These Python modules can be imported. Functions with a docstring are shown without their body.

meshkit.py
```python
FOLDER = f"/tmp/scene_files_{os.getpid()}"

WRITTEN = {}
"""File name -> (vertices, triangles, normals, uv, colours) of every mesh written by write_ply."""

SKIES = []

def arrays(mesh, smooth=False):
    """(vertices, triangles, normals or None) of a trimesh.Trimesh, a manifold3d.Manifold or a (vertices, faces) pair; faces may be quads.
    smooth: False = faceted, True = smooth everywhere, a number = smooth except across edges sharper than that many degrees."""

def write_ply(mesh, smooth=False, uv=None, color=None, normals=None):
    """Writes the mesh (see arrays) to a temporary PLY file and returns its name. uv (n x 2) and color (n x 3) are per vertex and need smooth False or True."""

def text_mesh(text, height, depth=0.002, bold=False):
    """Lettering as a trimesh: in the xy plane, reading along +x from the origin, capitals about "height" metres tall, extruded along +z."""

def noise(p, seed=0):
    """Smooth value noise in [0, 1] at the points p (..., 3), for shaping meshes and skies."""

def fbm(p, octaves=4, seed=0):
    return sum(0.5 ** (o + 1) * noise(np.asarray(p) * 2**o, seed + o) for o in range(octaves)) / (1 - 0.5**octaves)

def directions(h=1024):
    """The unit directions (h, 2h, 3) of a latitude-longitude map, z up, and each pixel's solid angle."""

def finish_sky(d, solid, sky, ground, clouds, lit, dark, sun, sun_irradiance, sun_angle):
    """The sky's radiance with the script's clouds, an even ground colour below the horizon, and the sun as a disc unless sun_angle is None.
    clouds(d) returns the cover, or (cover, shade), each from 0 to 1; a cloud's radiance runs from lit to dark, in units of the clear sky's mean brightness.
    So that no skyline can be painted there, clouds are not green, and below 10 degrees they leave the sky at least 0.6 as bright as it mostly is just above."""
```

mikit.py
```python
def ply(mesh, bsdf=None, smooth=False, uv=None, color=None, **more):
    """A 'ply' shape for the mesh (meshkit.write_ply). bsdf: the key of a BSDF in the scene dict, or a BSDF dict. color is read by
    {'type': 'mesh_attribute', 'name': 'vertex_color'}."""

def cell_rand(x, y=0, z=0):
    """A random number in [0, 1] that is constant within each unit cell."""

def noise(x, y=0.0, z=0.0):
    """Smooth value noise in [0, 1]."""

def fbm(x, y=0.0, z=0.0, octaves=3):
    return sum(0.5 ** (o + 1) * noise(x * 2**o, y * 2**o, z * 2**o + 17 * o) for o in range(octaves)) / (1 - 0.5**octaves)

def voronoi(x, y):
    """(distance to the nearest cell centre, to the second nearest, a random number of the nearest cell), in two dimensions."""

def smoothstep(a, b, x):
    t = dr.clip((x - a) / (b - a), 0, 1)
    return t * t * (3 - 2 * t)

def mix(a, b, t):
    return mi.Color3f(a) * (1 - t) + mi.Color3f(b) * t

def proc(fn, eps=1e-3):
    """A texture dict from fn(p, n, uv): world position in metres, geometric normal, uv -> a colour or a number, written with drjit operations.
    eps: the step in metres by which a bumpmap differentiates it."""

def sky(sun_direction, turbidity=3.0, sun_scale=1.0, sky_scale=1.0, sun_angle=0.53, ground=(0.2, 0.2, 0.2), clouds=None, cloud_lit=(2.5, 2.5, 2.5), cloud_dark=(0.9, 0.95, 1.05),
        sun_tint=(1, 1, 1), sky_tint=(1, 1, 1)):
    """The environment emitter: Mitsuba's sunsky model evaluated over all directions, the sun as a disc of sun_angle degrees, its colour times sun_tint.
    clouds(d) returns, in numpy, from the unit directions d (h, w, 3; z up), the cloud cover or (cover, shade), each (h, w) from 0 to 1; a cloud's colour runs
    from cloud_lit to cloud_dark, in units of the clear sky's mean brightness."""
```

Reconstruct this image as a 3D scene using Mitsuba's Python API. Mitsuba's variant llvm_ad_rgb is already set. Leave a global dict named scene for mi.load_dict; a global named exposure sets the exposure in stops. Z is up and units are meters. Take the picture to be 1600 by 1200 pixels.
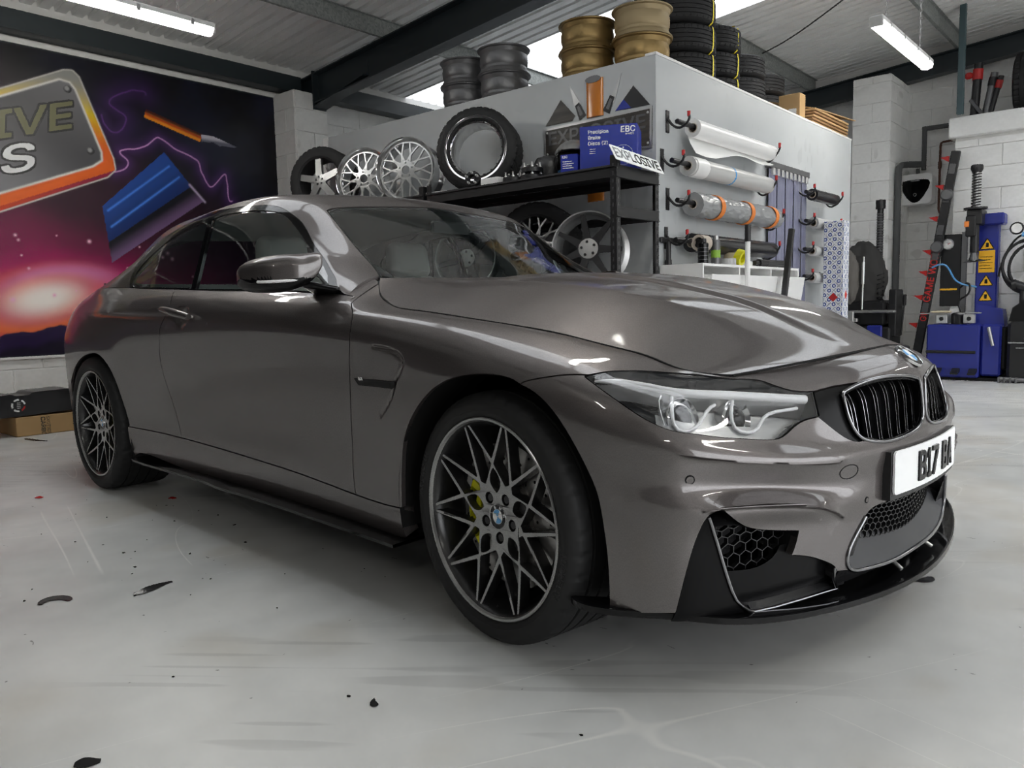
import math, random
import numpy as np, trimesh, shapely
import drjit as dr
import mitsuba as mi
import mikit, meshkit
from scipy.interpolate import CubicSpline, PchipInterpolator, RectBivariateSpline
from scipy.spatial import Delaunay
from shapely.geometry import Polygon, LineString, MultiPolygon, Point, box as sbox
from shapely import contains_xy
from shapely.ops import unary_union
from shapely.affinity import scale as pscale, affine_transform, rotate as protate, translate as ptrans
from mikit import proc, noise, fbm, voronoi, cell_rand, smoothstep, mix
scene, labels = {}, {}
random.seed(7); rng = np.random.default_rng(7)
# ---------------------------------------------------------------- camera, sky, exposure
_a, _p, _r = math.radians(130.782), math.radians(-5.661), math.radians(-1.235)
_f = np.array([math.cos(_p) * math.cos(_a), math.cos(_p) * math.sin(_a), math.sin(_p)])
_s = np.array([math.sin(_a), -math.cos(_a), 0]); _u = np.cross(_s, _f)
_up = -math.sin(_r) * _s + math.cos(_r) * _u
CAM = np.array([1.3155, -2.3780, .8842])
scene['camera'] = {'type': 'perspective', 'fov': 66.19, 'fov_axis': 'x', 'near_clip': .05, 'far_clip': 200.,
                   'to_world': mi.ScalarTransform4f().look_at(origin=CAM.tolist(), target=(CAM + _f).tolist(), up=_up.tolist())}
def overcast(d): return np.full(d.shape[:2], .97), .25 + 0 * d[..., 0]
scene['sky'] = mikit.sky([.5, -.6, .75], turbidity=4, sun_scale=0., sky_scale=9., clouds=overcast, cloud_lit=(1.0, 1.0, 1.0), cloud_dark=(.85, .87, .9), ground=(.3, .3, .3))
TUBE_RADIANCE = 9.
exposure = 1.65
# ---------------------------------------------------------------- helpers
T = mi.ScalarTransform4f
tc = trimesh.creation
ROOM_FROM_CAR = T().rotate([0, 0, 1], -3.0)          # the car stands three degrees off the room's axes
def uniq(name):
    """name, name_001, name_002 ... : the first key that is free"""
    free = lambda k: not any(x == k or x.startswith(k + '__') for x in USED)
    if free(name): USED.add(name); return name
    i = 1
    while not free('%s_%03d' % (name, i)): i += 1
    k = '%s_%03d' % (name, i); USED.add(k); return k
USED = set()
def put(name, mesh, mat, parent=None, smooth=30, tw=None, label=None, cat=None, group=None, kind=None, **kw):
    """one entry of the scene; mesh may be (v, f), (v, f, normals), a trimesh, or a shape dict to share"""
    key = uniq((parent + '__' if parent else '') + name)
    if isinstance(mesh, dict): d = dict(mesh)
    elif isinstance(mesh, tuple) and len(mesh) == 3:
        d = {'type': 'ply', 'filename': meshkit.write_ply((mesh[0], mesh[1]), normals=mesh[2]), 'face_normals': False}
    else: d = mikit.ply(mesh, None, smooth=smooth, **kw)
    if mat is not None: d['bsdf'] = {'type': 'ref', 'id': mat} if isinstance(mat, str) else mat
    if tw is not None: d['to_world'] = tw
    scene[key] = d
    note(key, label, cat, group, kind)
    return key
def note(key, label=None, cat=None, group=None, kind=None):
    e = {k: v for k, v in dict(label=label, category=cat, group=group, kind=kind).items() if v}
    if e: labels[key] = e
def thing(name, label, cat, group=None):
    key = uniq(name); note(key, label, cat, group); return key
def shape(mesh, smooth=30): return mikit.ply(mesh, None, smooth=smooth)
def cat_(*ms): return trimesh.util.concatenate([m for m in ms if m is not None])
def bx(x0, x1, y0, y1, z0, z1):
    m = tc.box([x1 - x0, y1 - y0, z1 - z0]); m.apply_translation([(x0 + x1) / 2, (y0 + y1) / 2, (z0 + z1) / 2]); return m
def rbox(x0, x1, y0, y1, z0, z1, r=.006):
    """box with chamfered edges"""
    x0, x1 = min(x0, x1), max(x0, x1); y0, y1 = min(y0, y1), max(y0, y1); z0, z1 = min(z0, z1), max(z0, z1)
    r = min(r, .45 * (x1 - x0), .45 * (y1 - y0), .45 * (z1 - z0))
    p = []
    for i, (X0, X1, Y0, Y1, Z0, Z1) in enumerate(((x0, x1, y0 + r, y1 - r, z0 + r, z1 - r), (x0 + r, x1 - r, y0, y1, z0 + r, z1 - r), (x0 + r, x1 - r, y0 + r, y1 - r, z0, z1))):
        p += [(a, b, c) for a in (X0, X1) for b in (Y0, Y1) for c in (Z0, Z1)]
    m = trimesh.convex.convex_hull(np.array(p)); return m
def cyl(p0, p1, r, n=20):
    p0, p1 = np.array(p0, float), np.array(p1, float)
    m = tc.cylinder(r, np.linalg.norm(p1 - p0), sections=n)
    m.apply_transform(trimesh.geometry.align_vectors([0, 0, 1], p1 - p0)); m.apply_translation((p0 + p1) / 2); return m
def tube(pts, r, n=10, closed=False, caps=True):
    """swept round (r a number or per point) along a polyline -> trimesh"""
    P = np.array(pts, float); L_ = len(P)
    if closed: t = np.roll(P, -1, 0) - np.roll(P, 1, 0)
    else: t = np.gradient(P, axis=0)
    t /= np.linalg.norm(t, axis=1, keepdims=True) + 1e-12
    u = np.cross(t[0], [0, 0, 1]); u = np.cross(t[0], [1, 0, 0]) if np.linalg.norm(u) < .1 else u
    u /= np.linalg.norm(u); U = []
    for k in range(L_):
        u = u - t[k] * (u @ t[k]); u /= np.linalg.norm(u); U.append(u)
    U = np.array(U); V = np.cross(t, U)
    a = np.linspace(0, 2 * np.pi, n, endpoint=False); R = np.broadcast_to(r, (L_,))[:, None, None]
    v = P[:, None] + R * (np.cos(a)[None, :, None] * U[:, None] + np.sin(a)[None, :, None] * V[:, None])
    i = np.arange(L_ * n).reshape(L_, n)
    j = np.roll(i, -1, 0) if closed else i[1:]
    k = i if closed else i[:-1]
    f = np.stack([k, np.roll(k, -1, 1), np.roll(j, -1, 1), j], -1).reshape(-1, 4)
    f = np.vstack([f[:, :3], f[:, [0, 2, 3]]]); v = v.reshape(-1, 3)
    if caps and not closed:
        v = np.vstack([v, P[:1], P[-1:]]); c = L_ * n
        b = np.arange(n)
        f = np.vstack([f, np.stack([np.full(n, c), np.roll(b, -1), b], 1), np.stack([np.full(n, c + 1), i[-1], np.roll(i[-1], -1)], 1)])
    return trimesh.Trimesh(v, f, process=False)
def curve(pts, n=40, closed=False):
    P = np.array(pts, float)
    if closed: P = np.vstack([P, P[:1]])
    d = np.r_[0, np.cumsum(np.linalg.norm(np.diff(P, axis=0), axis=1) ** .5)]
    q = CubicSpline(d, P, bc_type='periodic' if closed else 'not-a-knot')(np.linspace(0, d[-1], n + (1 if closed else 0)))
    return q[:-1] if closed else q
def lathe(prof, n=64, axis='z'):
    """prof: (radius, height) points"""
    m = tc.revolve(np.array(prof, float), sections=n)
    if axis == 'y': m.apply_transform(trimesh.transformations.rotation_matrix(np.pi / 2, [1, 0, 0]))
    if axis == 'x': m.apply_transform(trimesh.transformations.rotation_matrix(np.pi / 2, [0, 1, 0]))
    return m
def slab(poly, h, z0=0.):
    """shapely polygon(s) -> extruded along z"""
    gs = poly.geoms if hasattr(poly, 'geoms') else [poly]
    ms = [tc.extrude_polygon(g, h) for g in gs if g.area > 1e-9]
    m = cat_(*ms); m.apply_translation([0, 0, z0]); return m
def basis(m, origin, ex, ey, ez):
    M_ = np.eye(4); M_[:3, 0], M_[:3, 1], M_[:3, 2], M_[:3, 3] = ex, ey, ez, origin
    m = m.copy(); m.apply_transform(M_); return m
def moved(m, t=(0, 0, 0), rz=0., rx=0., ry=0., s=1.):
    m = m.copy()
    if s != 1.: m.apply_scale(s)
    for a, ax in ((rx, [1, 0, 0]), (ry, [0, 1, 0]), (rz, [0, 0, 1])):
        if a: m.apply_transform(trimesh.transformations.rotation_matrix(np.radians(a), ax))
    m.apply_translation(t); return m
def letters(text, h, depth=.001, font=None):
    m = meshkit.text_mesh(text, h)
    return m
# ---------------------------------------------------------------- materials
def pr(c, rough=.5, metal=0., spec=.5, coat=0., coat_gloss=.95, two=True, **kw):
    d = {'type': 'principled', 'base_color': c if isinstance(c, dict) else {'type': 'rgb', 'value': list(c)}, 'roughness': rough, 'metallic': metal, 'specular': spec}
    if coat: d['clearcoat'] = coat; d['clearcoat_gloss'] = coat_gloss
    d.update(kw)
    return {'type': 'twosided', 'b': d} if two else d
def mat(name, *a, **k): scene['m_' + name] = pr(*a, **k); return 'm_' + name
def bumped(name, inner, fn, scale, eps=1e-3):
    scene['m_' + name] = {'type': 'twosided', 'b': {'type': 'bumpmap', 'tex': proc(fn, eps), 'scale': scale, 'b': inner}}; return 'm_' + name
# floor paint: pale grey, patchy, with scuffs, tyre smears, scratches and specks
def _floor(p, n, uv):
    a = fbm(p.x * 1.3, p.y * 1.3, 0., 4); b = fbm(p.x * 9, p.y * 9, 3., 3)
    c = mix((.455, .46, .45), (.55, .55, .535), smoothstep(.3, .7, a)) * (.93 + .14 * b)
    w = fbm(p.x * 2.2 + 7, p.y * 2.2, 5., 3)
    warm = smoothstep(.58, .8, w) * .35
    c = mix(c, mi.Color3f(.42, .38, .31), warm)
    x2, y2 = p.x * .8 + p.y * .6, p.y * .8 - p.x * .6
    st = smoothstep(.66, .8, noise(x2 * 3, y2 * 42, 1.)) * smoothstep(.55, .7, noise(x2 * 1.1, y2 * 2.1, 9.))
    c = c * (1 - .13 * st)
    def scr(u, v, k): return smoothstep(.010, .0, dr.abs(noise(u * .9, v * 7., k) - .5)) * smoothstep(.52, .66, noise(u * 1.6, v * 2.2, k + 5.))
    sc = scr(p.x * .5 + p.y * .87, p.y * .5 - p.x * .87, 4.) + scr(p.x * .97 - p.y * .26, p.y * .97 + p.x * .26, 8.) + .7 * scr(p.y * .95 + p.x * .3, p.x * .95 - p.y * .3, 15.)
    c = mix(c, mi.Color3f(.68, .67, .64), dr.clip(sc, 0, 1) * .5)
    d1, d2, r = voronoi(p.x * 11 + 3 * b, p.y * 11 + 2 * a)
    c = c * (1 - .6 * smoothstep(.05, .02, d1) * smoothstep(.90, .92, r))
    return c
def _floor_rough(p, n, uv): return .24 + .22 * fbm(p.x * 3, p.y * 3, 1., 3)
mat('floor', proc(_floor), proc(_floor_rough), spec=.45)
def _block(p, n, uv):
    q = fbm(p.x * 3, p.y * 3, p.z * 3, 3); h = fbm(p.x * 40, p.y * 40, p.z * 40, 2)
    c = mix((.72, .715, .70), (.82, .82, .81), q) * (.95 + .1 * h)
    d = smoothstep(.70, .78, noise(p.x * 14, p.y * 14, p.z * 7)) * smoothstep(.5, .7, noise(p.x * 2, p.y * 2, p.z * 2.))
    return mix(c, mi.Color3f(.45, .44, .42), d * .45)
def _block_h(p, n, uv): return fbm(p.x * 55, p.y * 55, p.z * 55, 3)
bumped('block', pr(proc(_block), .55, two=False, spec=.35), _block_h, .004, 2e-3)
mat('mortar', (.70, .695, .68), .7)
def _part(p, n, uv):
    q = fbm(p.x * 1.1, p.y * 1.1, p.z * .6, 3); h = noise(p.x * 2.5, p.y * 2.5, p.z * .5)
    s = smoothstep(.7, .76, noise(p.x * 20, p.y * 20, p.z * 9.)) * smoothstep(.55, .7, noise(p.x * 2., p.y * 2., p.z * 1.5))
    return mix((.43, .45, .46), (.50, .515, .525), .6 * q + .4 * h) * (1 - .06 * s)
mat('partition', proc(_part), .42, spec=.4)
mat('white_trim', (.74, .735, .72), .5)
mat('roof_sheet', (.72, .72, .71), .45, spec=.4)
mat('steel_dark', (.016, .024, .028), .42, spec=.5)
def _galv(p, n, uv):
    a, b, r = voronoi(p.y * 60 + p.x * 30, p.z * 60 + p.x * 20)
    return mix((.20, .215, .21), (.30, .315, .305), r)
mat('galvanised', proc(_galv), .45, metal=.3)
mat('post_teal', (.05, .085, .095), .45)
scene['m_skylight'] = {'type': 'principledthin', 'base_color': {'type': 'rgb', 'value': [.92, .94, .95]}, 'roughness': .6, 'spec_trans': 0., 'diff_trans': 2.0}
# paint, glass, trim
def _paint(p, n, uv):
    f = noise(p.x * 900, p.y * 900, p.z * 900)
    return mix((.210, .188, .184), (.345, .312, .306), f)
def _paint_base(p, n, uv): return _paint(p, n, uv) * .16
scene['m_paint'] = {'type': 'twosided', 'b': {'type': 'blendbsdf', 'weight': .62,
    'a': {'type': 'principled', 'base_color': proc(_paint), 'metallic': 1., 'roughness': .42, 'specular': .5},
    'c': {'type': 'roughplastic', 'diffuse_reflectance': proc(_paint_base), 'alpha': .006, 'int_ior': 2.05, 'nonlinear': False}}}
scene['m_glass'] = {'type': 'thindielectric', 'int_ior': 1.52, 'specular_transmittance': {'type': 'rgb', 'value': [.76, .83, .81]}}
scene['m_glass_dark'] = {'type': 'thindielectric', 'int_ior': 1.52, 'specular_transmittance': {'type': 'rgb', 'value': [.50, .56, .55]}}
scene['m_lens'] = {'type': 'thindielectric', 'int_ior': 1.5, 'specular_transmittance': {'type': 'rgb', 'value': [.93, .94, .95]}}
mat('gloss_black', (.0035, .0035, .004), .07, spec=.3)
mat('intake_black', (.006, .006, .0065), .28, spec=.12)
mat('satin_black', (.012, .012, .013), .38)
mat('matt_black', (.009, .009, .009), .75, spec=.2)
mat('rubber', (.0125, .0128, .0132), .6, spec=.35)
mat('rubber_old', (.026, .026, .027), .7, spec=.3)
mat('chrome', (.80, .80, .80), .07, metal=1.)
mat('chrome_dark', (.30, .30, .31), .16, metal=1.)
mat('alloy_bright', (.66, .66, .65), .30, metal=.75)
mat('alloy_silver', (.50, .50, .50), .34, metal=.85)
mat('alloy_grey', (.13, .13, .135), .36, metal=.8)
def _mach(p, n, uv): return mix((.32, .32, .32), (.42, .42, .415), noise(p.x * 300, p.y * 300, p.z * 300))
mat('machined', proc(_mach), .26, metal=.95)
mat('wheel_black', (.012, .012, .0125), .26, coat=.6)
def _disc(p, n, uv): return mix((.34, .33, .32), (.46, .45, .44), noise(p.x * 60, p.y * 60, p.z * 60))
mat('brake_iron', proc(_disc), .34, metal=.9)
mat('yellow', (.62, .60, .01), .35, coat=.5)
mat('leather', (.32, .32, .31), .55)
mat('dark_trim', (.022, .022, .024), .6)
mat('white_plastic', (.78, .78, .77), .3)
mat('plate_white', (.83, .84, .84), .35)
mat('sky_blue', (.10, .32, .62), .3, coat=.5)
mat('white_gloss', (.80, .80, .80), .2, coat=.5)
mat('green_dot', (.0, .22, .10), .4)
mat('red', (.45, .02, .02), .4)
mat('red_dark', (.22, .012, .014), .4)
# ---------------------------------------------------------------- the workshop's shell
XL, YB, XE, YF = -6.0, 8.40, 5.6, -7.0           # left wall, back wall, door end, front wall
def roof_z(x): return 3.42 + .092 * (np.minimum(x, 4.) + 6) - .092 * np.maximum(np.asarray(x) - 4., 0)
def struct(name, mesh, m, **k): return put(name, mesh, m, kind='structure' if '__' not in name and not k.get('parent') else None, **k)
struct('floor', bx(XL - .3, XE + 6, YF, YB + .2, -.2, 0), 'm_floor')
struct('wall_left', bx(XL - .25, XL - .006, YF, YB, 0, 3.5), 'm_mortar')
struct('wall_back', bx(XL, XE, YB + .006, YB + .25, 0, 4.4), 'm_mortar')
mat('wall_dark', (.05, .05, .055), .5)
struct('wall_front', bx(XL, XE, YF - .2, YF, 0, 4.4), 'm_wall_dark')
# the door end: a wide roller door stands open to the yard
struct('wall_right', cat_(bx(XE, XE + .2, YF, -4.2, 0, 4.4), bx(XE, XE + .2, 4.2, YB, 0, 4.4), bx(XE, XE + .2, -4.2, 4.2, 2.9, 4.4)), 'm_white_trim')
BLOCK = shape(rbox(-.22, .22, -.0125, .0125, -.1075, .1075, .0035), smooth=False)
BLOCK_H = shape(rbox(-.105, .105, -.0125, .0125, -.1075, .1075, .006), smooth=False)
def coursed(holder, origin, along, inward, width, z0, z1, start=0, first_full=True):
    """blocks in stretcher bond: origin (x, y), along the wall's direction in degrees, width and heights in metres"""
    a = math.radians(along); e = np.array([math.cos(a), math.sin(a)])
    k0 = int(round(z0 / .225))
    for k in range(k0, int(math.ceil(z1 / .225 - .02))):
        z = k * .225 + .1125
        u = -.225 if (k + start) % 2 else 0.
        while u < width - .06:
            u0, u1 = max(u, 0) + .003, min(u + .4435, width)
            L_ = u1 - u0
            if L_ > .06:
                c = np.array(origin) + e * (u0 + u1) / 2
                j = rng.uniform(-.0012, .0012)
                sz = min(z + .1095, z1) - (z - .1095)
                put('block', BLOCK, 'm_block', parent=holder, tw=T().translate([c[0] + inward[0] * (j - .0098), c[1] + inward[1] * (j - .0098), z - .1095 + sz / 2]).rotate([0, 0, 1], along).scale([L_ / .44, 1, sz / .215]))
            u += .45
coursed('wall_left', (XL, -1.3), 90, (1, 0), 3.8, 0, .55)
coursed('wall_left', (XL, 2.85), 90, (1, 0), 2.7, 1.35, 3.2)
coursed('wall_back', (-2.3, YB), 0, (0, -1), 3.6, .45, 3.75)
# pillars
struct('pillar', bx(XL, -5.62, 2.40, 2.80, 0, 3.10), 'm_mortar', label='white painted block pillar at the right edge of the mural')
coursed('pillar', (-5.614, 2.402), 90, (1, 0), .39, 1.1, 3.09)
coursed('pillar', (-5.99, 2.395), 0, (0, -1), .37, 1.1, 3.09, start=1)
struct('pillar', bx(-1.84, -1.425, 7.60, YB, 0, 3.46), 'm_mortar', label='white painted block pillar beside the grey partition')
coursed('pillar_001', (-1.843, 7.594), 0, (0, -1), .424, .6, 3.45)
coursed('pillar_001', (-1.419, 7.600), 90, (1, 0), .78, .6, 3.45, start=1)
# low block enclosure behind the tyre machine, with a thicker cap course
struct('wall_enclosure', cat_(bx(-.70, 3.2, 7.412, 7.62, 0, 2.78), bx(-.70, -.50, 7.62, YB, 0, 2.78)), 'm_mortar')
coursed('wall_enclosure', (-.705, 7.40), 0, (0, -1), 2.1, .45, 2.55)
put('cap', rbox(-.76, 3.2, 7.34, 7.70, 2.585, 2.80, .012), 'm_block', parent='wall_enclosure')
# grey sheeted partition room with a store on its roof
PX, PY, PZ = -1.30, 2.10, 2.44
DOOR = (3.83, 4.58, 1.95)
struct('wall_partition_front', bx(-4.68, PX, PY, PY + .07, 0, PZ), 'm_partition')
struct('wall_partition_side', cat_(bx(PX - .07, PX, PY, DOOR[0], 0, PZ), bx(PX - .07, PX, DOOR[1], 5.86, 0, PZ), bx(PX - .07, PX, DOOR[0], DOOR[1], DOOR[2], PZ)), 'm_partition')
struct('ceiling_partition', bx(-4.68, PX - .07, PY + .07, 5.86, PZ - .06, PZ - .004), 'm_partition')
struct('wall_partition_back', bx(-4.68, PX - .07, 5.80, 5.86, 0, PZ - .06), 'm_partition')
struct('trim_1', bx(PX - .075, PX + .004, PY - .004, 5.86, PZ - .004, PZ + .012), 'm_white_trim')
# roof: profiled sheets running up the slope, one strip of them translucent
def sheet(y0, y1, x0=-6.15, x1=4.0, z=0.):
    n = int(round((y1 - y0) / .132)); prof = []
    w = (y1 - y0) / n
    for i in range(n):
        a = y0 + i * w
        prof += [(a, 0), (a + .66 * w, 0), (a + .70 * w, .036), (a + .96 * w, .036)]
    prof.append((y1, 0)); P = np.array(prof); m = len(P)
    v = np.vstack([np.c_[np.full(m, x), P[:, 0], P[:, 1] + roof_z(x) + z] for x in (x0, x1)])
    i = np.arange(m - 1)
    return trimesh.Trimesh(v, np.vstack([np.stack([i, i + 1, i + 1 + m], 1), np.stack([i, i + 1 + m, i + m], 1)]), process=False)
struct('ceiling', bx(4.0, XE + .2, YF, YB, 4.36, 4.40), 'm_roof_sheet')
SKYLIGHTS = (4.25,)
edges = [-7.06, -6.40, -5.35, -4.29, -3.23, -2.17, -1.11, -.04, 1.02, 2.09, 3.17, 4.25, 5.31, 6.37, 7.43, 8.60]
for a, b in zip(edges[:-1], edges[1:]):
    lit = a in SKYLIGHTS
    half = a in (3.17, 5.31, -1.11)
    xs_ = .85 if a > 0 else -4.5
    put('skylight_sheet' if lit else 'roof_sheet', sheet(a, b, x1=xs_ if half else 4.0), 'm_skylight' if lit else 'm_roof_sheet', parent='ceiling', smooth=False, label='translucent rooflight sheet' if lit else None)
    if half: put('skylight_sheet', sheet(a, b, xs_, 4.0), 'm_skylight', parent='ceiling', smooth=False, label='translucent rooflight sheet')
def purlin(x, y0, y1):
    z = float(roof_z(x)) - .006
    return cat_(bx(x - .03, x + .03, y0, y1, z - .004, z), bx(x - .002, x + .002, y0, y1, z - .15, z), bx(x - .032, x + .002, y0, y1, z - .154, z - .150), bx(x - .032, x - .028, y0, y1, z - .154, z - .135))
for x in (-4.5, -2.54, -.85, .85, 2.5):
    put('purlin', purlin(x, YF, YB - .1), 'm_galvanised', label='galvanised roof purlin', cat='roof beam', group='galvanised purlins under the roof', kind='structure')
def rafter(y, x0=-5.95, x1=4.0, d=.29, w=.15):
    ms = []
    for (zo, hh, ww) in ((-.165, .014, w), (-.165 - d, .014, w), (-.165 - d / 2, d, .009)):
        v = []
        for x in (x0, x1):
            z = float(roof_z(x)) + zo
            v += [(x, y + sy * ww / 2, z + sz * hh / 2) for sy in (-1, 1) for sz in (-1, 1)]
        ms.append(trimesh.convex.convex_hull(np.array(v)))
    return cat_(*ms)
put('rafter', rafter(2.70), 'm_steel_dark', smooth=False, label='dark painted steel roof rafter above the grey partition', cat='roof beam', kind='structure')
put('rafter', rafter(8.20, d=.22), 'm_steel_dark', smooth=False, label='dark painted steel rafter along the back wall', cat='roof beam', kind='structure')
put('rafter', rafter(-2.8), 'm_steel_dark', smooth=False, label='dark painted steel rafter behind the camera', cat='roof beam', kind='structure')
put('haunch', cat_(trimesh.convex.convex_hull(np.array([(x, yy, z) for yy in (2.69, 2.71) for x, z in ((-5.62, 3.30), (-5.62, 2.96), (-5.15, 3.05), (-4.8, 3.12), (-4.8, 3.3))])),
                  bx(-5.62, -5.60, 2.62, 2.78, 2.94, 3.32), trimesh.convex.convex_hull(np.array([(x, yy, z + dz) for yy in (2.62, 2.78) for x, z in ((-5.62, 2.95), (-4.8, 3.12)) for dz in (0, .014)]))), 'm_steel_dark', parent='rafter', smooth=False)
put('eaves_beam', bx(-5.98, -5.80, YF, 2.62, 3.135, 3.29), 'm_steel_dark', label='dark steel eaves beam above the mural', cat='roof beam', kind='structure')
put('eaves_beam', bx(-5.98, -5.80, 2.78, YB, 3.135, 3.29), 'm_steel_dark', label='dark steel eaves beam running behind the partition', cat='roof beam', kind='structure')
put('steel_post', rbox(-.66, -.60, 7.20, 7.26, 2.80, 4.0, .004), 'm_post_teal', label='slim blue grey steel post standing on the white block enclosure', cat='post')
# tube lights on chains
def link_chain(x, y, z0, z1):
    ms = []; n = int((z1 - z0) / .034)
    a = np.linspace(0, 2 * np.pi, 12, endpoint=False)
    for k in range(n):
        z = z0 + (k + .5) * (z1 - z0) / n
        c = np.stack([np.cos(a) * .008, 0 * a, np.sin(a) * .022], 1)
        if k % 2: c = c[:, [1, 0, 2]]
        ms.append(tube(c + [x, y, z], .0022, 5, closed=True))
    return cat_(*ms)
scene['m_tube'] = {'type': 'diffuse', 'reflectance': {'type': 'rgb', 'value': [.8, .8, .8]}}
mat('batten', (.62, .62, .61), .35)
def tube_light(x, y0, y1, z, label):
    t = thing('tube_light', label, 'tube light', 'chain hung tube lights')
    r = .055
    a = np.linspace(np.pi, 2 * np.pi, 13)
    prof = np.stack([np.cos(a) * r, np.sin(a) * r * .85], 1)
    d = slab(Polygon(prof), y1 - y0 - .04)
    d = basis(d, (x, y0 + .02, z), (1, 0, 0), (0, 0, 1), (0, 1, 0)); d.invert() if d.volume < 0 else None
    k = put('diffuser', d, 'm_tube', parent=t, smooth=40)
    scene[k]['emitter'] = {'type': 'area', 'radiance': {'type': 'rgb', 'value': [TUBE_RADIANCE, TUBE_RADIANCE * .975, TUBE_RADIANCE * .90]}}
    put('body', cat_(rbox(x - .052, x + .052, y0, y1, z + .002, z + .045, .008), rbox(x - .05, x + .05, y0, y0 + .025, z - .035, z + .03), rbox(x - .05, x + .05, y1 - .025, y1, z - .035, z + .03)), 'm_batten', parent=t)
    for q in (.12, .37, .63, .88):
        yy = y0 + q * (y1 - y0)
        for sgn in (-1, 1): put('clip', rbox(x + sgn * .052, x + sgn * .061, yy - .012, yy + .012, z - .012, z + .03, .002), 'm_alloy_silver', parent=t)
    for q in (.17, .83):
        yy = y0 + q * (y1 - y0)
        put('chain', link_chain(x, yy, z + .045, float(roof_z(x)) - .03), 'm_alloy_silver', parent=t)
    return t
tube_light(-.575, 4.08, 5.60, 2.95, 'lit white tube light on chains right of the stacked tyres')
tube_light(-4.25, -.75, .78, 2.95, 'lit white tube light on chains above the mural')
for x, y, w_ in ((-.575, -.75, 'above the bonnet'), (3.1, -.75, 'above the door bay'), (3.1, 4.08, 'beyond the enclosure'), (-.575, -5.5, 'behind the camera'), (3.1, -5.5, 'behind the door bay')):
    tube_light(x, y, y + 1.52, 2.95, 'lit white tube light on chains %s, outside the frame' % w_)
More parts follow.
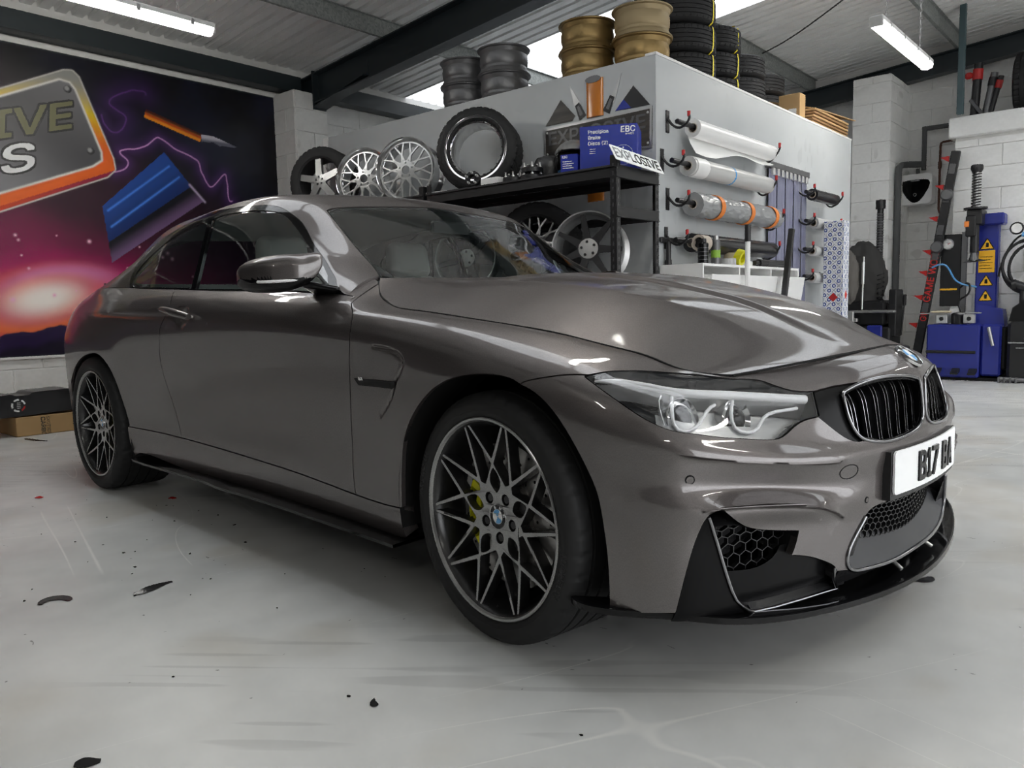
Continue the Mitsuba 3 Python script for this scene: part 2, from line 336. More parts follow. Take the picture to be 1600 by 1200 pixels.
# ---------------------------------------------------------------- car body surfaces (car frame: x forward, y left, z up; metres)
from scipy.interpolate import CubicSpline, PchipInterpolator
PLAN = np.array([(-3.86, -.38), (-3.885, 0), (-3.86, .38), (-3.79, .60), (-3.62, .775), (-3.3, .882), (-2.812, .93), (-2.3, .915), (-1.6, .902), (-1.0, .902), (-.6, .908), (0, .93), (.25, .93),
                 (.40, .915), (.55, .85), (.635, .72), (.71, .52), (.765, .27), (.788, 0), (.765, -.27), (.71, -.52), (.635, -.72)])
_ps = np.r_[0, np.cumsum(np.hypot(*np.diff(PLAN, axis=0).T))]
PC = CubicSpline(_ps, PLAN)
_sd = np.linspace(0, _ps[-1], 20001)
_pd = PC(_sd)
_side = (_sd > _ps[4]) & (_sd < _ps[14])
_frnt = _sd > _ps[13]
def sx(x): return float(np.interp(x, _pd[_side, 0], _sd[_side]))
def sw(w): return float(np.interp(-w, -_pd[_frnt, 1], _sd[_frnt]))
S_REAR, S_MID = _ps[1], _ps[18]
X, W = sx, sw
# rows: bottom to top, each a list of (s, z, offset outwards from the plan curve)
ROWS = [
    [(S_REAR, .22, -.15), (X(-3.3), .20, -.12), (X(-2.3), .17, -.13), (X(-.4), .16, -.13), (X(.4), .15, -.12), (W(.6), .12, -.11), (S_MID, .12, -.11)],
    [(S_REAR, .30, -.05), (X(-3.3), .27, -.03), (X(-2.3), .215, -.035), (X(-1), .205, -.035), (X(-.35), .195, -.035), (X(.40), .19, -.004), (W(.86), .195, -.004), (W(.7), .215, -.006), (W(.45), .215, -.012), (W(.2), .195, -.01), (S_MID, .19, -.01)],
    [(S_REAR, .42, -.02), (X(-3.3), .38, -.012), (X(-2.3), .345, -.012), (X(-1), .33, -.010), (X(-.35), .30, -.012), (X(.40), .32, 0), (W(.85), .35, -.002), (W(.72), .375, -.006), (W(.45), .345, -.008), (W(.2), .32, 0), (S_MID, .30, 0)],
    [(S_REAR, .52, -.01), (X(-3.3), .48, -.006), (X(-2.3), .47, -.014), (X(-1), .46, -.016), (X(-.35), .44, -.012), (X(.40), .43, 0), (W(.85), .435, .000), (W(.78), .432, .014), (W(.62), .422, .018), (W(.5), .398, .012), (W(.4), .40, 0), (S_MID, .385, 0)],
    [(S_REAR, .60, 0), (X(-3.3), .60, -.002), (X(-2.3), .59, -.010), (X(-1), .58, -.010), (X(-.35), .58, -.006), (X(.40), .50, 0), (W(.86), .495, -.006), (W(.78), .480, -.020), (W(.62), .462, -.030), (W(.5), .445, -.012), (W(.4), .44, 0), (S_MID, .44, 0)],
    [(S_REAR, .70, 0), (X(-3.3), .72, 0), (X(-2.3), .71, -.002), (X(-1), .70, -.002), (X(-.35), .69, -.002), (X(0), .685, 0), (X(.40), .59, .002), (W(.86), .563, .002), (W(.74), .540, .010), (W(.62), .525, .016), (W(.5), .51, .012), (W(.35), .505, .008), (S_MID, .505, .006)],
    [(S_REAR, .86, -.03), (X(-3.3), .86, -.035), (X(-2.3), .868, .004), (X(-1.7), .855, .004), (X(-1), .825, .004), (X(-.5), .79, .000), (X(0), .745, -.014), (X(.25), .695, -.010), (X(.40), .65, -.008), (W(.85), .603, -.012), (W(.68), .578, -.016), (W(.5), .552, -.012), (W(.3), .535, -.004), (S_MID, .532, -.004)],
    [(S_REAR, 1.0, -.08), (X(-3.3), .945, -.090), (X(-2.3), .942, -.032), (X(-1.7), .928, -.028), (X(-1), .905, -.030), (X(-.6), .882, -.042), (X(-.25), .847, -.060), (X(0), .809, -.074), (X(.25), .766, -.086), (X(.40), .719, -.078), (W(.85), .685, -.070), (W(.68), .665, -.070), (W(.5), .655, -.062), (W(.3), .672, -.036), (W(.12), .68, -.022), (S_MID, .682, -.018)],
]
# the top row in full: (s, x, w, z) - belt line, then the edge of the bonnet, then the bonnet's front cut
TOP = [(S_REAR, -3.80, 0, 1.045), (X(-3.77), -3.70, .50, 1.043), (X(-3.3), -3.32, .70, 1.022), (X(-2.9), -2.90, .80, 1.022), (X(-2.3), -2.3, .802, 1.000), (X(-1.6), -1.6, .80, .972), (X(-1.1), -1.1, .806, .953), (X(-.90), -.90, .811, .942), (X(-.80), -.80, .805, .940), (X(-.74), -.775, .745, .965), (X(-.69), -.735, .680, .992), (X(-.64), -.655, .737, .930),
       (X(-.57), -.58, .762, .903), (X(-.49), -.50, .779, .885), (X(-.37), -.369, .785, .873), (X(-.17), -.171, .783, .851), (X(.027), .027, .772, .827), (X(.15), .15, .757, .807), (X(.25), .263, .738, .782), (X(.345), .368, .718, .758), (X(.405), .439, .697, .730),
       (W(.85), .50, .66, .717), (W(.72), .545, .628, .711), (W(.62), .575, .50, .719), (W(.50), .599, .40, .726), (W(.25), .651, .20, .7415), (W(.1), .674, .09, .749), (S_MID, .683, 0, .753)]
NT = len(ROWS) + 1
def _mirror(a, cols):       # continue a row past the middle of the nose
    a = np.array(a, float)
    b = a[-4:-1][::-1].copy()
    b[:, 0] = 2 * S_MID - b[:, 0]
    for c in cols: b[:, c] *= -1
    return np.vstack([a, b])
def _smooth(s, v, n=160):          # monotone pieces softened with a spline
    g = np.linspace(s[0], s[-1], n)
    y = PchipInterpolator(s, v)(g)
    for _ in range(6): y[1:-1] = .25 * y[:-2] + .5 * y[1:-1] + .25 * y[2:]
    return CubicSpline(g, y)
_rows = []
for r in ROWS:
    a = _mirror(r, ())
    _rows.append((_smooth(a[:, 0], a[:, 1]), _smooth(a[:, 0], a[:, 2])))
_ta = _mirror(TOP, (2,))
_top = [_smooth(_ta[:, 0], _ta[:, k], 700) for k in (1, 2, 3)]
def _ctrl(s):               # control column at s: (NT, n, 3)
    p, d = PC(s), PC(s, 1)
    n = np.stack([-d[:, 1], d[:, 0]], 1)      # plan normal
    n /= np.linalg.norm(n, axis=1, keepdims=True)
    out = []
    for fz, fo in _rows:
        q = p + n * fo(s)[:, None]
        out.append(np.stack([q[:, 0], q[:, 1], fz(s)], 1))
    out.append(np.stack([f(s) for f in _top], 1))
    return np.array(out)
_SG = np.linspace(S_REAR, 2 * S_MID - W(.66), 700)
_TG = np.linspace(0, NT - 1, 161)
_cc = _ctrl(_SG)                                # (NT, n, 3)
def _fine(c):                                   # rows -> fine rows, chordal spline per column set
    return PchipInterpolator(np.arange(NT), c, axis=0)(_TG)
_fg = _fine(_cc)
for _k in range(5):                             # soften row bends a little
    _fg[1:-1] = .25 * _fg[:-2] + .5 * _fg[1:-1] + .25 * _fg[2:]
from scipy.interpolate import RectBivariateSpline
_SH = [RectBivariateSpline(_TG, _SG, _fg[:, :, k]) for k in range(3)]
def shell(s, t):
    """points (n,3) of the right flank and nose, y negative on the right"""
    s, t = np.asarray(s, float), np.asarray(t, float)
    x, w, z = (f.ev(t, s) for f in _SH)
    return np.stack([x, -w, z], -1)
# greenhouse skin: rows from the centre line out and down, stations from the cowl to the tail
GH = np.array([
    [(-.62, 0, .975), (-.65, .35, .975), (-.735, .67, .994), (-.73, .79, .945), (-.68, .815, .925)],
    [(-.72, 0, 1.035), (-.75, .35, 1.035), (-.83, .645, 1.030), (-.85, .755, .995), (-.80, .812, .938)],
    [(-.86, 0, 1.122), (-.89, .34, 1.113), (-.95, .612, 1.095), (-1.0, .70, 1.073), (-1.0, .806, .950)],
    [(-1.08, 0, 1.243), (-1.08, .335, 1.228), (-1.085, .58, 1.188), (-1.12, .672, 1.140), (-1.15, .805, .956)],
    [(-1.285, 0, 1.350), (-1.27, .34, 1.332), (-1.215, .566, 1.276), (-1.235, .655, 1.218), (-1.30, .805, .962)],
    [(-1.45, 0, 1.382), (-1.43, .35, 1.368), (-1.41, .582, 1.344), (-1.40, .668, 1.276), (-1.50, .806, .970)],
    [(-1.80, 0, 1.394), (-1.80, .35, 1.384), (-1.80, .588, 1.364), (-1.72, .675, 1.306), (-1.80, .806, .980)],
    [(-2.20, 0, 1.374), (-2.20, .35, 1.366), (-2.20, .578, 1.342), (-2.00, .675, 1.306), (-2.10, .806, .990)],
    [(-2.55, 0, 1.330), (-2.55, .34, 1.322), (-2.55, .590, 1.302), (-2.38, .680, 1.262), (-2.35, .806, 1.002)],
    [(-2.95, 0, 1.215), (-2.95, .34, 1.205), (-2.90, .595, 1.188), (-2.68, .705, 1.165), (-2.60, .804, 1.012)],
    [(-3.28, 0, 1.085), (-3.28, .36, 1.082), (-3.20, .615, 1.080), (-2.98, .725, 1.072), (-2.90, .795, 1.022)],
    [(-3.55, 0, 1.055), (-3.55, .38, 1.050), (-3.50, .590, 1.046), (-3.40, .65, 1.036), (-3.32, .70, 1.022)],
    [(-3.83, 0, 1.072), (-3.82, .36, 1.068), (-3.74, .50, 1.064), (-3.70, .52, 1.054), (-3.68, .53, 1.040)],
])
_gu, _gv = np.arange(len(GH)), np.arange(5)
_GU, _GV = np.linspace(0, len(GH) - 1, 361), np.linspace(0, 4, 121)
_g = CubicSpline(_gu, GH, axis=0)(_GU)
_gm = np.concatenate([(_g * [1, -1, 1])[:, 2:0:-1], _g], 1)       # mirrored rows make the centre line smooth
_gf = PchipInterpolator(np.arange(-2, 5), _gm, axis=1)(np.linspace(-1, 4, 151))
for _k in range(10): _gf[:, 1:-1] = .25 * _gf[:, :-2] + .5 * _gf[:, 1:-1] + .25 * _gf[:, 2:]
for _k in range(8): _gf[1:-1] = .25 * _gf[:-2] + .5 * _gf[1:-1] + .25 * _gf[2:]
_GHS = [RectBivariateSpline(_GU, np.linspace(-1, 4, 151), _gf[:, :, k]) for k in range(3)]
def green(u, v):
    u, v = np.asarray(u, float), np.asarray(v, float)
    x, w, z = (f.ev(u, np.abs(v)) for f in _GHS)
    return np.stack([x, -w * np.sign(v), z], -1)
# bonnet: (a, b), a from the rear edge to the front cut, b from the right edge (-1) over the middle (0) to the left edge (1)
BE = np.array([(-.735, .675, .990), (-.655, .735, .932), (-.593, .757, .908), (-.515, .777, .888), (-.369, .785, .874), (-.171, .783, .852), (.027, .772, .828), (.150, .757, .808), (.263, .738, .783), (.368, .718, .759), (.439, .697, .731), (.545, .632, .713)])
BC = np.array([(-.60, 0, .990), (-.54, 0, .991), (-.47, 0, .991), (-.37, 0, .989), (-.22, 0, .984), (-.06, 0, .970), (.08, 0, .947), (.21, 0, .919), (.33, 0, .889), (.44, 0, .853), (.55, 0, .808), (.682, 0, .754)])
_be, _bc = CubicSpline(np.linspace(0, 1, 12), BE), CubicSpline(np.linspace(0, 1, 12), BC)
def bonnet(a, b):
    a, b = np.asarray(a, float), np.asarray(b, float)
    e, c, m = _be(a), _bc(a), np.clip(np.abs(b), 0, 1)
    cr = .74 - .27 * a                                    # the long crease, from the pillar foot towards the grille
    q = np.clip((m - cr) / (1 - cr), 0, 1)
    k = np.where(m < cr, .17 * (m / cr) ** 2.3, .17 + .83 * (.72 * q + .28 * q ** 2))
    f = np.clip((a - .7) / .3, 0, 1); f = f * f * (3 - 2 * f); k = k * (1 - f) + f * m ** 1.2
    x = c[..., 0] + (e[..., 0] - c[..., 0]) * m ** 1.4
    dome = .30 - .08 * a; t = np.clip((dome + .045 - m) / .07, 0, 1)
    z = c[..., 2] + (e[..., 2] - c[..., 2]) * k + .011 * t * t * (3 - 2 * t) * np.sin(np.pi * np.clip(a * 1.02, 0, 1)) ** .7
    return np.stack([x, e[..., 1] * b, z], -1)
# ---------------------------------------------------------------- panels cut from those surfaces
def smooth_line(segs, step=.02, closed=True):
    """segs: lists of points, a corner between two lists; -> one dense polyline"""
    out = []
    for g in segs:
        g = np.array(g, float)
        if len(g) < 3: out.append(g[:-1]); continue
        d = np.r_[0, np.cumsum(np.hypot(*np.diff(g, axis=0).T) ** .5)]
        n = max(2, int(np.ceil(np.hypot(*np.diff(g, axis=0).T).sum() / step)))
        out.append(CubicSpline(d, g)(np.linspace(0, d[-1], n + 1))[:-1])
    if not closed: out.append(np.array(segs[-1][-1:], float))
    return np.vstack(out)
def _normals(fn, A, B, h=1e-3):
    n = np.cross(fn(A + h, B) - fn(A - h, B), fn(A, B + h) - fn(A, B - h))
    return n / np.maximum(np.linalg.norm(n, axis=1, keepdims=True), 1e-12)
def panel(fn, poly, scale, step=.022, gap=.0018, flange=.014, out=0., sign=1, bump=None):
    """a sheet of the surface fn cut to a polygon given in parameters; scale makes the parameters metres.
    Its edges fold inwards. Returns (vertices, faces, normals)."""
    k = np.array(scale, float)
    q = pscale(poly, k[0], k[1], origin=(0, 0)).buffer(0).buffer(-gap)
    VV, FF, NN, base = [], [], [], 0
    for g in (q.geoms if hasattr(q, 'geoms') else [q]):
        if g.area < 1e-5: continue
        g = g.segmentize(step * .7)
        rings = [np.array(g.exterior.coords)[:-1]] + [np.array(r.coords)[:-1] for r in g.interiors]
        x0, y0, x1, y1 = g.bounds
        X_, Y_ = np.meshgrid(np.arange(x0, x1, step), np.arange(y0, y1, step * .87))
        X_ = X_ + (np.arange(X_.shape[0]) % 2)[:, None] * step * .5
        inner = g.buffer(-step * .45)
        m = contains_xy(inner, X_.ravel(), Y_.ravel())
        pts = np.vstack(rings + [np.stack([X_.ravel()[m], Y_.ravel()[m]], 1)])
        f = Delaunay(pts).simplices
        c = pts[f].mean(1)
        a2 = np.abs(np.cross(pts[f[:, 1]] - pts[f[:, 0]], pts[f[:, 2]] - pts[f[:, 0]]))
        f = f[contains_xy(g, c[:, 0], c[:, 1]) & (a2 > 1e-8)]
        A, B = pts[:, 0] / k[0], pts[:, 1] / k[1]
        v, n = fn(A, B), _normals(fn, A, B) * sign
        if bump is not None: v, n = bump(A, B, v, n)
        fl = np.einsum('ij,ij->i', np.cross(v[f[:, 1]] - v[f[:, 0]], v[f[:, 2]] - v[f[:, 0]]), n[f].mean(1)) < 0
        f[fl] = f[fl][:, ::-1]
        v = v + n * out
        VV.append(v); NN.append(n); FF.append(f + base)
        j = 0; nb = base + len(v)
        for r in rings:
            idx = np.arange(j, j + len(r)); j += len(r)
            e = v[np.roll(idx, -1)] - v[np.roll(idx, 1)]
            e /= np.maximum(np.linalg.norm(e, axis=1, keepdims=True), 1e-12)
            o = np.cross(e, n[idx])
            top, low = v[idx], v[idx] - n[idx] * flange
            L_ = len(r); i = np.arange(L_); i2 = (i + 1) % L_
            VV += [top, low]; NN += [o, o]
            FF.append(np.vstack([np.stack([i, i2, i2 + L_], 1), np.stack([i, i2 + L_, i + L_], 1)]) + nb); nb += 2 * L_
        base = nb
    return np.vstack(VV), np.vstack(FF), np.vstack(NN)
def flip_y(m):
    v, f, n = m
    return v * [1, -1, 1], f[:, ::-1], n * [1, -1, 1]
TR = {'door_front': [[(4.2169, 7.237), (4.2926, 6.1766), (4.2847, 5.3803), (4.2769, 4.6443), (4.2613, 3.3216), (4.2716, 1.9673)]], 'door_rear': [[(2.8615, 7.757), (2.9675, 6.3932), (2.9409, 5.9871), (2.8956, 5.693), (2.8735, 5.3181), (2.8634, 4.7438), (2.8846, 4.1109), (2.9257, 3.4251), (3.001, 2.2764)]], 'door_bottom': [[(2.4773, 2.0774), (2.9993, 2.1255), (3.6344, 2.033), (4.2713, 1.9505), (4.5139, 2.0067)]], 'arch_front': [[(4.5146, 1.8353), (4.5178, 2.4929), (4.5324, 3.2991), (4.5626, 3.7522), (4.6153, 4.2572), (4.6931, 4.7711), (4.7865, 5.1746), (4.8879, 5.5158), (4.966, 5.6883), (5.0222, 5.5729)], [(5.0222, 5.5729), (5.098, 5.3387), (5.1504, 4.9044), (5.1976, 4.4222), (5.2354, 3.7656), (5.259, 2.731), (5.272, 1.8446), (5.2709, 0.8467)]], 'arch_rear': [[(1.6115, 3.343), (1.771, 4.0727), (1.929, 4.5672), (2.0744, 4.8084), (2.1885, 4.8199), (2.2784, 4.5141), (2.3551, 3.835), (2.4166, 3.0003), (2.4773, 2.0774), (2.4637, 0.9329)]], 'fender_seam': [[(5.0222, 5.5729), (5.0305, 5.7327), (5.0561, 5.9595), (5.1203, 6.3146), (5.1962, 6.611)]], 'sill_bottom': [[(2.4637, 0.9329), (2.5736, 1.2252), (3.0266, 0.9567), (3.7821, 0.7709), (4.2335, 0.8793), (4.5028, 1.1391)], [(4.5028, 1.1391), (4.5146, 1.8353)]], 'lamp': [[(5.1949, 6.5698), (5.2265, 6.8016), (5.2631, 7.1849), (5.2863, 7.5005), (5.3524, 7.7353), (5.6021, 7.7757), (5.7267, 7.3887), (5.8599, 7.0748)], [(5.8599, 7.0748), (5.853, 6.8102), (5.849, 6.5685)], [(5.8485, 6.5687), (5.8062, 6.5231), (5.7764, 6.4535), (5.7431, 6.3124), (5.7089, 6.1236), (5.6755, 6.0082), (5.6243, 5.9759), (5.5643, 5.9807), (5.5155, 5.9877), (5.4688, 6.0005), (5.4237, 5.9569), (5.388, 6.0127), (5.3558, 6.1016), (5.3186, 6.2294), (5.2777, 6.3473), (5.2358, 6.4568), (5.1961, 6.5484)]], 'paint_low': [[(5.2669, 0.8964), (5.3496, 1.0371), (5.4231, 1.051)], [(5.4231, 1.051), (5.4423, 1.5308), (5.4588, 1.8784), (5.4747, 2.3051), (5.4865, 2.6718), (5.4978, 2.9019)], [(5.4978, 2.9019), (5.5123, 3.0121), (5.5287, 3.0297)], [(5.5287, 3.0297), (5.5511, 2.6571), (5.5899, 2.2324), (5.6328, 2.0377), (5.6909, 1.9515), (5.7518, 1.9062)], [(5.7518, 1.9062), (5.7425, 1.6763), (5.7272, 1.5166)], [(5.7272, 1.5166), (5.7979, 1.4422), (5.8428, 1.3499), (5.8859, 1.2137), (5.8938, 1.1171)], [(5.8938, 1.1171), (5.9317, 1.0899), (5.9684, 1.0557)]], 'centre_intake': [[(6.2852, 2.6916), (6.1374, 2.634), (6.0393, 2.4981), (6.0079, 2.3129), (5.9723, 1.8624), (5.9414, 1.4789), (5.929, 1.2731), (5.9408, 1.1453), (5.9684, 1.0557)], [(5.9684, 1.0557), (6.0181, 1.0295), (6.1019, 1.0221), (6.2262, 1.0899), (6.3312, 1.1741)]], 'kidney': [[(5.947, 6.9158), (5.9715, 6.9966), (6.0164, 7.0667), (6.0854, 7.114), (6.1667, 7.0959), (6.2396, 7.0257), (6.2928, 6.9395), (6.3293, 6.8444), (6.347, 6.7278), (6.3454, 6.5914), (6.3357, 6.4078), (6.3151, 6.2003), (6.2825, 6.0433), (6.2209, 5.8829), (6.1407, 5.7407), (6.0747, 5.7503), (6.0197, 5.9082), (5.9849, 6.0419), (5.9618, 6.2063), (5.9517, 6.3649), (5.9453, 6.563), (5.946, 6.7432)]], 'kidney_in': [[(5.9639, 6.8763), (6.0017, 6.9479), (6.0767, 6.9953), (6.158, 6.9808), (6.2327, 6.9248), (6.288, 6.8597), (6.3187, 6.7866), (6.3366, 6.6769), (6.3323, 6.5583), (6.3202, 6.4032), (6.2976, 6.2159), (6.2643, 6.0988), (6.2018, 6.003), (6.1368, 5.9396), (6.0719, 5.9562), (6.0174, 6.088), (5.9853, 6.1552), (5.9664, 6.3103), (5.9577, 6.4827), (5.9583, 6.7018)]], 'filler': [[(5.8598, 7.0737), (5.9502, 6.9646), (5.9518, 6.7069), (5.9573, 6.2963), (5.9797, 5.9945)], [(5.9797, 5.9945), (5.9373, 6.0452), (5.8863, 6.3173), (5.8548, 6.508), (5.8488, 6.5457)]], 'sensor': [[(5.4578, 4.1557), (5.9185, 4.4579), (5.9953, 2.8703)]], 'crease': [[(5.4229, 4.9888), (5.4621, 4.9257), (5.5052, 4.9255), (5.5861, 4.9138), (5.7204, 4.9131), (5.8363, 4.869), (5.8768, 4.9365)]], 'brow': [[(5.4936, 2.9049), (5.5042, 3.0075), (5.5263, 3.0981), (5.5848, 3.1354), (5.6832, 3.093), (5.7679, 3.0369), (5.8329, 2.8267), (5.9079, 2.2066)]], 'vent': [[(4.3141, 4.8457), (4.3739, 4.8689), (4.5173, 4.8827)], [(4.5173, 4.8827), (4.5436, 5.2277), (4.5509, 5.5586), (4.5349, 5.7312), (4.4923, 5.8207), (4.4139, 5.833)]], 'vent_low': [[(4.3079, 4.8286), (4.5139, 4.8533), (4.5003, 4.6515), (4.3304, 4.6453)], [(4.5139, 4.8533), (4.4846, 4.364), (4.4298, 3.9218)]], 'flap': [], 'trim_out': [[(8.861, 3.9816), (8.9629, 3.7932), (8.9393, 3.5917), (8.6368, 3.2293), (8.0739, 3.1339), (7.6284, 3.0257), (7.2134, 2.7359), (6.7495, 2.4731), (6.4144, 2.687), (5.7896, 2.7689), (5.3054, 2.7785), (4.9596, 2.8321), (4.5464, 2.9485), (4.1413, 2.9848), (3.2767, 3.0544), (2.2772, 3.1253), (1.0688, 3.1926)]], 'door_glass': [[(6.1521, 3.9913), (6.2472, 3.815), (6.3867, 3.5714), (6.5645, 3.1815)], [(6.5645, 3.1815), (6.2567, 3.0905), (5.6968, 3.0219), (5.2032, 3.0017), (4.8546, 3.0189), (4.3553, 3.1247), (3.6134, 3.1861), (2.545, 3.2267), (1.4225, 3.3966)]], 'quarter_glass': [[(6.3074, 3.9755), (6.4359, 3.7298), (6.7152, 3.2288)], [(6.7152, 3.2288), (7.1576, 3.2045), (7.4736, 3.2667), (8.0548, 3.3938), (8.5474, 3.5371), (8.7789, 3.7182), (8.7918, 3.894), (8.6589, 3.9679)]], 'ws_side': [[(0.02, 2.03), (1.4914, 1.9215), (2.7712, 2.0014), (3.4969, 2.0308), (3.8725, 1.9934)], [(3.8725, 1.9934), (3.8685, 1.8077), (3.748, 1.5302), (3.6275, 1.1226), (3.6105, 0.614), (3.6511, 0.1185)]], 'lamp_bar': [[(5.2126, 6.6408), (5.2649, 6.8676), (5.3266, 7.0969), (5.389, 7.1493), (5.4753, 7.217), (5.5704, 7.2421), (5.6647, 7.1649), (5.7536, 7.0818), (5.8407, 6.9708)]], 'lamp_c': [(5.4633, 6.5981), (5.6278, 6.6802), (5.4074, 6.5305)], 'lamp_u1': [[(5.4242, 7.0122), (5.4319, 6.581), (5.4299, 6.2992), (5.44, 6.1272), (5.4732, 6.2096), (5.5052, 6.4073), (5.5397, 6.7119), (5.5675, 6.8951)]], 'lamp_u2': [[(5.6202, 7.046), (5.6035, 6.6349), (5.6006, 6.3597), (5.6223, 6.2614), (5.6634, 6.3518), (5.6961, 6.601), (5.7429, 6.7445), (5.8123, 6.7996)]], 'lamp_side': [[(5.3925, 6.941), (5.3924, 6.6789), (5.398, 6.4034), (5.403, 6.1563)]], 'mouth': [[(5.495, 2.7949), (5.5088, 2.3193), (5.5216, 1.9266), (5.5354, 1.6313), (5.5514, 1.3651), (5.5645, 1.1613), (5.5802, 0.9788), (5.6079, 0.7731), (5.6536, 0.5851), (5.9352, 0.4307), (5.889, 0.947), (5.886, 1.2048)]], 'mesh_low': [[(5.508, 2.4007), (5.5564, 2.3366), (5.5906, 2.1875), (5.6329, 2.0243), (5.691, 1.9398), (5.7494, 1.8963)], [(5.7494, 1.8963), (5.7425, 1.6763), (5.7272, 1.5267), (5.7003, 1.4313), (5.6559, 1.3752), (5.6002, 1.3811), (5.5494, 1.429)]], 'shelf_top': [[(5.9466, 1.467), (5.9974, 1.5093), (6.0733, 1.5989), (6.1577, 1.7907), (6.2616, 2.1816), (6.2912, 2.6272)]], 'shelf_low': [[(5.9296, 1.2276), (5.9408, 1.1453), (5.9681, 1.0672), (6.0177, 1.0421), (6.1009, 1.0431), (6.2254, 1.1051), (6.3317, 1.1661)]], 'groove': [[(4.414, 5.8461), (4.4923, 5.8341), (4.5302, 5.7398), (4.5499, 5.5712), (4.5446, 5.2599), (4.5183, 4.8833)], [(4.5144, 4.7884), (4.4846, 4.364), (4.4325, 3.9347)]], 'badge': [[(4.3195, 4.8374), (4.5174, 4.8884)]], 'handle': [(2.9635, 6.357), (3.2202, 6.1391)], 'emblem_s': [(6.2766, 7.4952)]}
# ---------------------------------------------------------------- the coupe
CAR = thing('car', 'grey brown metallic two door coupe with black star spoke wheels and a black front splitter', 'car')
def car(name, mesh, m, parent=None, **k):
    return put(name, mesh, m, parent=parent or CAR, tw=ROOM_FROM_CAR, **k)
KS, KG, KB = (1., .1), (.25, .25), (1.35, .70)
def ln(*names, step=.015):
    """joined outline from TR entries (name or name~ for reversed), as one list of parameter points"""
    out = []
    for nm in names:
        if isinstance(nm, str):
            g = TR[nm.strip('~')]
            q = smooth_line([[(a, b * .1) for a, b in s] for s in g], step, closed=False) / [1, .1]
            out.append(q[::-1] if nm.endswith('~') else q)
        else: out.append(np.array(nm, float))
    return np.vstack(out)
def toprow(s0, s1, t=NT - 1.): n = max(2, int(abs(s1 - s0) / .02)); return np.stack([np.linspace(s0, s1, n), np.full(n, t)], 1)
def ok(p):
    p = Polygon(p) if not hasattr(p, 'geom_type') else p
    p = p if p.is_valid else p.buffer(0)
    return max(p.geoms, key=lambda g: g.area) if hasattr(p, 'geoms') else p
TM = NT - 1.
df, drr, db = ln('door_front'), ln('door_rear'), ln('door_bottom')
s_top_f, s_top_r = df[0][0] - .01, drr[0][0] + .02
def t_at(line, s): o = np.argsort(line[:, 0]); return float(np.interp(s, line[o, 0], line[o, 1]))
jf, jr = df[-1], drr[-1]
dbx = lambda a, b: np.stack([np.linspace(a, b, 60), [t_at(db, s) for s in np.linspace(a, b, 60)]], 1)
P_door = ok(np.vstack([[(s_top_r, TM)], drr, dbx(jr[0], jf[0]), df[::-1], [(s_top_f, TM)], toprow(s_top_f, s_top_r)]))
af0, af1 = ln([q for q in TR['arch_front'][0]]), None
af = smooth_line([[(a, b * .1) for a, b in s] for s in TR['arch_front'][:1]], .012, closed=False) / [1, .1]
ab = smooth_line([[(a, b * .1) for a, b in s] for s in TR['arch_front'][1:]], .012, closed=False) / [1, .1]
ar = ln('arch_rear', step=.012)
seam, lamp = ln('fender_seam'), ln('lamp')
lamp_top = smooth_line([[(a, b * .1) for a, b in TR['lamp'][0]]], .012, closed=False) / [1, .1]
s_tip = 5.560
ltop = lamp_top[lamp_top[:, 0] < s_tip]
ltop = np.c_[ltop[:, 0], np.minimum(ltop[:, 1] + .03, TM)]
s_arch = af[0][0]
P_fender = ok(np.vstack([[(s_top_f, TM)], df, dbx(jf[0], af[0][0])[:-1], af[af[:, 1] > t_at(db, af[0][0])], seam[1:], ltop, [(s_tip + .05, TM)], toprow(s_tip + .05, s_top_f)]))
P_quarter = ok(np.vstack([[(s_top_r, TM)], drr, dbx(jr[0], ar[-2][0]), [p for p in ar[::-1] if p[1] > t_at(db, ar[-2][0])], [(ar[0][0] - .01, 1.2), (S_REAR + .01, 1.0)], toprow(S_REAR + .01, S_REAR + .01, 1.), [(S_REAR + .01, TM)], toprow(S_REAR + .01, s_top_r)]))
sb = smooth_line([[(a, b * .1) for a, b in TR['sill_bottom'][0]]], .02, closed=False) / [1, .1]
P_sill = ok(np.vstack([dbx(ar[-1][0] - .01, 4.505), [(4.51, 1.2)], sb[::-1], [(ar[-1][0] - .01, .95)]]))
pl = ln('paint_low', step=.01)
ci = ln('centre_intake', step=.01)
ci = ci[ci[:, 0] < S_MID]
P_ci = ok(np.vstack([[(S_MID, ci[0][1] + .02)], ci, [(S_MID, .60)]]))
big = ok(np.vstack([seam[:1], ab, [(ab[-1][0], .9)], pl, [(S_MID, pl[-1][1])], [(S_MID, TM)], toprow(S_MID, 5.16), seam[::-1]]))
kid = ok(ln('kidney', step=.008)).intersection(sbox(0, 0, S_MID - .012, 9))
kid_in = ok(ln('kidney_in', step=.008)).intersection(sbox(0, 0, S_MID - .022, 9))
P_lamp = ok(lamp)
fil = ok(ln('filler')).buffer(.0)
P_filler = ok(Polygon([(5.83, 6.62), (5.852, 7.07), (5.93, 7.12), (6.02, 7.08)] + [(6.05, 6.6), (6.0, 5.95), (5.95, 6.1), (5.90, 6.45)])).union(fil).difference(kid).difference(P_lamp)
P_filler = ok(P_filler)
P_bump = ok(big.difference(P_fender.buffer(.001)).difference(P_lamp.buffer(.004)).difference(kid).difference(P_filler).difference(P_ci.buffer(.001)))
def mirror_s(p):
    return affine_transform(p, [-1, 0, 0, 1, 2 * S_MID, 0])
SGN = 1 if _normals(shell, np.array([3.5]), np.array([4.]))[0][1] < 0 else -1
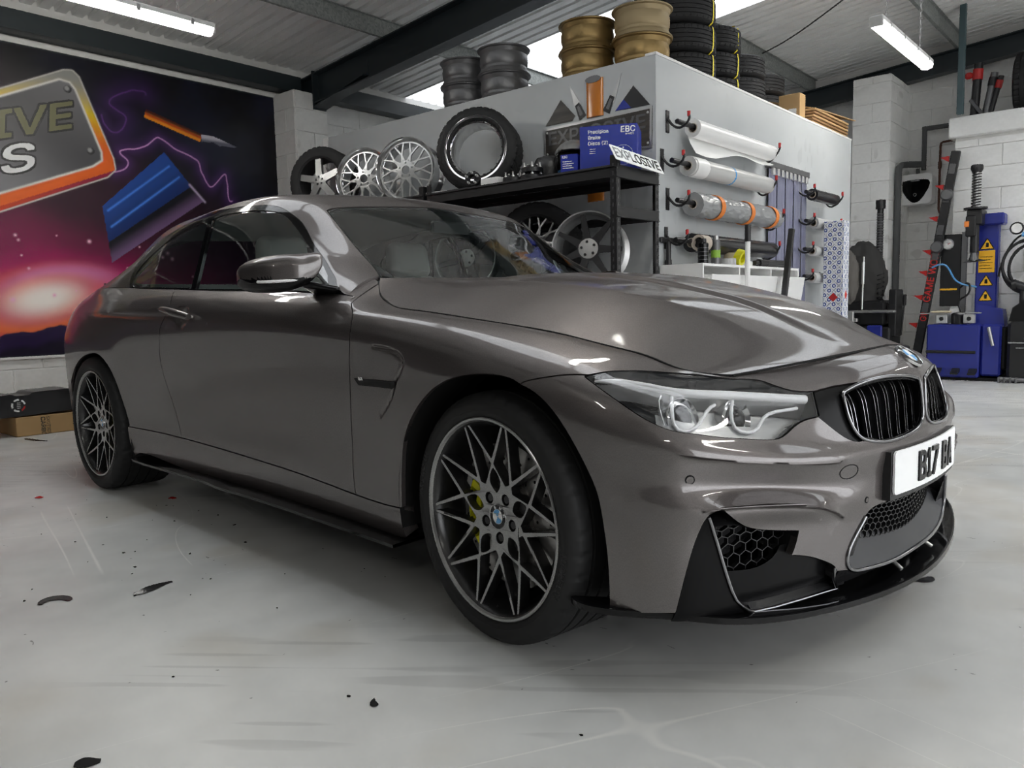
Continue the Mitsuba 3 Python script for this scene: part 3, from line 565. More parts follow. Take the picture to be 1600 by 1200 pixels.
def creased(lines, depth, width, side=0.):
    """the flank pushed along its normal near polylines of parameters (metres); side: share that also moves the t-lower side"""
    segs = [np.array(l, float) * KS for l in lines]
    def f(A, B):
        A, B = np.asarray(A, float), np.asarray(B, float)
        v = shell(A, B); n = _normals(shell, A, B) * SGN
        q = np.stack([A * KS[0], B * KS[1]], -1)
        d = np.full(len(q), 9.)
        for g in segs:
            for a, b in zip(g[:-1], g[1:]):
                e = b - a; t = np.clip(((q - a) @ e) / (e @ e + 1e-12), 0, 1)
                d = np.minimum(d, np.hypot(*(q - a - t[:, None] * e).T))
        return v + n * (depth * np.exp(-(d / width) ** 2))[:, None]
    return f
# painted skin, right and left
def both(name, poly, m='m_paint', fn=shell, sc=KS, **k):
    q = panel(fn, poly, sc, sign=k.pop('sign', 1), bump=k.pop('bump', None), step=k.pop('step', .022), gap=k.pop('gap', .0018), flange=k.pop('flange', .014), out=k.pop('out', 0.))
    a = car(name, q, m, **k); b = car(name, flip_y(q), m, **k)
    return a, b
def _gl(nm, k):
    return smooth_line([[(a, b * .1) for a, b in TR[nm][k]]], .02, closed=False) / [1, .1]
wing_fn = creased([_gl('groove', 0), _gl('groove', 1)], -.0065, .0045)
FEND = both('front_wing', P_fender, fn=wing_fn, sign=SGN, step=.0085)
(_ha, _hta), (_hb, _htb) = TR['handle']
def door_fn(A, B):
    """the flank with a finger dish behind the handle"""
    v = shell(A, B); n = _normals(shell, A, B) * SGN
    r = np.hypot((A - (_ha + _hb) / 2 - .005) / .075, (B - (_hta + _htb) / 2) / .50)
    return v - n * (.022 * np.clip(1 - r ** 2, 0, 1) ** 1.5)[:, None]
DOORS = both('door', P_door, fn=door_fn, sign=SGN, step=.0125)
QUART = both('rear_quarter', P_quarter, sign=SGN)
both('tail_lamp', sbox(.62, 6.15, 1.08, 7.0), 'm_red', sign=SGN, out=.003, label='red tail lamp')
both('sill', P_sill, sign=SGN, flange=.05)
P_bump2 = P_bump.buffer(.001).union(mirror_s(P_bump).buffer(.001))
def near(A, B, line):
    """distance in metres to a line of parameters and whether the point lies above it"""
    q = np.stack([A * KS[0], B * KS[1]], -1); g = np.array(line) * KS; d = np.full(len(q), 9.); up = np.zeros(len(q), bool); u = np.zeros(len(q)); n = len(g)
    for k, (a, b) in enumerate(zip(g[:-1], g[1:])):
        e = b - a; t = np.clip(((q - a) @ e) / (e @ e + 1e-12), 0, 1); r = q - a - t[:, None] * e; h = np.hypot(*r.T); m = h < d
        d[m] = h[m]; up[m] = r[m, 1] > 0; u[m] = (k + t[m]) / (n - 1)
    return d, up, u
CREASE, BROW = _gl('crease', 0), _gl('brow', 0)
def nose(A, B):
    A, B = np.asarray(A, float), np.asarray(B, float); v = shell(A, B); n = _normals(shell, A, B) * SGN
    S_ = np.where(A > S_MID, 2 * S_MID - A, A)
    d, up, u = near(S_, B, CREASE); fade = np.sin(np.pi * np.clip(u, .02, .98)) ** .5
    p = np.where(up, .005 * np.exp(-d / .022), .005 * np.exp(-d / .003) - .013 * (d / .020) * np.exp(1 - d / .020)) * fade
    d, up, u = near(S_, B, BROW); fade = np.sin(np.pi * np.clip(u, .0, 1)) ** .4
    p = p + np.where(up, .015 * np.exp(-d / .016), .015 * np.exp(-d / .0035) - .012 * (1 - np.exp(-d / .01)) * np.exp(-d / .03)) * fade
    return v + n * p[:, None]
BUMPER = car('front_bumper', panel(nose, P_bump2, KS, sign=SGN, step=.0085, flange=.02), 'm_paint')
# bonnet
SB = 1 if _normals(bonnet, np.array([.5]), np.array([.1]))[0][2] > 0 else -1
BONNET = car('bonnet', panel(bonnet, sbox(.0, -1, 1, 1), KB, sign=SB, step=.014, gap=.003), 'm_paint')
_a = np.linspace(.04, 1, 60)
for sd in (-1, 1): car('bonnet_seal', tube(bonnet(_a, np.full(60, sd * 1.001)) - [0, 0, .0012], .0028, 6), 'm_matt_black', parent=BONNET)
_b = np.linspace(-1, 1, 60)
car('bonnet_seal', tube(bonnet(np.full(60, 1.001), _b) - [0, 0, .0012], .0030, 6), 'm_matt_black', parent=BONNET)
# greenhouse
SGR = 1 if _normals(green, np.array([6.]), np.array([.5]))[0][2] > 0 else -1
UEND = len(GH) - 1.
def g_line(name, i=None):
    g = TR[name] if i is None else TR[name][i:i + 1]
    return smooth_line(g, .03, closed=False)
to = g_line('trim_out')
P_side = ok(np.vstack([[(to[0][0] + .04, 4.)], to, [(.70, 3.55), (.58, 4.)]]))
P_side = P_side.intersection(sbox(0, 0, UEND, 4))
dg = np.vstack([g_line('door_glass', 0), g_line('door_glass', 1), [(1.10, 3.88), (.98, 3.975)]])
P_dg = ok(dg)
qg = np.vstack([g_line('quarter_glass', 0), g_line('quarter_glass', 1), [(8.8, 3.98)]])
P_qg = ok(qg)
ws = g_line('ws_side', 0)
wt = g_line('ws_side', 1)
half = np.vstack([[(-.0, 0)], [(.0, 2.03)], ws, wt, [(wt[-1][0] + .02, 0)]])
P_ws = ok(half).buffer(.001).union(ok(half * [1, -1]).buffer(.001)).intersection(sbox(0, -4, UEND, 4))
P_rw = ok([(8.35, 0), (8.40, 1.2), (8.75, 1.72), (10.0, 1.62), (10.35, 1.2), (10.42, 0)]); P_rw = P_rw.union(ok(np.array(P_rw.exterior.coords) * [1, -1])).buffer(.001)
P_sideL = ok(np.array(P_side.exterior.coords) * [1, -1])
P_roof = sbox(0.02, -4, UEND, 4).difference(P_ws.buffer(.004)).difference(P_side.buffer(.001)).difference(P_sideL.buffer(.001)).difference(P_rw)
car('roof', panel(green, P_roof, KG, sign=SGR, step=.022, flange=.016), 'm_paint')
WS = car('windscreen', panel(green, P_ws, KG, sign=SGR, step=.03, flange=.0001, gap=.003, out=-.002), 'm_glass', label='large raked windscreen')
frit = P_ws.difference(P_ws.buffer(-.06))
car('glass_border', panel(green, frit, KG, sign=SGR, step=.03, flange=.0001, gap=.001, out=-.006), 'm_matt_black', parent=WS)
car('rear_window', panel(green, P_rw, KG, sign=SGR, step=.03, flange=.0001, gap=.003, out=-.002), 'm_glass_dark')
tr_ = P_side.difference(P_dg).difference(P_qg)
TRIM = both('window_surround', tr_, 'm_gloss_black', green, KG, sign=SGR, step=.02, gap=.0008, label='gloss black window surround')
both('door_window', P_dg, 'm_glass', green, KG, sign=SGR, step=.03, gap=.0, flange=.0001, out=-.003)
both('quarter_window', P_qg, 'm_glass_dark', green, KG, sign=SGR, step=.03, gap=.0, flange=.0001, out=-.003)
# ---------------------------------------------------------------- nose: lamps, grilles, plate, splitter
def off(s, t, d=0.):
    """points d metres outside the flank"""
    s, t = np.atleast_1d(np.asarray(s, float)), np.atleast_1d(np.asarray(t, float))
    return shell(s, t) + _normals(shell, s, t) * SGN * d
def sunk(d):
    return lambda A, B: off(A, B, d)
def wallstrip(poly, d0, d1, step=.01):
    """the side wall along a polygon's rim from depth d0 to d1"""
    r = np.array(pscale(poly, *KS, origin=(0, 0)).segmentize(step).exterior.coords)[:-1] / KS
    a, b = off(r[:, 0], r[:, 1], d0), off(r[:, 0], r[:, 1], d1); n = len(r); i = np.arange(n); j = (i + 1) % n
    return trimesh.Trimesh(np.vstack([a, b]), np.vstack([np.stack([i, j, j + n], 1), np.stack([i, j + n, i + n], 1)]), process=False)
def mir(m): m = m.copy(); m.vertices[:, 1] *= -1; m.invert(); return m
def car2(name, m, mt, parents, **k):
    """one on the right and its mirror image on the left"""
    return car(name, m, mt, parent=parents[0], **k), car(name, mir(m), mt, parent=parents[1], **k)
def pmesh(fn, poly, step, out=0., flange=.0001, gap=.0):
    v, f, n = panel(fn, poly, KS, sign=SGN, step=step, out=out, flange=flange, gap=gap); return trimesh.Trimesh(v, f, process=False)
def part2(name, label=None):
    a, b = uniq(CAR + '__' + name), uniq(CAR + '__' + name)
    if label: note(a, label); note(b, label)
    return a, b
LAMP = part2('headlight', 'clear lensed headlight')
car2('lens', pmesh(shell, P_lamp, .014, out=-.001), 'm_lens', LAMP, smooth=60)
car2('housing', cat_(pmesh(sunk(-.062), P_lamp.buffer(-.004).intersection(sbox(5, 0, 5.43, 9)), .03), wallstrip(P_lamp.buffer(-.003), -.004, -.066)), 'm_dark_trim', LAMP)
car2('reflector', pmesh(sunk(-.055), P_lamp.buffer(-.004).intersection(sbox(5.42, 0, 6, 9)), .03), 'm_alloy_silver', LAMP)
car2('seal', wallstrip(P_lamp.buffer(.004), .0006, -.03), 'm_matt_black', LAMP)
bar = _gl('lamp_bar', 0)
bl = off(bar[:, 0], bar[:, 1], -.016)
car2('light_guide', tube(bl[::2], np.interp(np.linspace(0, 1, len(bl[::2])), [0, .12, 1], [.003, .009, .0115]), 10), 'm_white_gloss', LAMP, smooth=60)
br2 = np.vstack([off(bar[:, 0], bar[:, 1] + .05, -.012), off(bar[::-1, 0], bar[::-1, 1] + .42, -.04)])
n_ = len(bar); i_ = np.arange(n_ - 1)
car2('brow_reflector', trimesh.Trimesh(br2, np.vstack([np.stack([i_, i_ + 1, 2 * n_ - 2 - i_], 1), np.stack([i_, 2 * n_ - 2 - i_, 2 * n_ - 1 - i_], 1)]), process=False), 'm_alloy_silver', LAMP)
br3 = np.vstack([off(bar[:, 0], bar[:, 1] - .10, -.018), off(bar[::-1, 0], bar[::-1, 1] - .35, -.05)])
car2('inner_bezel', trimesh.Trimesh(br3, np.vstack([np.stack([i_, i_ + 1, 2 * n_ - 2 - i_], 1), np.stack([i_, 2 * n_ - 2 - i_, 2 * n_ - 1 - i_], 1)]), process=False), 'm_alloy_silver', LAMP)
lowp = P_lamp.intersection(sbox(5.38, 5.9, 5.90, 6.42)).buffer(-.003)
if lowp.area > 0: car2('lower_bezel', pmesh(sunk(-.028), ok(lowp), .02), 'm_alloy_silver', LAMP)
def facing(o, nrm, prof, n=36):
    """lathe profile (r, depth) about the outward direction nrm"""
    m = lathe(prof, n); z = nrm / np.linalg.norm(nrm); x = np.cross([0, 0, 1], z); x /= np.linalg.norm(x)
    return basis(m, o, x, np.cross(z, x), z)
for k_, (s_, t_) in enumerate(TR['lamp_c'][:2]):
    p = off([s_], [t_], -.055)[0]; d = _normals(shell, np.array([s_]), np.array([t_]))[0] * SGN
    d = d * .45 + np.array([.85, -.12, 0]); d /= np.linalg.norm(d)
    car2('projector', facing(p, d, [(.0, .030), (.012, .029), (.022, .024), (.029, .014), (.0305, .0)]), 'm_gloss_black', LAMP, smooth=60)
    car2('projector_ring', facing(p, d, [(.030, -.02), (.030, .010), (.033, .013), (.037, .010), (.046, .020), (.048, .018), (.040, -.02)]), 'm_chrome', LAMP)
    car2('projector_bridge', rbox(p[0] - .02, p[0] + .02, p[1] - .03, p[1] + .03, p[2] - .006, p[2] + .004, .003), 'm_alloy_silver', LAMP)
for nm in ('lamp_u1', 'lamp_u2'):
    g = _gl(nm, 0)
    car2('daylight_ring', tube(off(g[:, 0], g[:, 1], -.022), .0042, 8), 'm_white_gloss', LAMP, smooth=60)
g = _gl('lamp_side', 0)
for dd, rr, mt_ in ((-.02, .0022, 'm_chrome'), (-.034, .009, 'm_lens')):
    car2('side_ring', tube(off(g[:, 0] + (.012 if rr > .005 else 0), g[:, 1], dd), rr, 8), mt_, LAMP, smooth=60)
FIL = part2('grille_filler', 'gloss black filler between headlight and grille')
q = panel(shell, P_filler, KS, sign=SGN, step=.012, out=-.006, gap=.0006); car('panel', q, 'm_intake_black', parent=FIL[0]); car('panel', flip_y(q), 'm_intake_black', parent=FIL[1])
# kidneys
KID = part2('kidney_grille', 'black kidney grille with paired upright slats')
kr = np.array(pscale(kid, *KS, origin=(0, 0)).buffer(-.003).segmentize(.006).exterior.coords)[:-1] / KS
ki = np.array(pscale(kid_in, *KS, origin=(0, 0)).segmentize(.006).exterior.coords)[:-1] / KS
def periodic(P): return curve(P[::6], 120, closed=True)
car2('frame', tube(periodic(off(kr[:, 0], kr[:, 1], .001)), .0048, 8, closed=True), 'm_chrome_dark', KID, smooth=60)
car2('inner_frame', cat_(pmesh(sunk(-.004), ok(kid.buffer(-.004).difference(kid_in)), .01), wallstrip(kid_in, -.004, -.075, .006)), 'm_gloss_black', KID, smooth=40)
car2('shutter', pmesh(sunk(-.075), kid_in.buffer(.006), .02), 'm_dark_trim', KID)
x0k, y0k, x1k, y1k = kid_in.bounds
NSL = 7
for k_ in range(NSL):
    sv = x0k + (x1k - x0k) * (k_ + .62) / (NSL + .15)
    seg = kid_in.intersection(LineString([(sv, 0), (sv, 9)]))
    if seg.is_empty: continue
    ya, yb = seg.bounds[1], seg.bounds[3]
    tt = np.linspace(ya, yb, 22)
    dep = -.012 - .010 * np.clip((tt - (yb - .35)) / .35, 0, 1) ** 2
    ms, ed = [], []
    for so in (-.0068, .0068):
        A_ = np.stack([off([sv + so + o], [t], d - z)[0] for (o, z) in ((-.0012, 0), (.0012, 0), (.0012, .03), (-.0012, .03)) for t, d in zip(tt, dep)]).reshape(4, 22, 3)
        v = A_.reshape(-1, 3); f = []
        for e in range(4):
            i0, i1 = e * 22, ((e + 1) % 4) * 22
            for t in range(21): f += [(i0 + t, i0 + t + 1, i1 + t + 1), (i0 + t, i1 + t + 1, i1 + t)]
        ms.append(trimesh.Trimesh(v, f, process=False))
    A_ = np.stack([off([sv + o], [t], d - .004)[0] for o in (-.006, .006) for t, d in zip(tt, dep)]).reshape(2, 22, 3)
    v = A_.reshape(-1, 3); f = []
    for t in range(21): f += [(t, t + 1, 23 + t), (t, 23 + t, 22 + t)]
    a, b = car2('slat', trimesh.Trimesh(v, f, process=False), 'm_gloss_black', KID)
    car2('slat_edges', cat_(*ms), 'm_chrome_dark', KID)
# lower intakes, right and left
mo = _gl('mouth', 0); mo[:, 1] = np.maximum(mo[:, 1], .60)
pl_a = smooth_line([[(a, b * .1) for a, b in TR['paint_low'][1]]], .01, closed=False) / [1, .1]
P_blade = ok(np.vstack([pl_a, mo[:int(len(mo) * .62)], [(mo[int(len(mo) * .62)][0] + .02, .62), (pl_a[0][0] - .01, .72)]]))
INT = part2('intake_trim', 'gloss black lower intake blade')
q = panel(shell, P_blade.difference(P_bump), KS, sign=SGN, step=.014, gap=.001, out=-.004); car('blade', q, 'm_intake_black', parent=INT[0]); car('blade', flip_y(q), 'm_intake_black', parent=INT[1])
car2('lip', tube(off(mo[::2, 0], mo[::2, 1], -.001), .0042, 8), 'm_chrome_dark', INT, smooth=60)
ml0, ml1 = _gl('mesh_low', 0), _gl('mesh_low', 1)
P_mesh = ok(np.vstack([ml0, ml1]))
P_scoop = ok(np.vstack([ml1, mo[(mo[:, 1] < ml1[-1][1] - .02)], pl[(pl[:, 0] > 5.73) & (pl[:, 1] < 1.9)][::-1]]))
car2('scoop', cat_(pmesh(sunk(-.026), P_scoop.buffer(.02), .02)), 'm_intake_black', INT, smooth=40)
car2('duct', pmesh(sunk(-.15), ok(P_mesh.buffer(.02)), .03), 'm_dark_trim', INT)
car2('wall', wallstrip(ok(P_mesh.union(P_scoop.buffer(.001)).buffer(.002)), -.002, -.12), 'm_satin_black', INT)
def hexmesh(poly, d, w, h, r, jog=.5):
    """a honeycomb of flattened cells: bars between cell corners, laid d metres inside the flank"""
    x0, y0, x1, y1 = poly.bounds; ms = []
    hs, ht = w, h / KS[1]
    rows = int((y1 - y0) / ht) + 3; cols = int((x1 - x0) / hs) + 3
    for rr in range(-1, rows):
        for cc in range(-1, cols):
            cx = x0 + (cc + (.5 if rr % 2 else 0)) * hs; cy = y0 + rr * ht
            P_ = [(cx - .5 * hs, cy + .32 * ht), (cx - .5 * hs, cy - .32 * ht), (cx, cy - .68 * ht), (cx + .5 * hs, cy - .32 * ht)]
            for a, b in zip(P_[:-1], P_[1:]):
                L = LineString([a, b]).intersection(poly)
                if L.is_empty or L.length < 1e-4 or L.geom_type != 'LineString': continue
                q = np.array(L.coords)
                A_, B_ = off(q[:, 0], q[:, 1], d), off(q[:, 0], q[:, 1], d - .012)
                u = A_[-1] - A_[0]; nn = A_[0] - B_[0]; sd = np.cross(u, nn); sd *= r / (np.linalg.norm(sd) + 1e-9)
                v = np.vstack([A_[0] - sd, A_[0] + sd, A_[-1] + sd, A_[-1] - sd, B_[0] - sd, B_[0] + sd, B_[-1] + sd, B_[-1] - sd])
                ms.append(trimesh.Trimesh(v, [(0, 1, 2), (0, 2, 3), (0, 4, 5), (0, 5, 1), (3, 2, 6), (3, 6, 7), (0, 3, 7), (0, 7, 4), (1, 5, 6), (1, 6, 2)], process=False))
    return cat_(*ms)
car2('honeycomb', hexmesh(P_mesh, -.040, .034, .0145, .0012), 'm_satin_black', INT, smooth=False)
# middle intake
mat('shelf_grey', (.045, .046, .050), .42)
MID = uniq(CAR + '__middle_intake'); note(MID, 'wide black middle intake with honeycomb mesh and grey shelf')
mid2 = lambda p: ok(p.buffer(.002).union(mirror_s(p).buffer(.002)))
P_mm = P_ci.intersection(sbox(0, 1.45, S_MID, 9))
sl = _gl('shelf_low', 0)
low_line = np.vstack([ci[(ci[:, 1] < 2.2) & (ci[:, 1] > 1.2)], sl[sl[:, 0] < S_MID - .005]])
s0_ = low_line[:, 0].min()
low_line = np.vstack([low_line, np.c_[2 * S_MID - low_line[::-1, 0], low_line[::-1, 1]]])
lipp = curve(off(low_line[::6, 0], low_line[::6, 1], .001), 120)
us = np.interp(lipp[:, 1], [lipp[0, 1], lipp[-1, 1]], [s0_ + .02, 2 * S_MID - s0_ - .02])
back_ = off(us, np.interp(np.abs(us - S_MID), [0, S_MID - s0_], [1.62, 1.75]), -.065)
n_ = len(lipp); i_ = np.arange(n_ - 1)
car('shelf', trimesh.Trimesh(np.vstack([lipp, back_]), np.vstack([np.stack([i_, i_ + 1, i_ + 1 + n_], 1), np.stack([i_, i_ + 1 + n_, i_ + n_], 1)]), process=False), 'm_shelf_grey', parent=MID)
car('honeycomb', hexmesh(mid2(ok(P_mm)), -.045, .030, .0135, .0012), 'm_satin_black', parent=MID, smooth=False)
car('radiator', pmesh(sunk(-.14), mid2(ok(P_mm)).buffer(.02), .03), 'm_dark_trim', parent=MID)
car('wall', wallstrip(mid2(P_ci.intersection(sbox(0, .9, S_MID, 9))), -.001, -.11), 'm_satin_black', parent=MID)
car('frame', tube(lipp, .0055, 8), 'm_chrome_dark', parent=MID, smooth=60)
low_skirt = lipp; n_ = len(low_skirt); i_ = np.arange(n_ - 1)
car('chin', trimesh.Trimesh(np.vstack([low_skirt, low_skirt * [1, 1, 0] + [-.05, 0, .165]]), np.vstack([np.stack([i_, i_ + 1, i_ + 1 + n_], 1), np.stack([i_, i_ + 1 + n_, i_ + n_], 1)]), process=False), 'm_satin_black', parent=MID)
# splitter
SPE = np.array([(.30, .935, .200), (.41, .932, .197), (.52, .850, .190), (.607, .780, .181), (.673, .680, .171), (.727, .540, .161), (.774, .355, .151), (.803, .165, .146), (.812, 0, .145)])
spe = CubicSpline(np.arange(9), SPE)(np.linspace(0, 8, 90)); spe = np.vstack([spe * [1, -1, 1], (spe * [1, 1, 1])[::-1][1:]])
nrm = np.gradient(spe, axis=0); nrm = np.stack([-nrm[:, 1], nrm[:, 0]], 1); nrm /= np.linalg.norm(nrm, axis=1, keepdims=True)
if (nrm[90] @ [1, 0]) > 0: nrm = -nrm
inn = spe.copy(); inn[:, :2] += nrm * .17; inn[:, 2] -= .014
inn[:, 1] = np.clip(inn[:, 1], -.80, .80)
rim_ = spe + [0, 0, .006]; n_ = len(spe); i_ = np.arange(n_ - 1)
rows_ = [inn, rim_ + np.c_[nrm * .006, np.full(n_, .002)], rim_, spe - [0, 0, .008], inn - [0, 0, .024]]
v = np.vstack(rows_); f = []
for k_ in range(4): f += [np.stack([i_ + k_ * n_, i_ + 1 + k_ * n_, i_ + 1 + (k_ + 1) * n_], 1), np.stack([i_ + k_ * n_, i_ + 1 + (k_ + 1) * n_, i_ + (k_ + 1) * n_], 1)]
SPL = car('front_splitter', trimesh.Trimesh(v, np.vstack(f), process=False), 'm_gloss_black', smooth=40, label='long gloss black front splitter')
car('strut', cyl((.70, -.115, .215), (.775, -.13, .165), .006), 'm_alloy_bright', parent=SPL); car('strut', cyl((.70, .115, .215), (.775, .13, .165), .006), 'm_alloy_bright', parent=SPL)
# parking sensors and towing eye cover
for (s_, t_), r_, nm in zip(TR['sensor'][0], (.011, .033, .008), ('parking_sensor', 'towing_eye_cover', 'parking_sensor')):
    o = off([s_], [t_], .0012)[0]; d = _normals(shell, np.array([s_]), np.array([t_]))[0] * SGN
    fn_ = nose
    o = fn_(np.array([s_]), np.array([t_]))[0] + d * .0008
    if nm == 'parking_sensor':
        a = np.linspace(0, 2 * np.pi, 20, endpoint=False)
        k_ = car(nm, facing(o, d, [(0, .0012), (r_ - .0025, .001), (r_ - .0025, -.004)]), 'm_paint')
        car('gap', facing(o, d, [(r_ - .0025, .0002), (r_, .0004), (r_, -.002)]), 'm_matt_black', parent=k_)
    else:
        a = np.linspace(0, 2 * np.pi, 48, endpoint=False)
        ring = fn_(s_ + np.cos(a) * r_, t_ + np.sin(a) * r_ * .95 / .1 * .78) + d * .0002
        car('towing_eye_cover', tube(ring, .0011, 6, closed=True), 'm_matt_black')
# number plate
PLT = uniq(CAR + '__number_plate'); note(PLT, 'white number plate with raised black characters')
pb = [CubicSpline([-.26, 0, .26], [.787, .806, .787])(y) for y in np.linspace(-.27, .27, 25)]
yy = np.linspace(-.262, .262, 25)
def bowed(m, dx=0.):
    m = m.copy(); Y = m.vertices[:, 1]; m.vertices[:, 0] += .018 * (1 - (Y / .262) ** 2) + dx; return m
def bar_grid(y0, y1, z0, z1, x0, x1):
    m = bx(x0, x1, y0, y1, z0, z1); return m.subdivide_to_size(.06)
car('backing', bowed(bar_grid(-.268, .268, .378, .502, .766, .786)), 'm_satin_black', parent=PLT, smooth=False)
pp = slab(sbox(-.26, -.0555, .26, .0555).buffer(-.012).buffer(.012, quad_segs=4), .005)
pp = basis(pp, (.787, 0, .4475), (0, 1, 0), (0, 0, 1), (1, 0, 0)).subdivide_to_size(.06)
car('plate', bowed(pp), 'm_plate_white', parent=PLT, smooth=False)
u = -.125
CH = dict(zip('B17A', (.050, .026, .050, .052)))
for ch in 'B17 BA':
    if ch == ' ': u += .033; continue
    w_ = CH[ch]
    m = meshkit.text_mesh(ch, .079, .005, bold=True); e = m.bounds; m.apply_translation([-e[0][0], -e[0][1], 0]); m.apply_scale([w_ / (e[1][0] - e[0][0]), .079 / (e[1][1] - e[0][1]), 1])
    m = m.subdivide_to_size(.05)
    car('character', bowed(basis(m, (.792, u, .408), (0, 1, 0), (0, 0, 1), (1, 0, 0))), 'm_gloss_black', parent=PLT, smooth=False)
    u += w_ + .011
# roundels
def arc_poly(r0, r1, a0, a1, n=24):
    a = np.radians(np.linspace(a0, a1, n)); b = a[::-1]
    return Polygon(np.vstack([np.c_[np.cos(a) * r1, np.sin(a) * r1], np.c_[np.cos(b) * max(r0, 1e-5), np.sin(b) * max(r0, 1e-5)]])).buffer(0)
def roundel(M_, r, parent, tw=None, letters_=True, add=car):
    """blue and white quartered disc in a black ring, in the frame M_ (x right, y up, z outwards)"""
    def P_(name, m, mt): m = m.copy(); m.apply_transform(M_); add(name, m, mt, parent=parent, smooth=40)
    P_('ring', slab(arc_poly(.60 * r, .97 * r, 0, 360, 60), .0030), 'm_gloss_black')
    P_('edge', lathe([(.95 * r, 0), (.955 * r, .0042), (.985 * r, .0046), (1.0 * r, .003), (1.0 * r, -.003)], 48), 'm_chrome')
    P_('inner_edge', lathe([(.57 * r, .002), (.575 * r, .0040), (.61 * r, .0040), (.615 * r, .002)], 40), 'm_chrome')
    for k_ in range(4): P_('quarter', slab(arc_poly(0, .58 * r, 90 * k_, 90 * k_ + 90), .0032), 'm_sky_blue' if k_ in (1, 3) else 'm_white_gloss')
    for ch, a in zip('BMW', (140, 90, 40)):
        m = meshkit.text_mesh(ch, .24 * r, .0008); c = m.bounds.mean(0); m.apply_translation([-c[0], -c[1], 0])
        m.apply_transform(trimesh.transformations.rotation_matrix(math.radians(a - 90), [0, 0, 1]))
        m.apply_translation([math.cos(math.radians(a)) * .785 * r, math.sin(math.radians(a)) * .785 * r, .0030]); P_('letter', m, 'm_white_gloss')
s_, t_ = S_MID, TR['emblem_s'][0][1]
o = off([s_], [t_], 0)[0]; o[1] = 0; d = _normals(shell, np.array([s_]), np.array([t_]))[0] * SGN; d[1] = 0; d /= np.linalg.norm(d)
EM = uniq(CAR + '__bonnet_badge'); note(EM, 'round blue and white badge with a black ring')
M_ = np.eye(4); M_[:3, 0] = (0, 1, 0); M_[:3, 1] = np.cross(d, (0, 1, 0)); M_[:3, 2] = d; M_[:3, 3] = o + d * .001
roundel(M_, .041, EM)
# ---------------------------------------------------------------- flank details
HND = []
for sd, dk in ((1, DOORS[0]), (-1, DOORS[1])):
    (sa, ta), (sb_, tb) = TR['handle']
    A_ = off([sa + .01], [ta], .030)[0]; B_ = off([sb_ - .005], [tb], .020)[0]; Cc = (A_ + B_) / 2 + [0, -.006, .002]
    ends = [off([sa + .015], [ta], .0)[0], off([sb_ - .012], [tb], .0)[0]]
    P_ = curve([A_, Cc, B_], 18)
    m = tube(P_, .0170 * np.sin(np.linspace(.5, np.pi - .55, 18)) ** .5, 12)
    m = cat_(m, cyl(A_ + [.012, .0, 0], ends[0] + [.012, .01, 0], .008, 10), cyl(B_ - [.012, 0, 0], ends[1] + [0, .01, 0], .008, 10))
    m = m if sd == 1 else mir(m)
    car('handle', m, 'm_paint', parent=dk, smooth=50, label='body coloured door handle')
# wing vents with their badge bar
vl = np.vstack([_gl('vent_low', 0)])
for sd, fk in ((1, FEND[0]), (-1, FEND[1])):
    q = pmesh(wing_fn, ok(np.array(TR['vent_low'][0])), .008, out=.005, flange=.007)
    car('vent_bar', q if sd == 1 else mir(q), 'm_gloss_black', parent=fk, label='gloss black vent bar')
    (sa, ta), (sb_, tb) = TR['badge'][0]
    b0, b1 = wing_fn(np.array([sa + .015]), np.array([ta - .05]))[0], wing_fn(np.array([sa + .045]), np.array([ta - .05]))[0]
    ex = (b1 - b0) / np.linalg.norm(b1 - b0); nn = _normals(shell, np.array([sa]), np.array([ta]))[0] * SGN
    m = meshkit.text_mesh('M4', .011, .0012); m = basis(m, b0 + nn * .006, ex, np.cross(nn, ex), nn)
    if sd == 1: car('vent_badge', m, 'm_white_gloss', parent=fk)
# side skirt blades
sk = curve([(-2.40, .90, .205), (-2.33, .925, .206), (-1.6, .928, .208), (-1.5, .936, .206), (-1.25, .938, .208), (-.6, .94, .200), (-.36, .945, .197)], 60)
v = np.vstack([sk * [1, -1, 1] + [0, 0, .004], sk * [1, -1, 1] - [0, 0, .006], np.c_[sk[:, 0], -np.full(60, .80), sk[:, 2] - .004], np.c_[sk[:, 0], -np.full(60, .80), sk[:, 2] + .006]])
i_ = np.arange(59); f = []
for a, b in ((3, 0), (0, 1), (1, 2), (2, 3)): f += [np.stack([a * 60 + i_, a * 60 + i_ + 1, b * 60 + i_ + 1], 1), np.stack([a * 60 + i_, b * 60 + i_ + 1, b * 60 + i_], 1)]
m = trimesh.Trimesh(v, np.vstack(f), process=False)
car('side_skirt', m, 'm_gloss_black', smooth=30, label='gloss black side skirt blade'); car('side_skirt', mir(m), 'm_gloss_black', smooth=30, label='gloss black side skirt blade')
# door mirrors
sec = np.array([(.834, -.872, 1.060, .040, .014), (.846, -.882, 1.044, .068, .032), (.89, -.920, 1.016, .092, .056), (.935, -.955, 1.008, .104, .062), (.975, -.990, 1.003, .100, .056), (1.000, -1.018, .999, .078, .042), (1.010, -1.040, .996, .040, .020), (1.013, -1.05, .996, .004, .003)])
ws_ = np.linspace(sec[0, 0], sec[-1, 0], 40); sp = PchipInterpolator(sec[:, 0], sec[:, 1:])(ws_)
sp[-8:] = PchipInterpolator(sec[:, 0], sec[:, 1:])(ws_[-8:])
a = np.linspace(0, 2 * np.pi, 48, endpoint=False)
ca, sa_ = np.sign(np.cos(a)) * np.abs(np.cos(a)) ** .62, np.sign(np.sin(a)) * np.abs(np.sin(a)) ** .55
V = np.stack([np.stack([p[0] + ca * p[2], np.full(48, -w_), p[1] + sa_ * p[3]], 1) for w_, p in zip(ws_, sp)])
i_ = np.arange(40 * 48).reshape(40, 48)
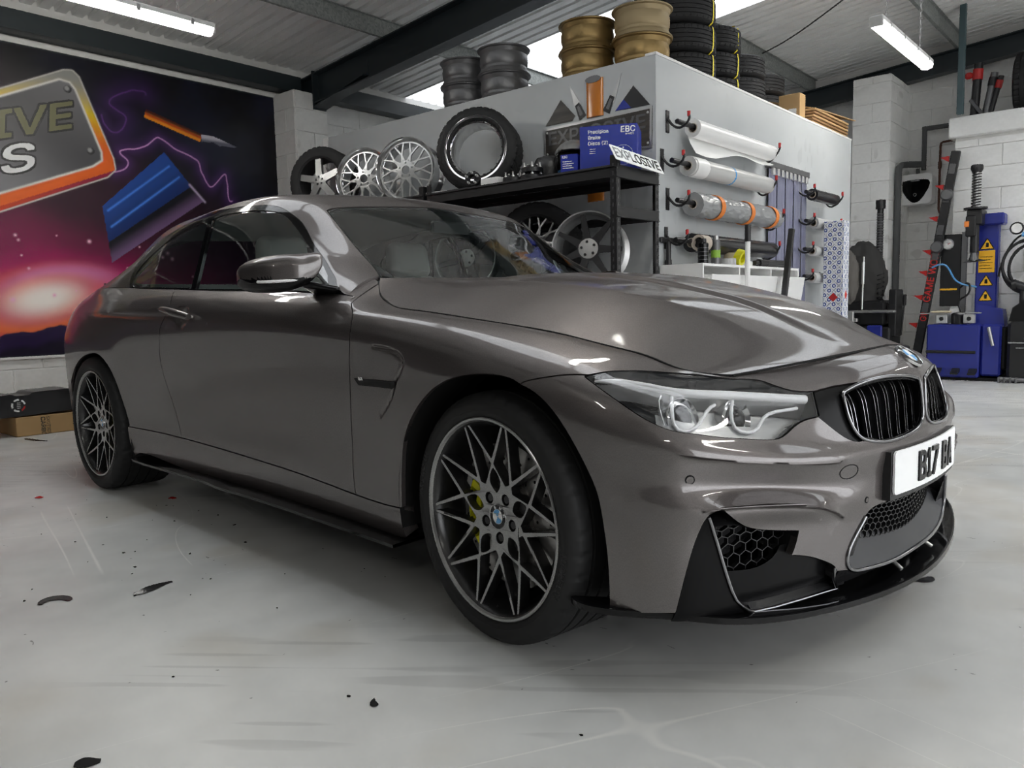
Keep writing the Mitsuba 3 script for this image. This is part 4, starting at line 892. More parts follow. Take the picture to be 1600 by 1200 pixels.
ff = np.stack([i_[:-1], np.roll(i_, -1, 1)[:-1], np.roll(i_, -1, 1)[1:], i_[1:]], -1).reshape(-1, 4); ff = np.vstack([ff[:, :3], ff[:, [0, 2, 3]]])
vv = V.reshape(-1, 3); cz = vv[ff].mean(1); cut = cz[:, 2] > np.interp(-cz[:, 1], [.82, 1.02], [.992, .990])
MIR = part2('door_mirror', 'door mirror with a painted cap on a black base')
def car2m(name, m, mt, ps, **k): car(name, m, mt, parent=ps[0], **k); q = mir(m); q.vertices[:, 2] -= .030; q.vertices[:, 0] -= .02; car(name, q, mt, parent=ps[1], **k)
def sub(mask): m = trimesh.Trimesh(vv, ff[mask], process=False); m.remove_unreferenced_vertices(); return m
cap = sub(cut)
car2m('cap', cap, 'm_paint', MIR, smooth=60); car2m('base', sub(~cut), 'm_gloss_black', MIR, smooth=60)
foot = trimesh.convex.convex_hull(np.vstack([tc.icosphere(2, .02).vertices * [1.6, 1, .6] + p for p in ((-.86, -.87, .968), (-.80, -.818, .952), (-.90, -.815, .952))]))
car2m('foot', foot, 'm_gloss_black', MIR, smooth=40)
car2m('indicator', tube(curve([(-.838, -.875, .988), (-.848, -.92, .984), (-.888, -.98, .980), (-.945, -1.008, .980)], 20), .005, 8), 'm_white_gloss', MIR)
# wheel arch liners, floor pan and engine bay walls keep the light out
def liner(cx, rad, w0, w1):
    a = np.linspace(-.25, np.pi + .25, 30); P0 = np.stack([cx + np.cos(a) * rad, np.full(30, -w0), .34 + np.sin(a) * rad], 1); P1 = P0 * [1, 0, 1] + [0, -w1, 0]
    c = np.array([[cx, -w1, .34]]); i = np.arange(29)
    return trimesh.Trimesh(np.vstack([P0, P1, c]), np.vstack([np.stack([i, i + 1, i + 31], 1), np.stack([i, i + 31, i + 30], 1), np.stack([i + 30, i + 31, np.full(29, 60)], 1)]), process=False)
LIN = [cx for cx in ((.02, .395), (-2.80, .40))]
for cx, rr in LIN:
    m = liner(cx, rr, .905, .52); car('arch_liner', m, 'm_matt_black'); car('arch_liner', mir(m), 'm_matt_black')
car('floor_pan', cat_(bx(-2.42, -.38, -.82, .82, .20, .24), bx(-3.75, .60, -.50, .50, .20, .24), bx(.36, .40, -.80, .80, .25, .60), bx(-3.3, -3.26, -.8, .8, .3, .8), bx(-.50, -.46, -.80, .80, .24, .88)), 'm_matt_black', label='black underside')
# cabin
CAB = uniq(CAR + '__cabin'); note(CAB, 'dark cabin with pale grey seats')
def seat(y, x):
    S_ = []
    def pad(pts, r): return trimesh.convex.convex_hull(np.vstack([tc.icosphere(2, r).vertices + p for p in pts]))
    cush = pad([(x + dx, y + dy, .50 + (.03 if dx > 0 else 0)) for dx in (-.20, .26) for dy in (-.18, .18)], .07)
    back = pad([(x - .24, y - .19, .55), (x - .24, y + .19, .55), (x - .37, y - .17, .90), (x - .37, y + .17, .90), (x - .40, y - .12, .99), (x - .40, y + .12, .99)], .065)
    head = pad([(x - .42, y - .085, 1.09), (x - .42, y + .085, 1.09), (x - .43, y - .075, 1.18), (x - .43, y + .075, 1.18)], .05)
    return cat_(cush, back, head)
for y in (-.37, .37): car('front_seat', seat(y, -1.45), 'm_leather', parent=CAB, smooth=50)
car('rear_seat', cat_(rbox(-2.75, -2.25, -.62, .62, .42, .62, .06), trimesh.convex.convex_hull(np.array([(x, y, z) for y in (-.60, .60) for x, z in ((-2.75, .6), (-2.62, .6), (-2.95, 1.02), (-2.83, 1.04))]))), 'm_leather', parent=CAB)
dash = np.array([(-.78, .93), (-.86, .985), (-.98, .985), (-1.10, .945), (-1.12, .86), (-1.02, .74), (-.70, .70)])
dm = slab(Polygon(dash), 1.24); dm = basis(dm, (0, .62, 0), (1, 0, 0), (0, 0, 1), (0, -1, 0))
car('dashboard', dm, 'm_dark_trim', parent=CAB)
a = np.linspace(0, 2 * np.pi, 40, endpoint=False)
wc_ = np.array([-1.20, -.37, .90]); e1, e2 = np.array([0, 1, 0]), np.array([-.42, 0, .91])
sw_ = tube(wc_ + np.cos(a)[:, None] * e1 * .185 + np.sin(a)[:, None] * e2 * .185, .016, 10, closed=True)
car('steering_wheel', cat_(sw_, *[tube([wc_ + (np.cos(q) * e1 + np.sin(q) * e2) * r_ for r_ in (.0, .18)], .014, 8) for q in (0, np.pi, -np.pi / 2)], tc.icosphere(2, .055).apply_translation(wc_)), 'm_satin_black', parent=CAB, smooth=50)
hl = sbox(3.9, -2.4, 8.3, 2.4)
q = panel(green, hl, KG, sign=SGR, step=.06, out=-.03, flange=.001); car('headlining', q, 'm_leather', parent=CAB)
for sd in (1, -1):
    q = panel(shell, ok([(3.05, 3.5), (4.15, 3.5), (4.15, 7.4), (3.05, 7.6)]), KS, sign=SGN, step=.08, out=-.10, flange=.001)
    car('door_card', q if sd == 1 else flip_y(q), 'm_dark_trim', parent=CAB)
    q = panel(shell, ok([(2.0, 3.5), (3.05, 3.5), (3.05, 7.6), (2.0, 7.6)]), KS, sign=SGN, step=.08, out=-.10, flange=.001)
    car('side_trim', q if sd == 1 else flip_y(q), 'm_dark_trim', parent=CAB)
car('rear_view_mirror', rbox(-1.13, -1.11, -.11, .11, 1.19, 1.25, .01), 'm_satin_black', parent=CAB)
# ---------------------------------------------------------------- wheels and tyres of the coupe
def polar(r, a): return np.array([r * math.cos(math.radians(a)), r * math.sin(math.radians(a))])
def taper(p, q, w0, w1):
    d = (q - p) / np.linalg.norm(q - p); n = np.array([-d[1], d[0]])
    return Polygon([p + n * w0 / 2, q + n * w1 / 2, q - n * w1 / 2, p - n * w0 / 2])
def star_face():
    R = .2575; ps = []
    tips = [polar(R, 36 * k) for k in range(10)]
    nodes = [polar(.58 * .25 if k % 2 == 0 else .44 * .25, 36 * k + 18) for k in range(10)]
    for k in range(10):
        t, a = tips[k], 36 * k
        for sgn, nd in ((1, nodes[k]), (-1, nodes[k - 1])):
            e = polar(R, a + sgn * 1.6); ps.append(taper(e, nd, .0085, .0125)); ps.append(Point(nd).buffer(.0065))
    web = []
    for k in range(0, 10, 2):
        a = 36 * k + 18; far = polar(.58 * .25 + .004, a)
        web.append(Polygon([far, polar(.088, a + 33), polar(.05, a + 36), polar(.05, a - 36), polar(.088, a - 33)]))
        b = 36 * (k + 1) + 18
        web.append(Polygon([polar(.44 * .25 + .004, b), polar(.08, b + 22), polar(.05, b + 20), polar(.05, b - 20), polar(.08, b - 22)]))
    f = unary_union(ps + [g.buffer(0) for g in web] + [Point(0, 0).buffer(.080)])
    for k in range(0, 10, 2):
        a = 36 * k + 18; n = 16; u = np.linspace(0, 1, n)
        h = .0235 * np.sin(np.pi * u) ** .8 * (1 - .25 * u)
        pts = np.vstack([np.c_[.064 + u * .066, h], np.c_[.064 + u[::-1] * .066, -h[::-1]]])
        leaf = protate(Polygon(pts).buffer(0), a, origin=(0, 0)); f = f.difference(leaf)
        b = 36 * (k + 1) + 18
        f = f.difference(pscale(Point(polar(.0575, b)).buffer(.0150), 1, 1))
    return f.buffer(.0025).buffer(-.0025).simplify(.0003)
def dished(m, r0=.258, d0=-.010, dc=-.040):
    r = np.hypot(m.vertices[:, 0], m.vertices[:, 1]); k = np.clip(r / r0, 0, 1)
    m.vertices[:, 2] += dc + (d0 - dc) * k ** 1.6; return m
_face = star_face()
def rods(poly, h, z0): return slab(poly.segmentize(.02), h, z0)
W_BLACK = dished(rods(_face, .032, -.032))
W_MACH = dished(rods(_face.buffer(-.0011), .0007, .0))
RIM_PROF = [(.2440, -.250), (.2560, -.246), (.2560, -.235), (.2400, -.225), (.2280, -.17), (.2330, -.09), (.2430, -.03), (.2500, -.012), (.2560, -.006), (.2600, .0005), (.2660, .002), (.2690, -.001), (.2690, -.008), (.2600, -.018)]
def tyre_mesh(R, hw, seg=240, rb=.262):
    """round the axle z, outer side +z at 0 .. inner side; hw: half width; tread with grooves and shoulder slots"""
    prof = [(rb, -.012), (rb + .006, -.002), (rb + .016, .0045), (rb + .019, .0052), (rb + .022, .0075), (rb + .035, .0085), (rb + .048, .0055), (R - .012, -.0035), (R - .0065, -.0105)]
    W_ = 2 * hw; tread = []
    gs = [-.052, -.098, -.147, -.198]
    z = -.016; pts = [(R - .003, -.018), (R - .0012, -.032)]
    for g in gs: pts += [(R, g * W_ / .265 + .0055), (R - .007, g * W_ / .265 + .004), (R - .007, g * W_ / .265 - .004), (R, g * W_ / .265 - .0055)]
    pts += [(R - .0012, -W_ + .018), (R - .004, -W_ + .008), (R - .02, -W_ - .002), (rb + .02, -W_ - .006), (rb, -W_ + .006)]
    P_ = np.array(prof + pts); n = len(P_)
    a = np.linspace(0, 2 * np.pi, seg, endpoint=False)
    r = np.repeat(P_[None, :, 0], seg, 0)
    slot = (np.arange(seg) % 6 == 0)
    sh = (P_[:, 0] > R - .013) & (P_[:, 1] > -.045); sh2 = (P_[:, 0] > R - .013) & (P_[:, 1] < -W_ + .03)
    r[np.ix_(slot, sh | sh2)] -= .0045
    v = np.stack([r * np.cos(a)[:, None], r * np.sin(a)[:, None], np.repeat(P_[None, :, 1], seg, 0)], -1).reshape(-1, 3)
    i = np.arange(seg * n).reshape(seg, n); j = np.roll(i, -1, 0)
    f = np.stack([i[:, :-1], j[:, :-1], j[:, 1:], i[:, 1:]], -1).reshape(-1, 4)
    return trimesh.Trimesh(v, np.vstack([f[:, :3], f[:, [0, 2, 3]]]), process=False)
def arc_text(txt, h, r, mid, depth=.0008, gap=.15):
    ms = []; x = 0; items = []
    for ch in txt:
        if ch == ' ': x += h * .5; continue
        m = meshkit.text_mesh(ch, h, depth, bold=True); w_ = m.bounds[1][0] - m.bounds[0][0]; items.append((m, x + w_ / 2)); x += w_ + h * gap
    for m, c in items:
        b = m.bounds.mean(0); m.apply_translation([-b[0], -b[1], 0]); ang = mid - math.degrees((c - x / 2) / r)
        m.apply_transform(trimesh.transformations.rotation_matrix(math.radians(ang - 90), [0, 0, 1])); m.apply_translation([*polar(r, ang), 0]); ms.append(m)
    return cat_(*ms)
SHP = {}
def wheel(cx, wy, R, toe=0., turn=0., left=False, width=.265):
    key = uniq(CAR + '__wheel'); note(key, 'black star spoke wheel with machined faces')
    # axle frame: local x to the rear on the right side so that the face reads from outside; local z outwards
    e = math.radians(-3.0 + toe)
    if not left: ez = np.array([math.sin(e), -math.cos(e), 0])
    else: ez = np.array([-math.sin(e), math.cos(e), 0])
    ey = np.array([0, 0, 1.]); ex = np.cross(ey, ez)
    c, s = math.cos(math.radians(-3)), math.sin(math.radians(-3))
    o = np.array([c * cx - s * wy, s * cx + c * wy, R])
    tt = np.eye(4); tt[:3, 0], tt[:3, 1], tt[:3, 2], tt[:3, 3] = ex, ey, ez, o
    def w(name, m, mt, parent=key, rot=True, smooth=30, nm=None):
        tw = T(tt) @ (T().rotate([0, 0, 1], turn) if rot else T())
        return put(name, m, mt, parent=parent, smooth=smooth, tw=tw)
    if 'rim' not in SHP:
        SHP['rim'] = shape(lathe(RIM_PROF, 96), 30); SHP['spokes'] = shape(W_BLACK, 30); SHP['face'] = shape(W_MACH, 20)
        SHP['lip'] = shape(lathe([(.2555, -.0040), (.2600, .0014), (.2655, .0028), (.2680, .0010)], 96), 30)
        SHP['disc'] = shape(lathe([(.09, -.062), (.10, -.060), (.102, -.072), (.192, -.072), (.193, -.105), (.10, -.105), (.09, -.06)], 80), 30)
        SHP['hat'] = shape(lathe([(0, -.058), (.088, -.058), (.094, -.064), (.096, -.11)], 48), 30)
        hs = []
        for k in range(14):
            for j, rr in enumerate((.115, .132, .149, .166, .182)):
                m = tc.cylinder(.0042, .0006, sections=8); m.apply_translation([*polar(rr, k * 360 / 14 + j * 9), -.0716]); hs.append(m)
        SHP['holes'] = shape(cat_(*hs), False)
        cp = unary_union([arc_poly(.098, .150, -38, 38, 40)]).buffer(-.006).buffer(.006)
        cp = cp.difference(unary_union([arc_poly(.118, .148, a - 7, a + 7) for a in (-22, 0, 22)]))
        SHP['caliper'] = shape(cat_(slab(cp, .022, -.076), slab(arc_poly(.155, .168, -38, 38), .05, -.13)), 30)
        SHP['bracket'] = shape(slab(arc_poly(.10, .20, 160, 222, 20).difference(arc_poly(.128, .15, 185, 200)), .012, -.075), 30)
        SHP['lug'] = [shape(cyl((*polar(.0575, 36 * k + 18), -.055), (*polar(.0575, 36 * k + 18), -.040), .0105, 12), 30) for k in (1, 3, 5, 7, 9)]
    tk = ('tyre', R, width)
    if tk not in SHP: SHP[tk] = shape(tyre_mesh(R, width / 2), 30)
    ty = w('tyre', SHP[tk], 'm_rubber')
    if not left:
        w('lettering', arc_text('MICHELIN', .017, .2960, -17, .0007), 'm_rubber_old', parent=ty, rot=False)
        w('lettering', arc_text('MICHELIN', .017, .2960, 163, .0007), 'm_rubber_old', parent=ty, rot=False)
        for k in (0, 1): scene[ty + '__lettering' + ('_001' if k else '')]['to_world'] = T(tt) @ T().translate([0, 0, .0078])
    rm = w('rim', SHP['rim'], 'm_wheel_black')
    w('spokes', SHP['spokes'], 'm_wheel_black'); w('machined_face', SHP['face'], 'm_machined'); w('rim_lip', SHP['lip'], 'm_machined')
    w('brake_disc', SHP['disc'], 'm_brake_iron', rot=False); w('disc_holes', SHP['holes'], 'm_matt_black', rot=False); w('hub', SHP['hat'], 'm_alloy_grey', rot=False); [w('wheel_bolt', q, 'm_satin_black') for q in SHP['lug']]
    cal = put('caliper', SHP['caliper'], 'm_yellow', parent=key, tw=T(tt) @ T().rotate([0, 0, 1], 186 if (cx > -1) != left else -6), label='yellow brake caliper')
    put('carrier', SHP['bracket'], 'm_brake_iron', parent=key, tw=T(tt) @ T().rotate([0, 0, 1], 130 if (cx > -1) != left else 0))
    capk = key + '__centre_cap'; USED.add(capk)
    M0 = np.eye(4); M0[:3, 3] = (0, 0, -.0375)
    def addc(name, m, mt, parent=None, smooth=40): put(name, m, mt, parent=parent, smooth=smooth, tw=T(tt) @ T().rotate([0, 0, 1], turn * 0 - 25))
    roundel(M0, .033, capk, add=addc)
    return key
wheel(0., -.9085, .333, toe=-6.1, turn=4)
wheel(-2.812, -.925, .339, turn=8, width=.285)
wheel(0., .9085, .333, toe=-6.1, left=True)
wheel(-2.812, .925, .339, left=True, width=.285)
# ---------------------------------------------------------------- airbrushed mural board on the left wall
def lin(c): c = np.array(c, float) / 255; return np.where(c <= .04045, c / 12.92, ((c + .055) / 1.055) ** 2.4)
my = np.r_[np.arange(-6.6, -.45, .04), np.arange(-.45, 2.431, .0072)]; mz = np.arange(.562, 3.071, .0072)
MY, MZ = np.meshgrid(my, mz, indexing='ij'); my_, mz_ = MY.ravel(), MZ.ravel()
def over(C, col, a): a = np.clip(a, 0, 1)[:, None]; return C * (1 - a) + lin(col) * a
def dist_line(P):
    d = np.full(len(my_), 9.); q = np.stack([my_, mz_], 1)
    for a, b in zip(P[:-1], P[1:]):
        e = b - a; t = np.clip(((q - a) @ e) / (e @ e + 1e-12), 0, 1); d = np.minimum(d, np.hypot(*(q - a - t[:, None] * e).T))
    return d
def inside(P): return contains_xy(P, my_, mz_)
def ss(a, b, x): t = np.clip((x - a) / (b - a), 0, 1); return t * t * (3 - 2 * t)
nz = meshkit.fbm(np.stack([my_ * 2, mz_ * 2, 0 * my_], 1), 4, 3)
C = np.tile(lin((9, 9, 16)), (len(my_), 1))
C = over(C, (18, 22, 48), .9 * ss(.5, 1.0, nz + .25 * ss(1.2, 2.2, my_)) * ss(1.5, 2.4, mz_))
C = over(C, (52, 18, 36), 1.0 * ss(2.9, 1.9, mz_ + .45 * (my_ - .3) + .3 * (nz - .5)))
C = over(C, (120, 10, 66), ss(1.95, 1.35, mz_ + .30 * (my_ - .2) + .25 * (nz - .5)))
C = over(C, (200, 8, 104), .9 * ss(1.55, 1.05, mz_ + .14 * np.abs(my_ - .2) + .18 * (nz - .5)))
C = over(C, (40, 14, 44), ss(.9, 1.9, my_) * ss(2.0, 1.2, mz_) * .7)
dk = ss(-1.1, -.3, my_)[:, None]; C = C * dk + lin((12, 12, 24)) * (1 - dk)
gx, gz = my_ - .10, (mz_ - 1.03) - .16 * (my_ - .10)
gr = np.hypot(gx / .52, gz / .24); ga = np.arctan2(gz / .24, gx / .52)
sw = .5 + .5 * np.sin(2 * ga + 5 * gr + 2 * nz)
C = over(C, (235, 110, 60), 1.0 * np.exp(-((gr - 1.02) / .22) ** 2) * (.35 + .65 * ss(.3, -.6, gz / .2)))
C = over(C, (205, 120, 190), .75 * np.exp(-((gr - .9) / .3) ** 2) * sw * ss(-.1, .3, gz / .2))
C = over(C, (250, 150, 120), .9 * np.exp(-(gr / .85) ** 4) * (.5 + .5 * sw))
C = over(C, (255, 244, 236), np.exp(-(gr / .55) ** 3))
for k in range(26):
    cy, cz_, rr = -.4 + rng.random() * 1.9, .95 + rng.random() * .65, .006 + .014 * rng.random() ** 2
    C = over(C, (250, 190, 215), np.exp(-(np.hypot(my_ - cy, mz_ - cz_) / rr) ** 2))
ridge = .755 + .05 * (meshkit.fbm(np.stack([my_ * 5, 0 * my_, 0 * my_], 1), 4, 9) - .5) * 2 + .05 * np.sin(my_ * 4)
C = over(C, (34, 14, 62), ss(ridge + .006, ridge - .006, mz_)); C = over(C, (14, 8, 26), .8 * ss(ridge - .06, ridge - .12, mz_ + .08 * nz))
def bolt(pts, w, col, glow, gcol):
    global C
    P = curve(np.array(pts), 90); P = P + .016 * (meshkit.noise(np.c_[P * 16, 0 * P[:, 0]], 5)[:, None] - .5); d = dist_line(P)
    C = over(C, gcol, .55 * np.exp(-(d / glow) ** 1.4)); C = over(C, col, np.exp(-(d / w) ** 2))
bolt([(.66, 2.62), (.80, 2.50), (.86, 2.64), (.74, 2.74), (.95, 2.88), (1.06, 2.86)], .006, (92, 50, 120), .10, (62, 26, 92))
bolt([(.74, 2.14), (.84, 2.27), (.80, 2.33), (1.02, 2.40), (1.16, 2.50), (1.34, 2.40), (1.52, 2.33), (1.64, 2.10), (1.80, 2.24), (1.82, 2.06), (1.86, 1.98)], .0055, (205, 150, 205), .06, (80, 34, 110))
out_ = Polygon([(-2.3, 1.70), (-.108, 2.70), (.38, 2.945), (.45, 2.955), (.50, 2.91), (.74, 2.26), (.752, 2.16), (.68, 2.09), (-.18, 1.725), (-2.3, .86)]).buffer(-.03).buffer(.03)
mid_ = out_.buffer(-.052); inn_ = out_.buffer(-.068)
inner = ptrans(pscale(Polygon([(-2.3, 1.78), (-.108, 2.64), (.34, 2.86), (.42, 2.85), (.46, 2.80), (.64, 2.30), (.64, 2.23), (.56, 2.17), (-.2, 1.86), (-2.3, 1.10)]), 1, 1), 0, 0)
io = inside(out_)
edge = np.clip((my_ - .42) / .32, 0, 1)
col = np.where((mz_ > 2.62)[:, None], np.array([120, 120, 118])[None], np.array([235, 105, 30])[None])
f1 = ss(2.92, 2.3, mz_)[:, None]
fc = np.where(f1 < .5, (1 - 2 * f1) * lin((150, 150, 145)) + 2 * f1 * lin((222, 190, 30)), (2 - 2 * f1) * lin((222, 190, 30)) + (2 * f1 - 1) * lin((232, 100, 28)))
low = (mz_ < 2.13 + .42 * (my_ - .68))
lowc = lin((150, 30, 60)) * ss(-.2, .6, my_)[:, None] + lin((200, 60, 25)) * (1 - ss(-.2, .6, my_))[:, None]
fc = np.where(low[:, None], lowc, fc)
C[io] = fc[io]
dd = dist_line(np.array(out_.exterior.coords)); C = over(C, (205, 200, 195), np.exp(-(dd / .006) ** 2) * (my_ < .8))
ii = inside(inner)
pg = .55 + .45 * np.sin(3.0 * (my_ * .8 + mz_ * 1.3) + 1.1)
C[ii] = (lin((70, 69, 72)) + pg[:, None] * (lin((128, 127, 130)) - lin((70, 69, 72))))[ii]
di = dist_line(np.array(inner.exterior.coords)); C = over(C, (225, 222, 216), np.exp(-(di / .009) ** 2))
for cy, cz_ in ((.40, 2.79), (.55, 2.30)):
    r = np.hypot(my_ - cy, mz_ - cz_); C = over(C, (52, 52, 54), ss(.034, .030, r)); C = over(C, (150, 150, 150), ss(.028, .01, np.hypot(my_ - cy + .006, mz_ - cz_ - .006)))
# modelling knife
rod = LineString([(1.045, 2.70), (1.575, 2.553)]).buffer(.040, cap_style=2); rd = dist_line(np.array([(1.045, 2.70), (1.575, 2.553)])); ir = inside(rod)
sd = ((my_ - 1.045) * .147 / .55 + (mz_ - 2.70)); C[ir] = (lin((70, 20, 12)) + np.clip(ss(.03, -.035, sd), 0, 1)[:, None] * (lin((235, 140, 30)) - lin((70, 20, 12))))[ir]
C = over(C, (190, 60, 20), ir * np.exp(-((sd + .002) / .009) ** 2))
bl_ = Polygon([(1.575, 2.585), (1.70, 2.59), (1.965, 2.515), (1.76, 2.505), (1.70, 2.53), (1.58, 2.52)]); ib = inside(bl_)
C[ib] = (lin((92, 92, 108)) + ss(2.53, 2.57, mz_)[:, None] * (lin((196, 192, 205)) - lin((92, 92, 108))))[ib]
# blue film sheet with its squeegee edge
sh_ = Polygon([(.615, 1.835), (1.20, 2.375), (1.56, 1.955), (.665, 1.345)]); is_ = inside(sh_)
u_ = (my_ - .615) * .78 + (mz_ - 1.835) * .62; v_ = -(my_ - .615) * .62 * .9 + (mz_ - 1.835) * .80
sc_ = lin((14, 40, 100)) + (.5 + .5 * np.sin(v_ * 9 + 1.2))[:, None] * (lin((30, 70, 150)) - lin((14, 40, 100)))
C[is_] = sc_[is_]
for a, b in (((.68, 1.66), (1.33, 2.16)), ((.66, 1.80), (1.24, 2.25))): C = over(C, (70, 130, 225), is_ * np.exp(-(dist_line(np.array([a, b])) / .010) ** 2))
bd = Polygon([(.645, 1.52), (1.45, 2.09), (1.56, 1.955), (.665, 1.345)]); ibd = inside(bd)
q_ = ss(.0, .17, (2.03 - 1.37) * 0 + (mz_ - 1.345) - .68 * (my_ - .665)); C[ibd] = (lin((110, 84, 122)) + q_[:, None] * (lin((14, 14, 22)) - lin((110, 84, 122))))[ibd]
C = over(C, (190, 170, 200), np.exp(-(dist_line(np.array([(1.43, 2.10), (1.575, 1.95)])) / .010) ** 2))
i_ = np.arange(len(my) * len(mz)).reshape(len(my), len(mz))
F_ = np.stack([i_[:-1, :-1], i_[1:, :-1], i_[1:, 1:], i_[:-1, 1:]], -1).reshape(-1, 4)
MUR = put('mural_board', bx(-5.998, -5.972, -6.62, 2.44, .555, 3.078), 'm_steel_dark', label='large airbrushed space mural board with glowing pink galaxy on the left wall', cat='mural', smooth=False)
scene['m_mural'] = {'type': 'principled', 'base_color': {'type': 'mesh_attribute', 'name': 'vertex_color'}, 'roughness': .38, 'specular': .4}
put('painting', (np.stack([np.full(len(my_), -5.971), my_, mz_], 1), F_), {'type': 'ref', 'id': 'm_mural'}, parent=MUR, smooth=False, color=C)
put('frame', cat_(bx(-5.999, -5.962, -6.66, 2.475, 3.078, 3.118), bx(-5.999, -5.962, 2.44, 2.475, .53, 3.078), bx(-5.999, -5.966, -6.66, 2.475, .535, .555)), 'm_white_trim', parent=MUR, smooth=False)
mat('olive', (.155, .150, .070), .4); mat('mural_dark', (.020, .019, .020), .4)
def slant(txt, h, y_end, z_end, slope, mt, grow=0.):
    m = meshkit.text_mesh(txt, h, .0012, bold=True); e = m.bounds; m.apply_translation([-e[1][0], 0, 0])
    m.apply_scale([1.34 if txt[0] == 'E' else 1.6, 1.08, 1]); k = np.eye(4); k[1, 0] = slope; k[0, 1] = .10; m.apply_transform(k)
    if grow:
        for dx in (-1, 0, 1):
            for dz in (-1, 0, 1): yield basis(m, (-5.9700, y_end + dx * grow, z_end + dz * grow), (0, 1, 0), (0, 0, 1), (.5, 0, 0))
    else: yield basis(m, (-5.9690, y_end, z_end), (0, 1, 0), (0, 0, 1), (.8, 0, 0))
for txt, ye, ze, mt in (('EXPLOSIVE', .41, 2.475, 'm_olive'), ('CAR WRAPS', .10, 2.10, 'm_white_gloss')):
    put('letter_outline', cat_(*slant(txt, .20, ye, ze, .30, None, .013)), 'm_mural_dark', parent=MUR, smooth=False)
    put('lettering', cat_(*slant(txt, .20, ye, ze, .30, None)), mt, parent=MUR, smooth=False)
# ---------------------------------------------------------------- wheels, tyres and boxes on and beside the partition
mat('bronze', (.30, .205, .085), .42, metal=.75); mat('bronze_worn', (.36, .28, .16), .5, metal=.5)
mat('steel_grey', (.16, .16, .165), .40, metal=.6)
mat('strap_yellow', (.75, .60, .02), .5)
mat('card', (.42, .27, .13), .75, spec=.2); mat('card_dark', (.26, .15, .07), .8, spec=.2)
mat('box_blue', (.012, .025, .26), .4)
mat('orange', (.75, .22, .04), .5)
BARREL = shape(lathe([(.150, .01), (.185, .006), (.202, .0), (.205, .004), (.203, .010), (.190, .014), (.187, .030), (.178, .042), (.176, .060), (.184, .078), (.186, .120), (.180, .150), (.186, .166), (.190, .178), (.203, .184), (.205, .190), (.202, .194), (.188, .192), (.178, .18), (.172, .10), (.176, .03), (.155, .016), (.150, .01)], 64), 30)
DISC_FACE = shape(cat_(lathe([(.172, .150), (.10, .165), (.06, .160), (.03, .160)], 40)), 30)
def stack(x, y, n, m, label, group, m2=None):
    for k in range(n):
        t = thing('loose_wheel', label[k], 'wheel', group)
        tw = T().translate([x + rng.uniform(-.004, .004), y + rng.uniform(-.004, .004), PZ + .013 + k * .1945]).rotate([0, 0, 1], rng.uniform(0, 90))
        put('barrel', BARREL, (m2 if k and m2 else m), parent=t, tw=tw); put('face', DISC_FACE, m, parent=t, tw=tw)
stack(-1.58, 2.40, 2, 'm_bronze', ['bronze wheel at the partition roof corner, lower of two', 'bronze wheel at the corner of the partition roof, on top, worn rim'], 'bronze wheels on the partition', 'm_bronze_worn')
stack(-2.01, 2.37, 2, 'm_bronze', ['bronze wheel left of the corner stack, lower of two', 'bronze wheel left of the corner stack, upper of two'], 'bronze wheels on the partition')
stack(-2.79, 2.37, 2, 'm_steel_grey', ['grey steel wheel in the right hand grey stack on the partition, lower', 'grey steel wheel in the right hand grey stack on the partition, upper'], 'grey wheels on the partition')
stack(-3.225, 2.39, 2, 'm_steel_grey', ['grey steel wheel in the left hand grey stack on the partition, lower', 'grey steel wheel in the left hand grey stack on the partition, upper'], 'grey wheels on the partition')
def old_tyre(R, W_, seg=180):
    pr_ = [(R - .10, .012), (R - .085, .0), (R - .05, -.004), (R - .02, .006), (R - .006, .016)]
    n = 5
    for k in range(n):
        z0 = .018 + k * (W_ - .036) / n; z1 = .018 + (k + 1) * (W_ - .036) / n
        pr_ += [(R, z0 + .003), (R, z1 - .003)] + ([(R - .008, z1 - .002), (R - .008, z1 + .002)] if k < n - 1 else [])
    pr_ += [(R - .006, W_ - .016), (R - .02, W_ - .006), (R - .05, W_ + .004), (R - .085, W_), (R - .10, W_ - .012), (R - .095, W_ * .5), (R - .10, .012)]
    P_ = np.array(pr_); a = np.linspace(0, 2 * np.pi, seg, endpoint=False); r = np.repeat(P_[None, :, 0], seg, 0)
    slot = np.arange(seg) % 5 == 0; sh = (P_[:, 0] > R - .009) & ((P_[:, 1] < W_ * .24) | (P_[:, 1] > W_ * .76)); r[np.ix_(slot, sh)] -= .007
    v = np.stack([r * np.cos(a)[:, None], r * np.sin(a)[:, None], np.repeat(P_[None, :, 1], seg, 0)], -1).reshape(-1, 3); m = len(P_)
    i = np.arange(seg * m).reshape(seg, m); j = np.roll(i, -1, 0)
    f = np.stack([i[:, :-1], j[:, :-1], j[:, 1:], i[:, 1:]], -1).reshape(-1, 4); return trimesh.Trimesh(v, np.vstack([f[:, :3], f[:, [0, 2, 3]]]), process=False)
TY = shape(old_tyre(.29, .184), 30)
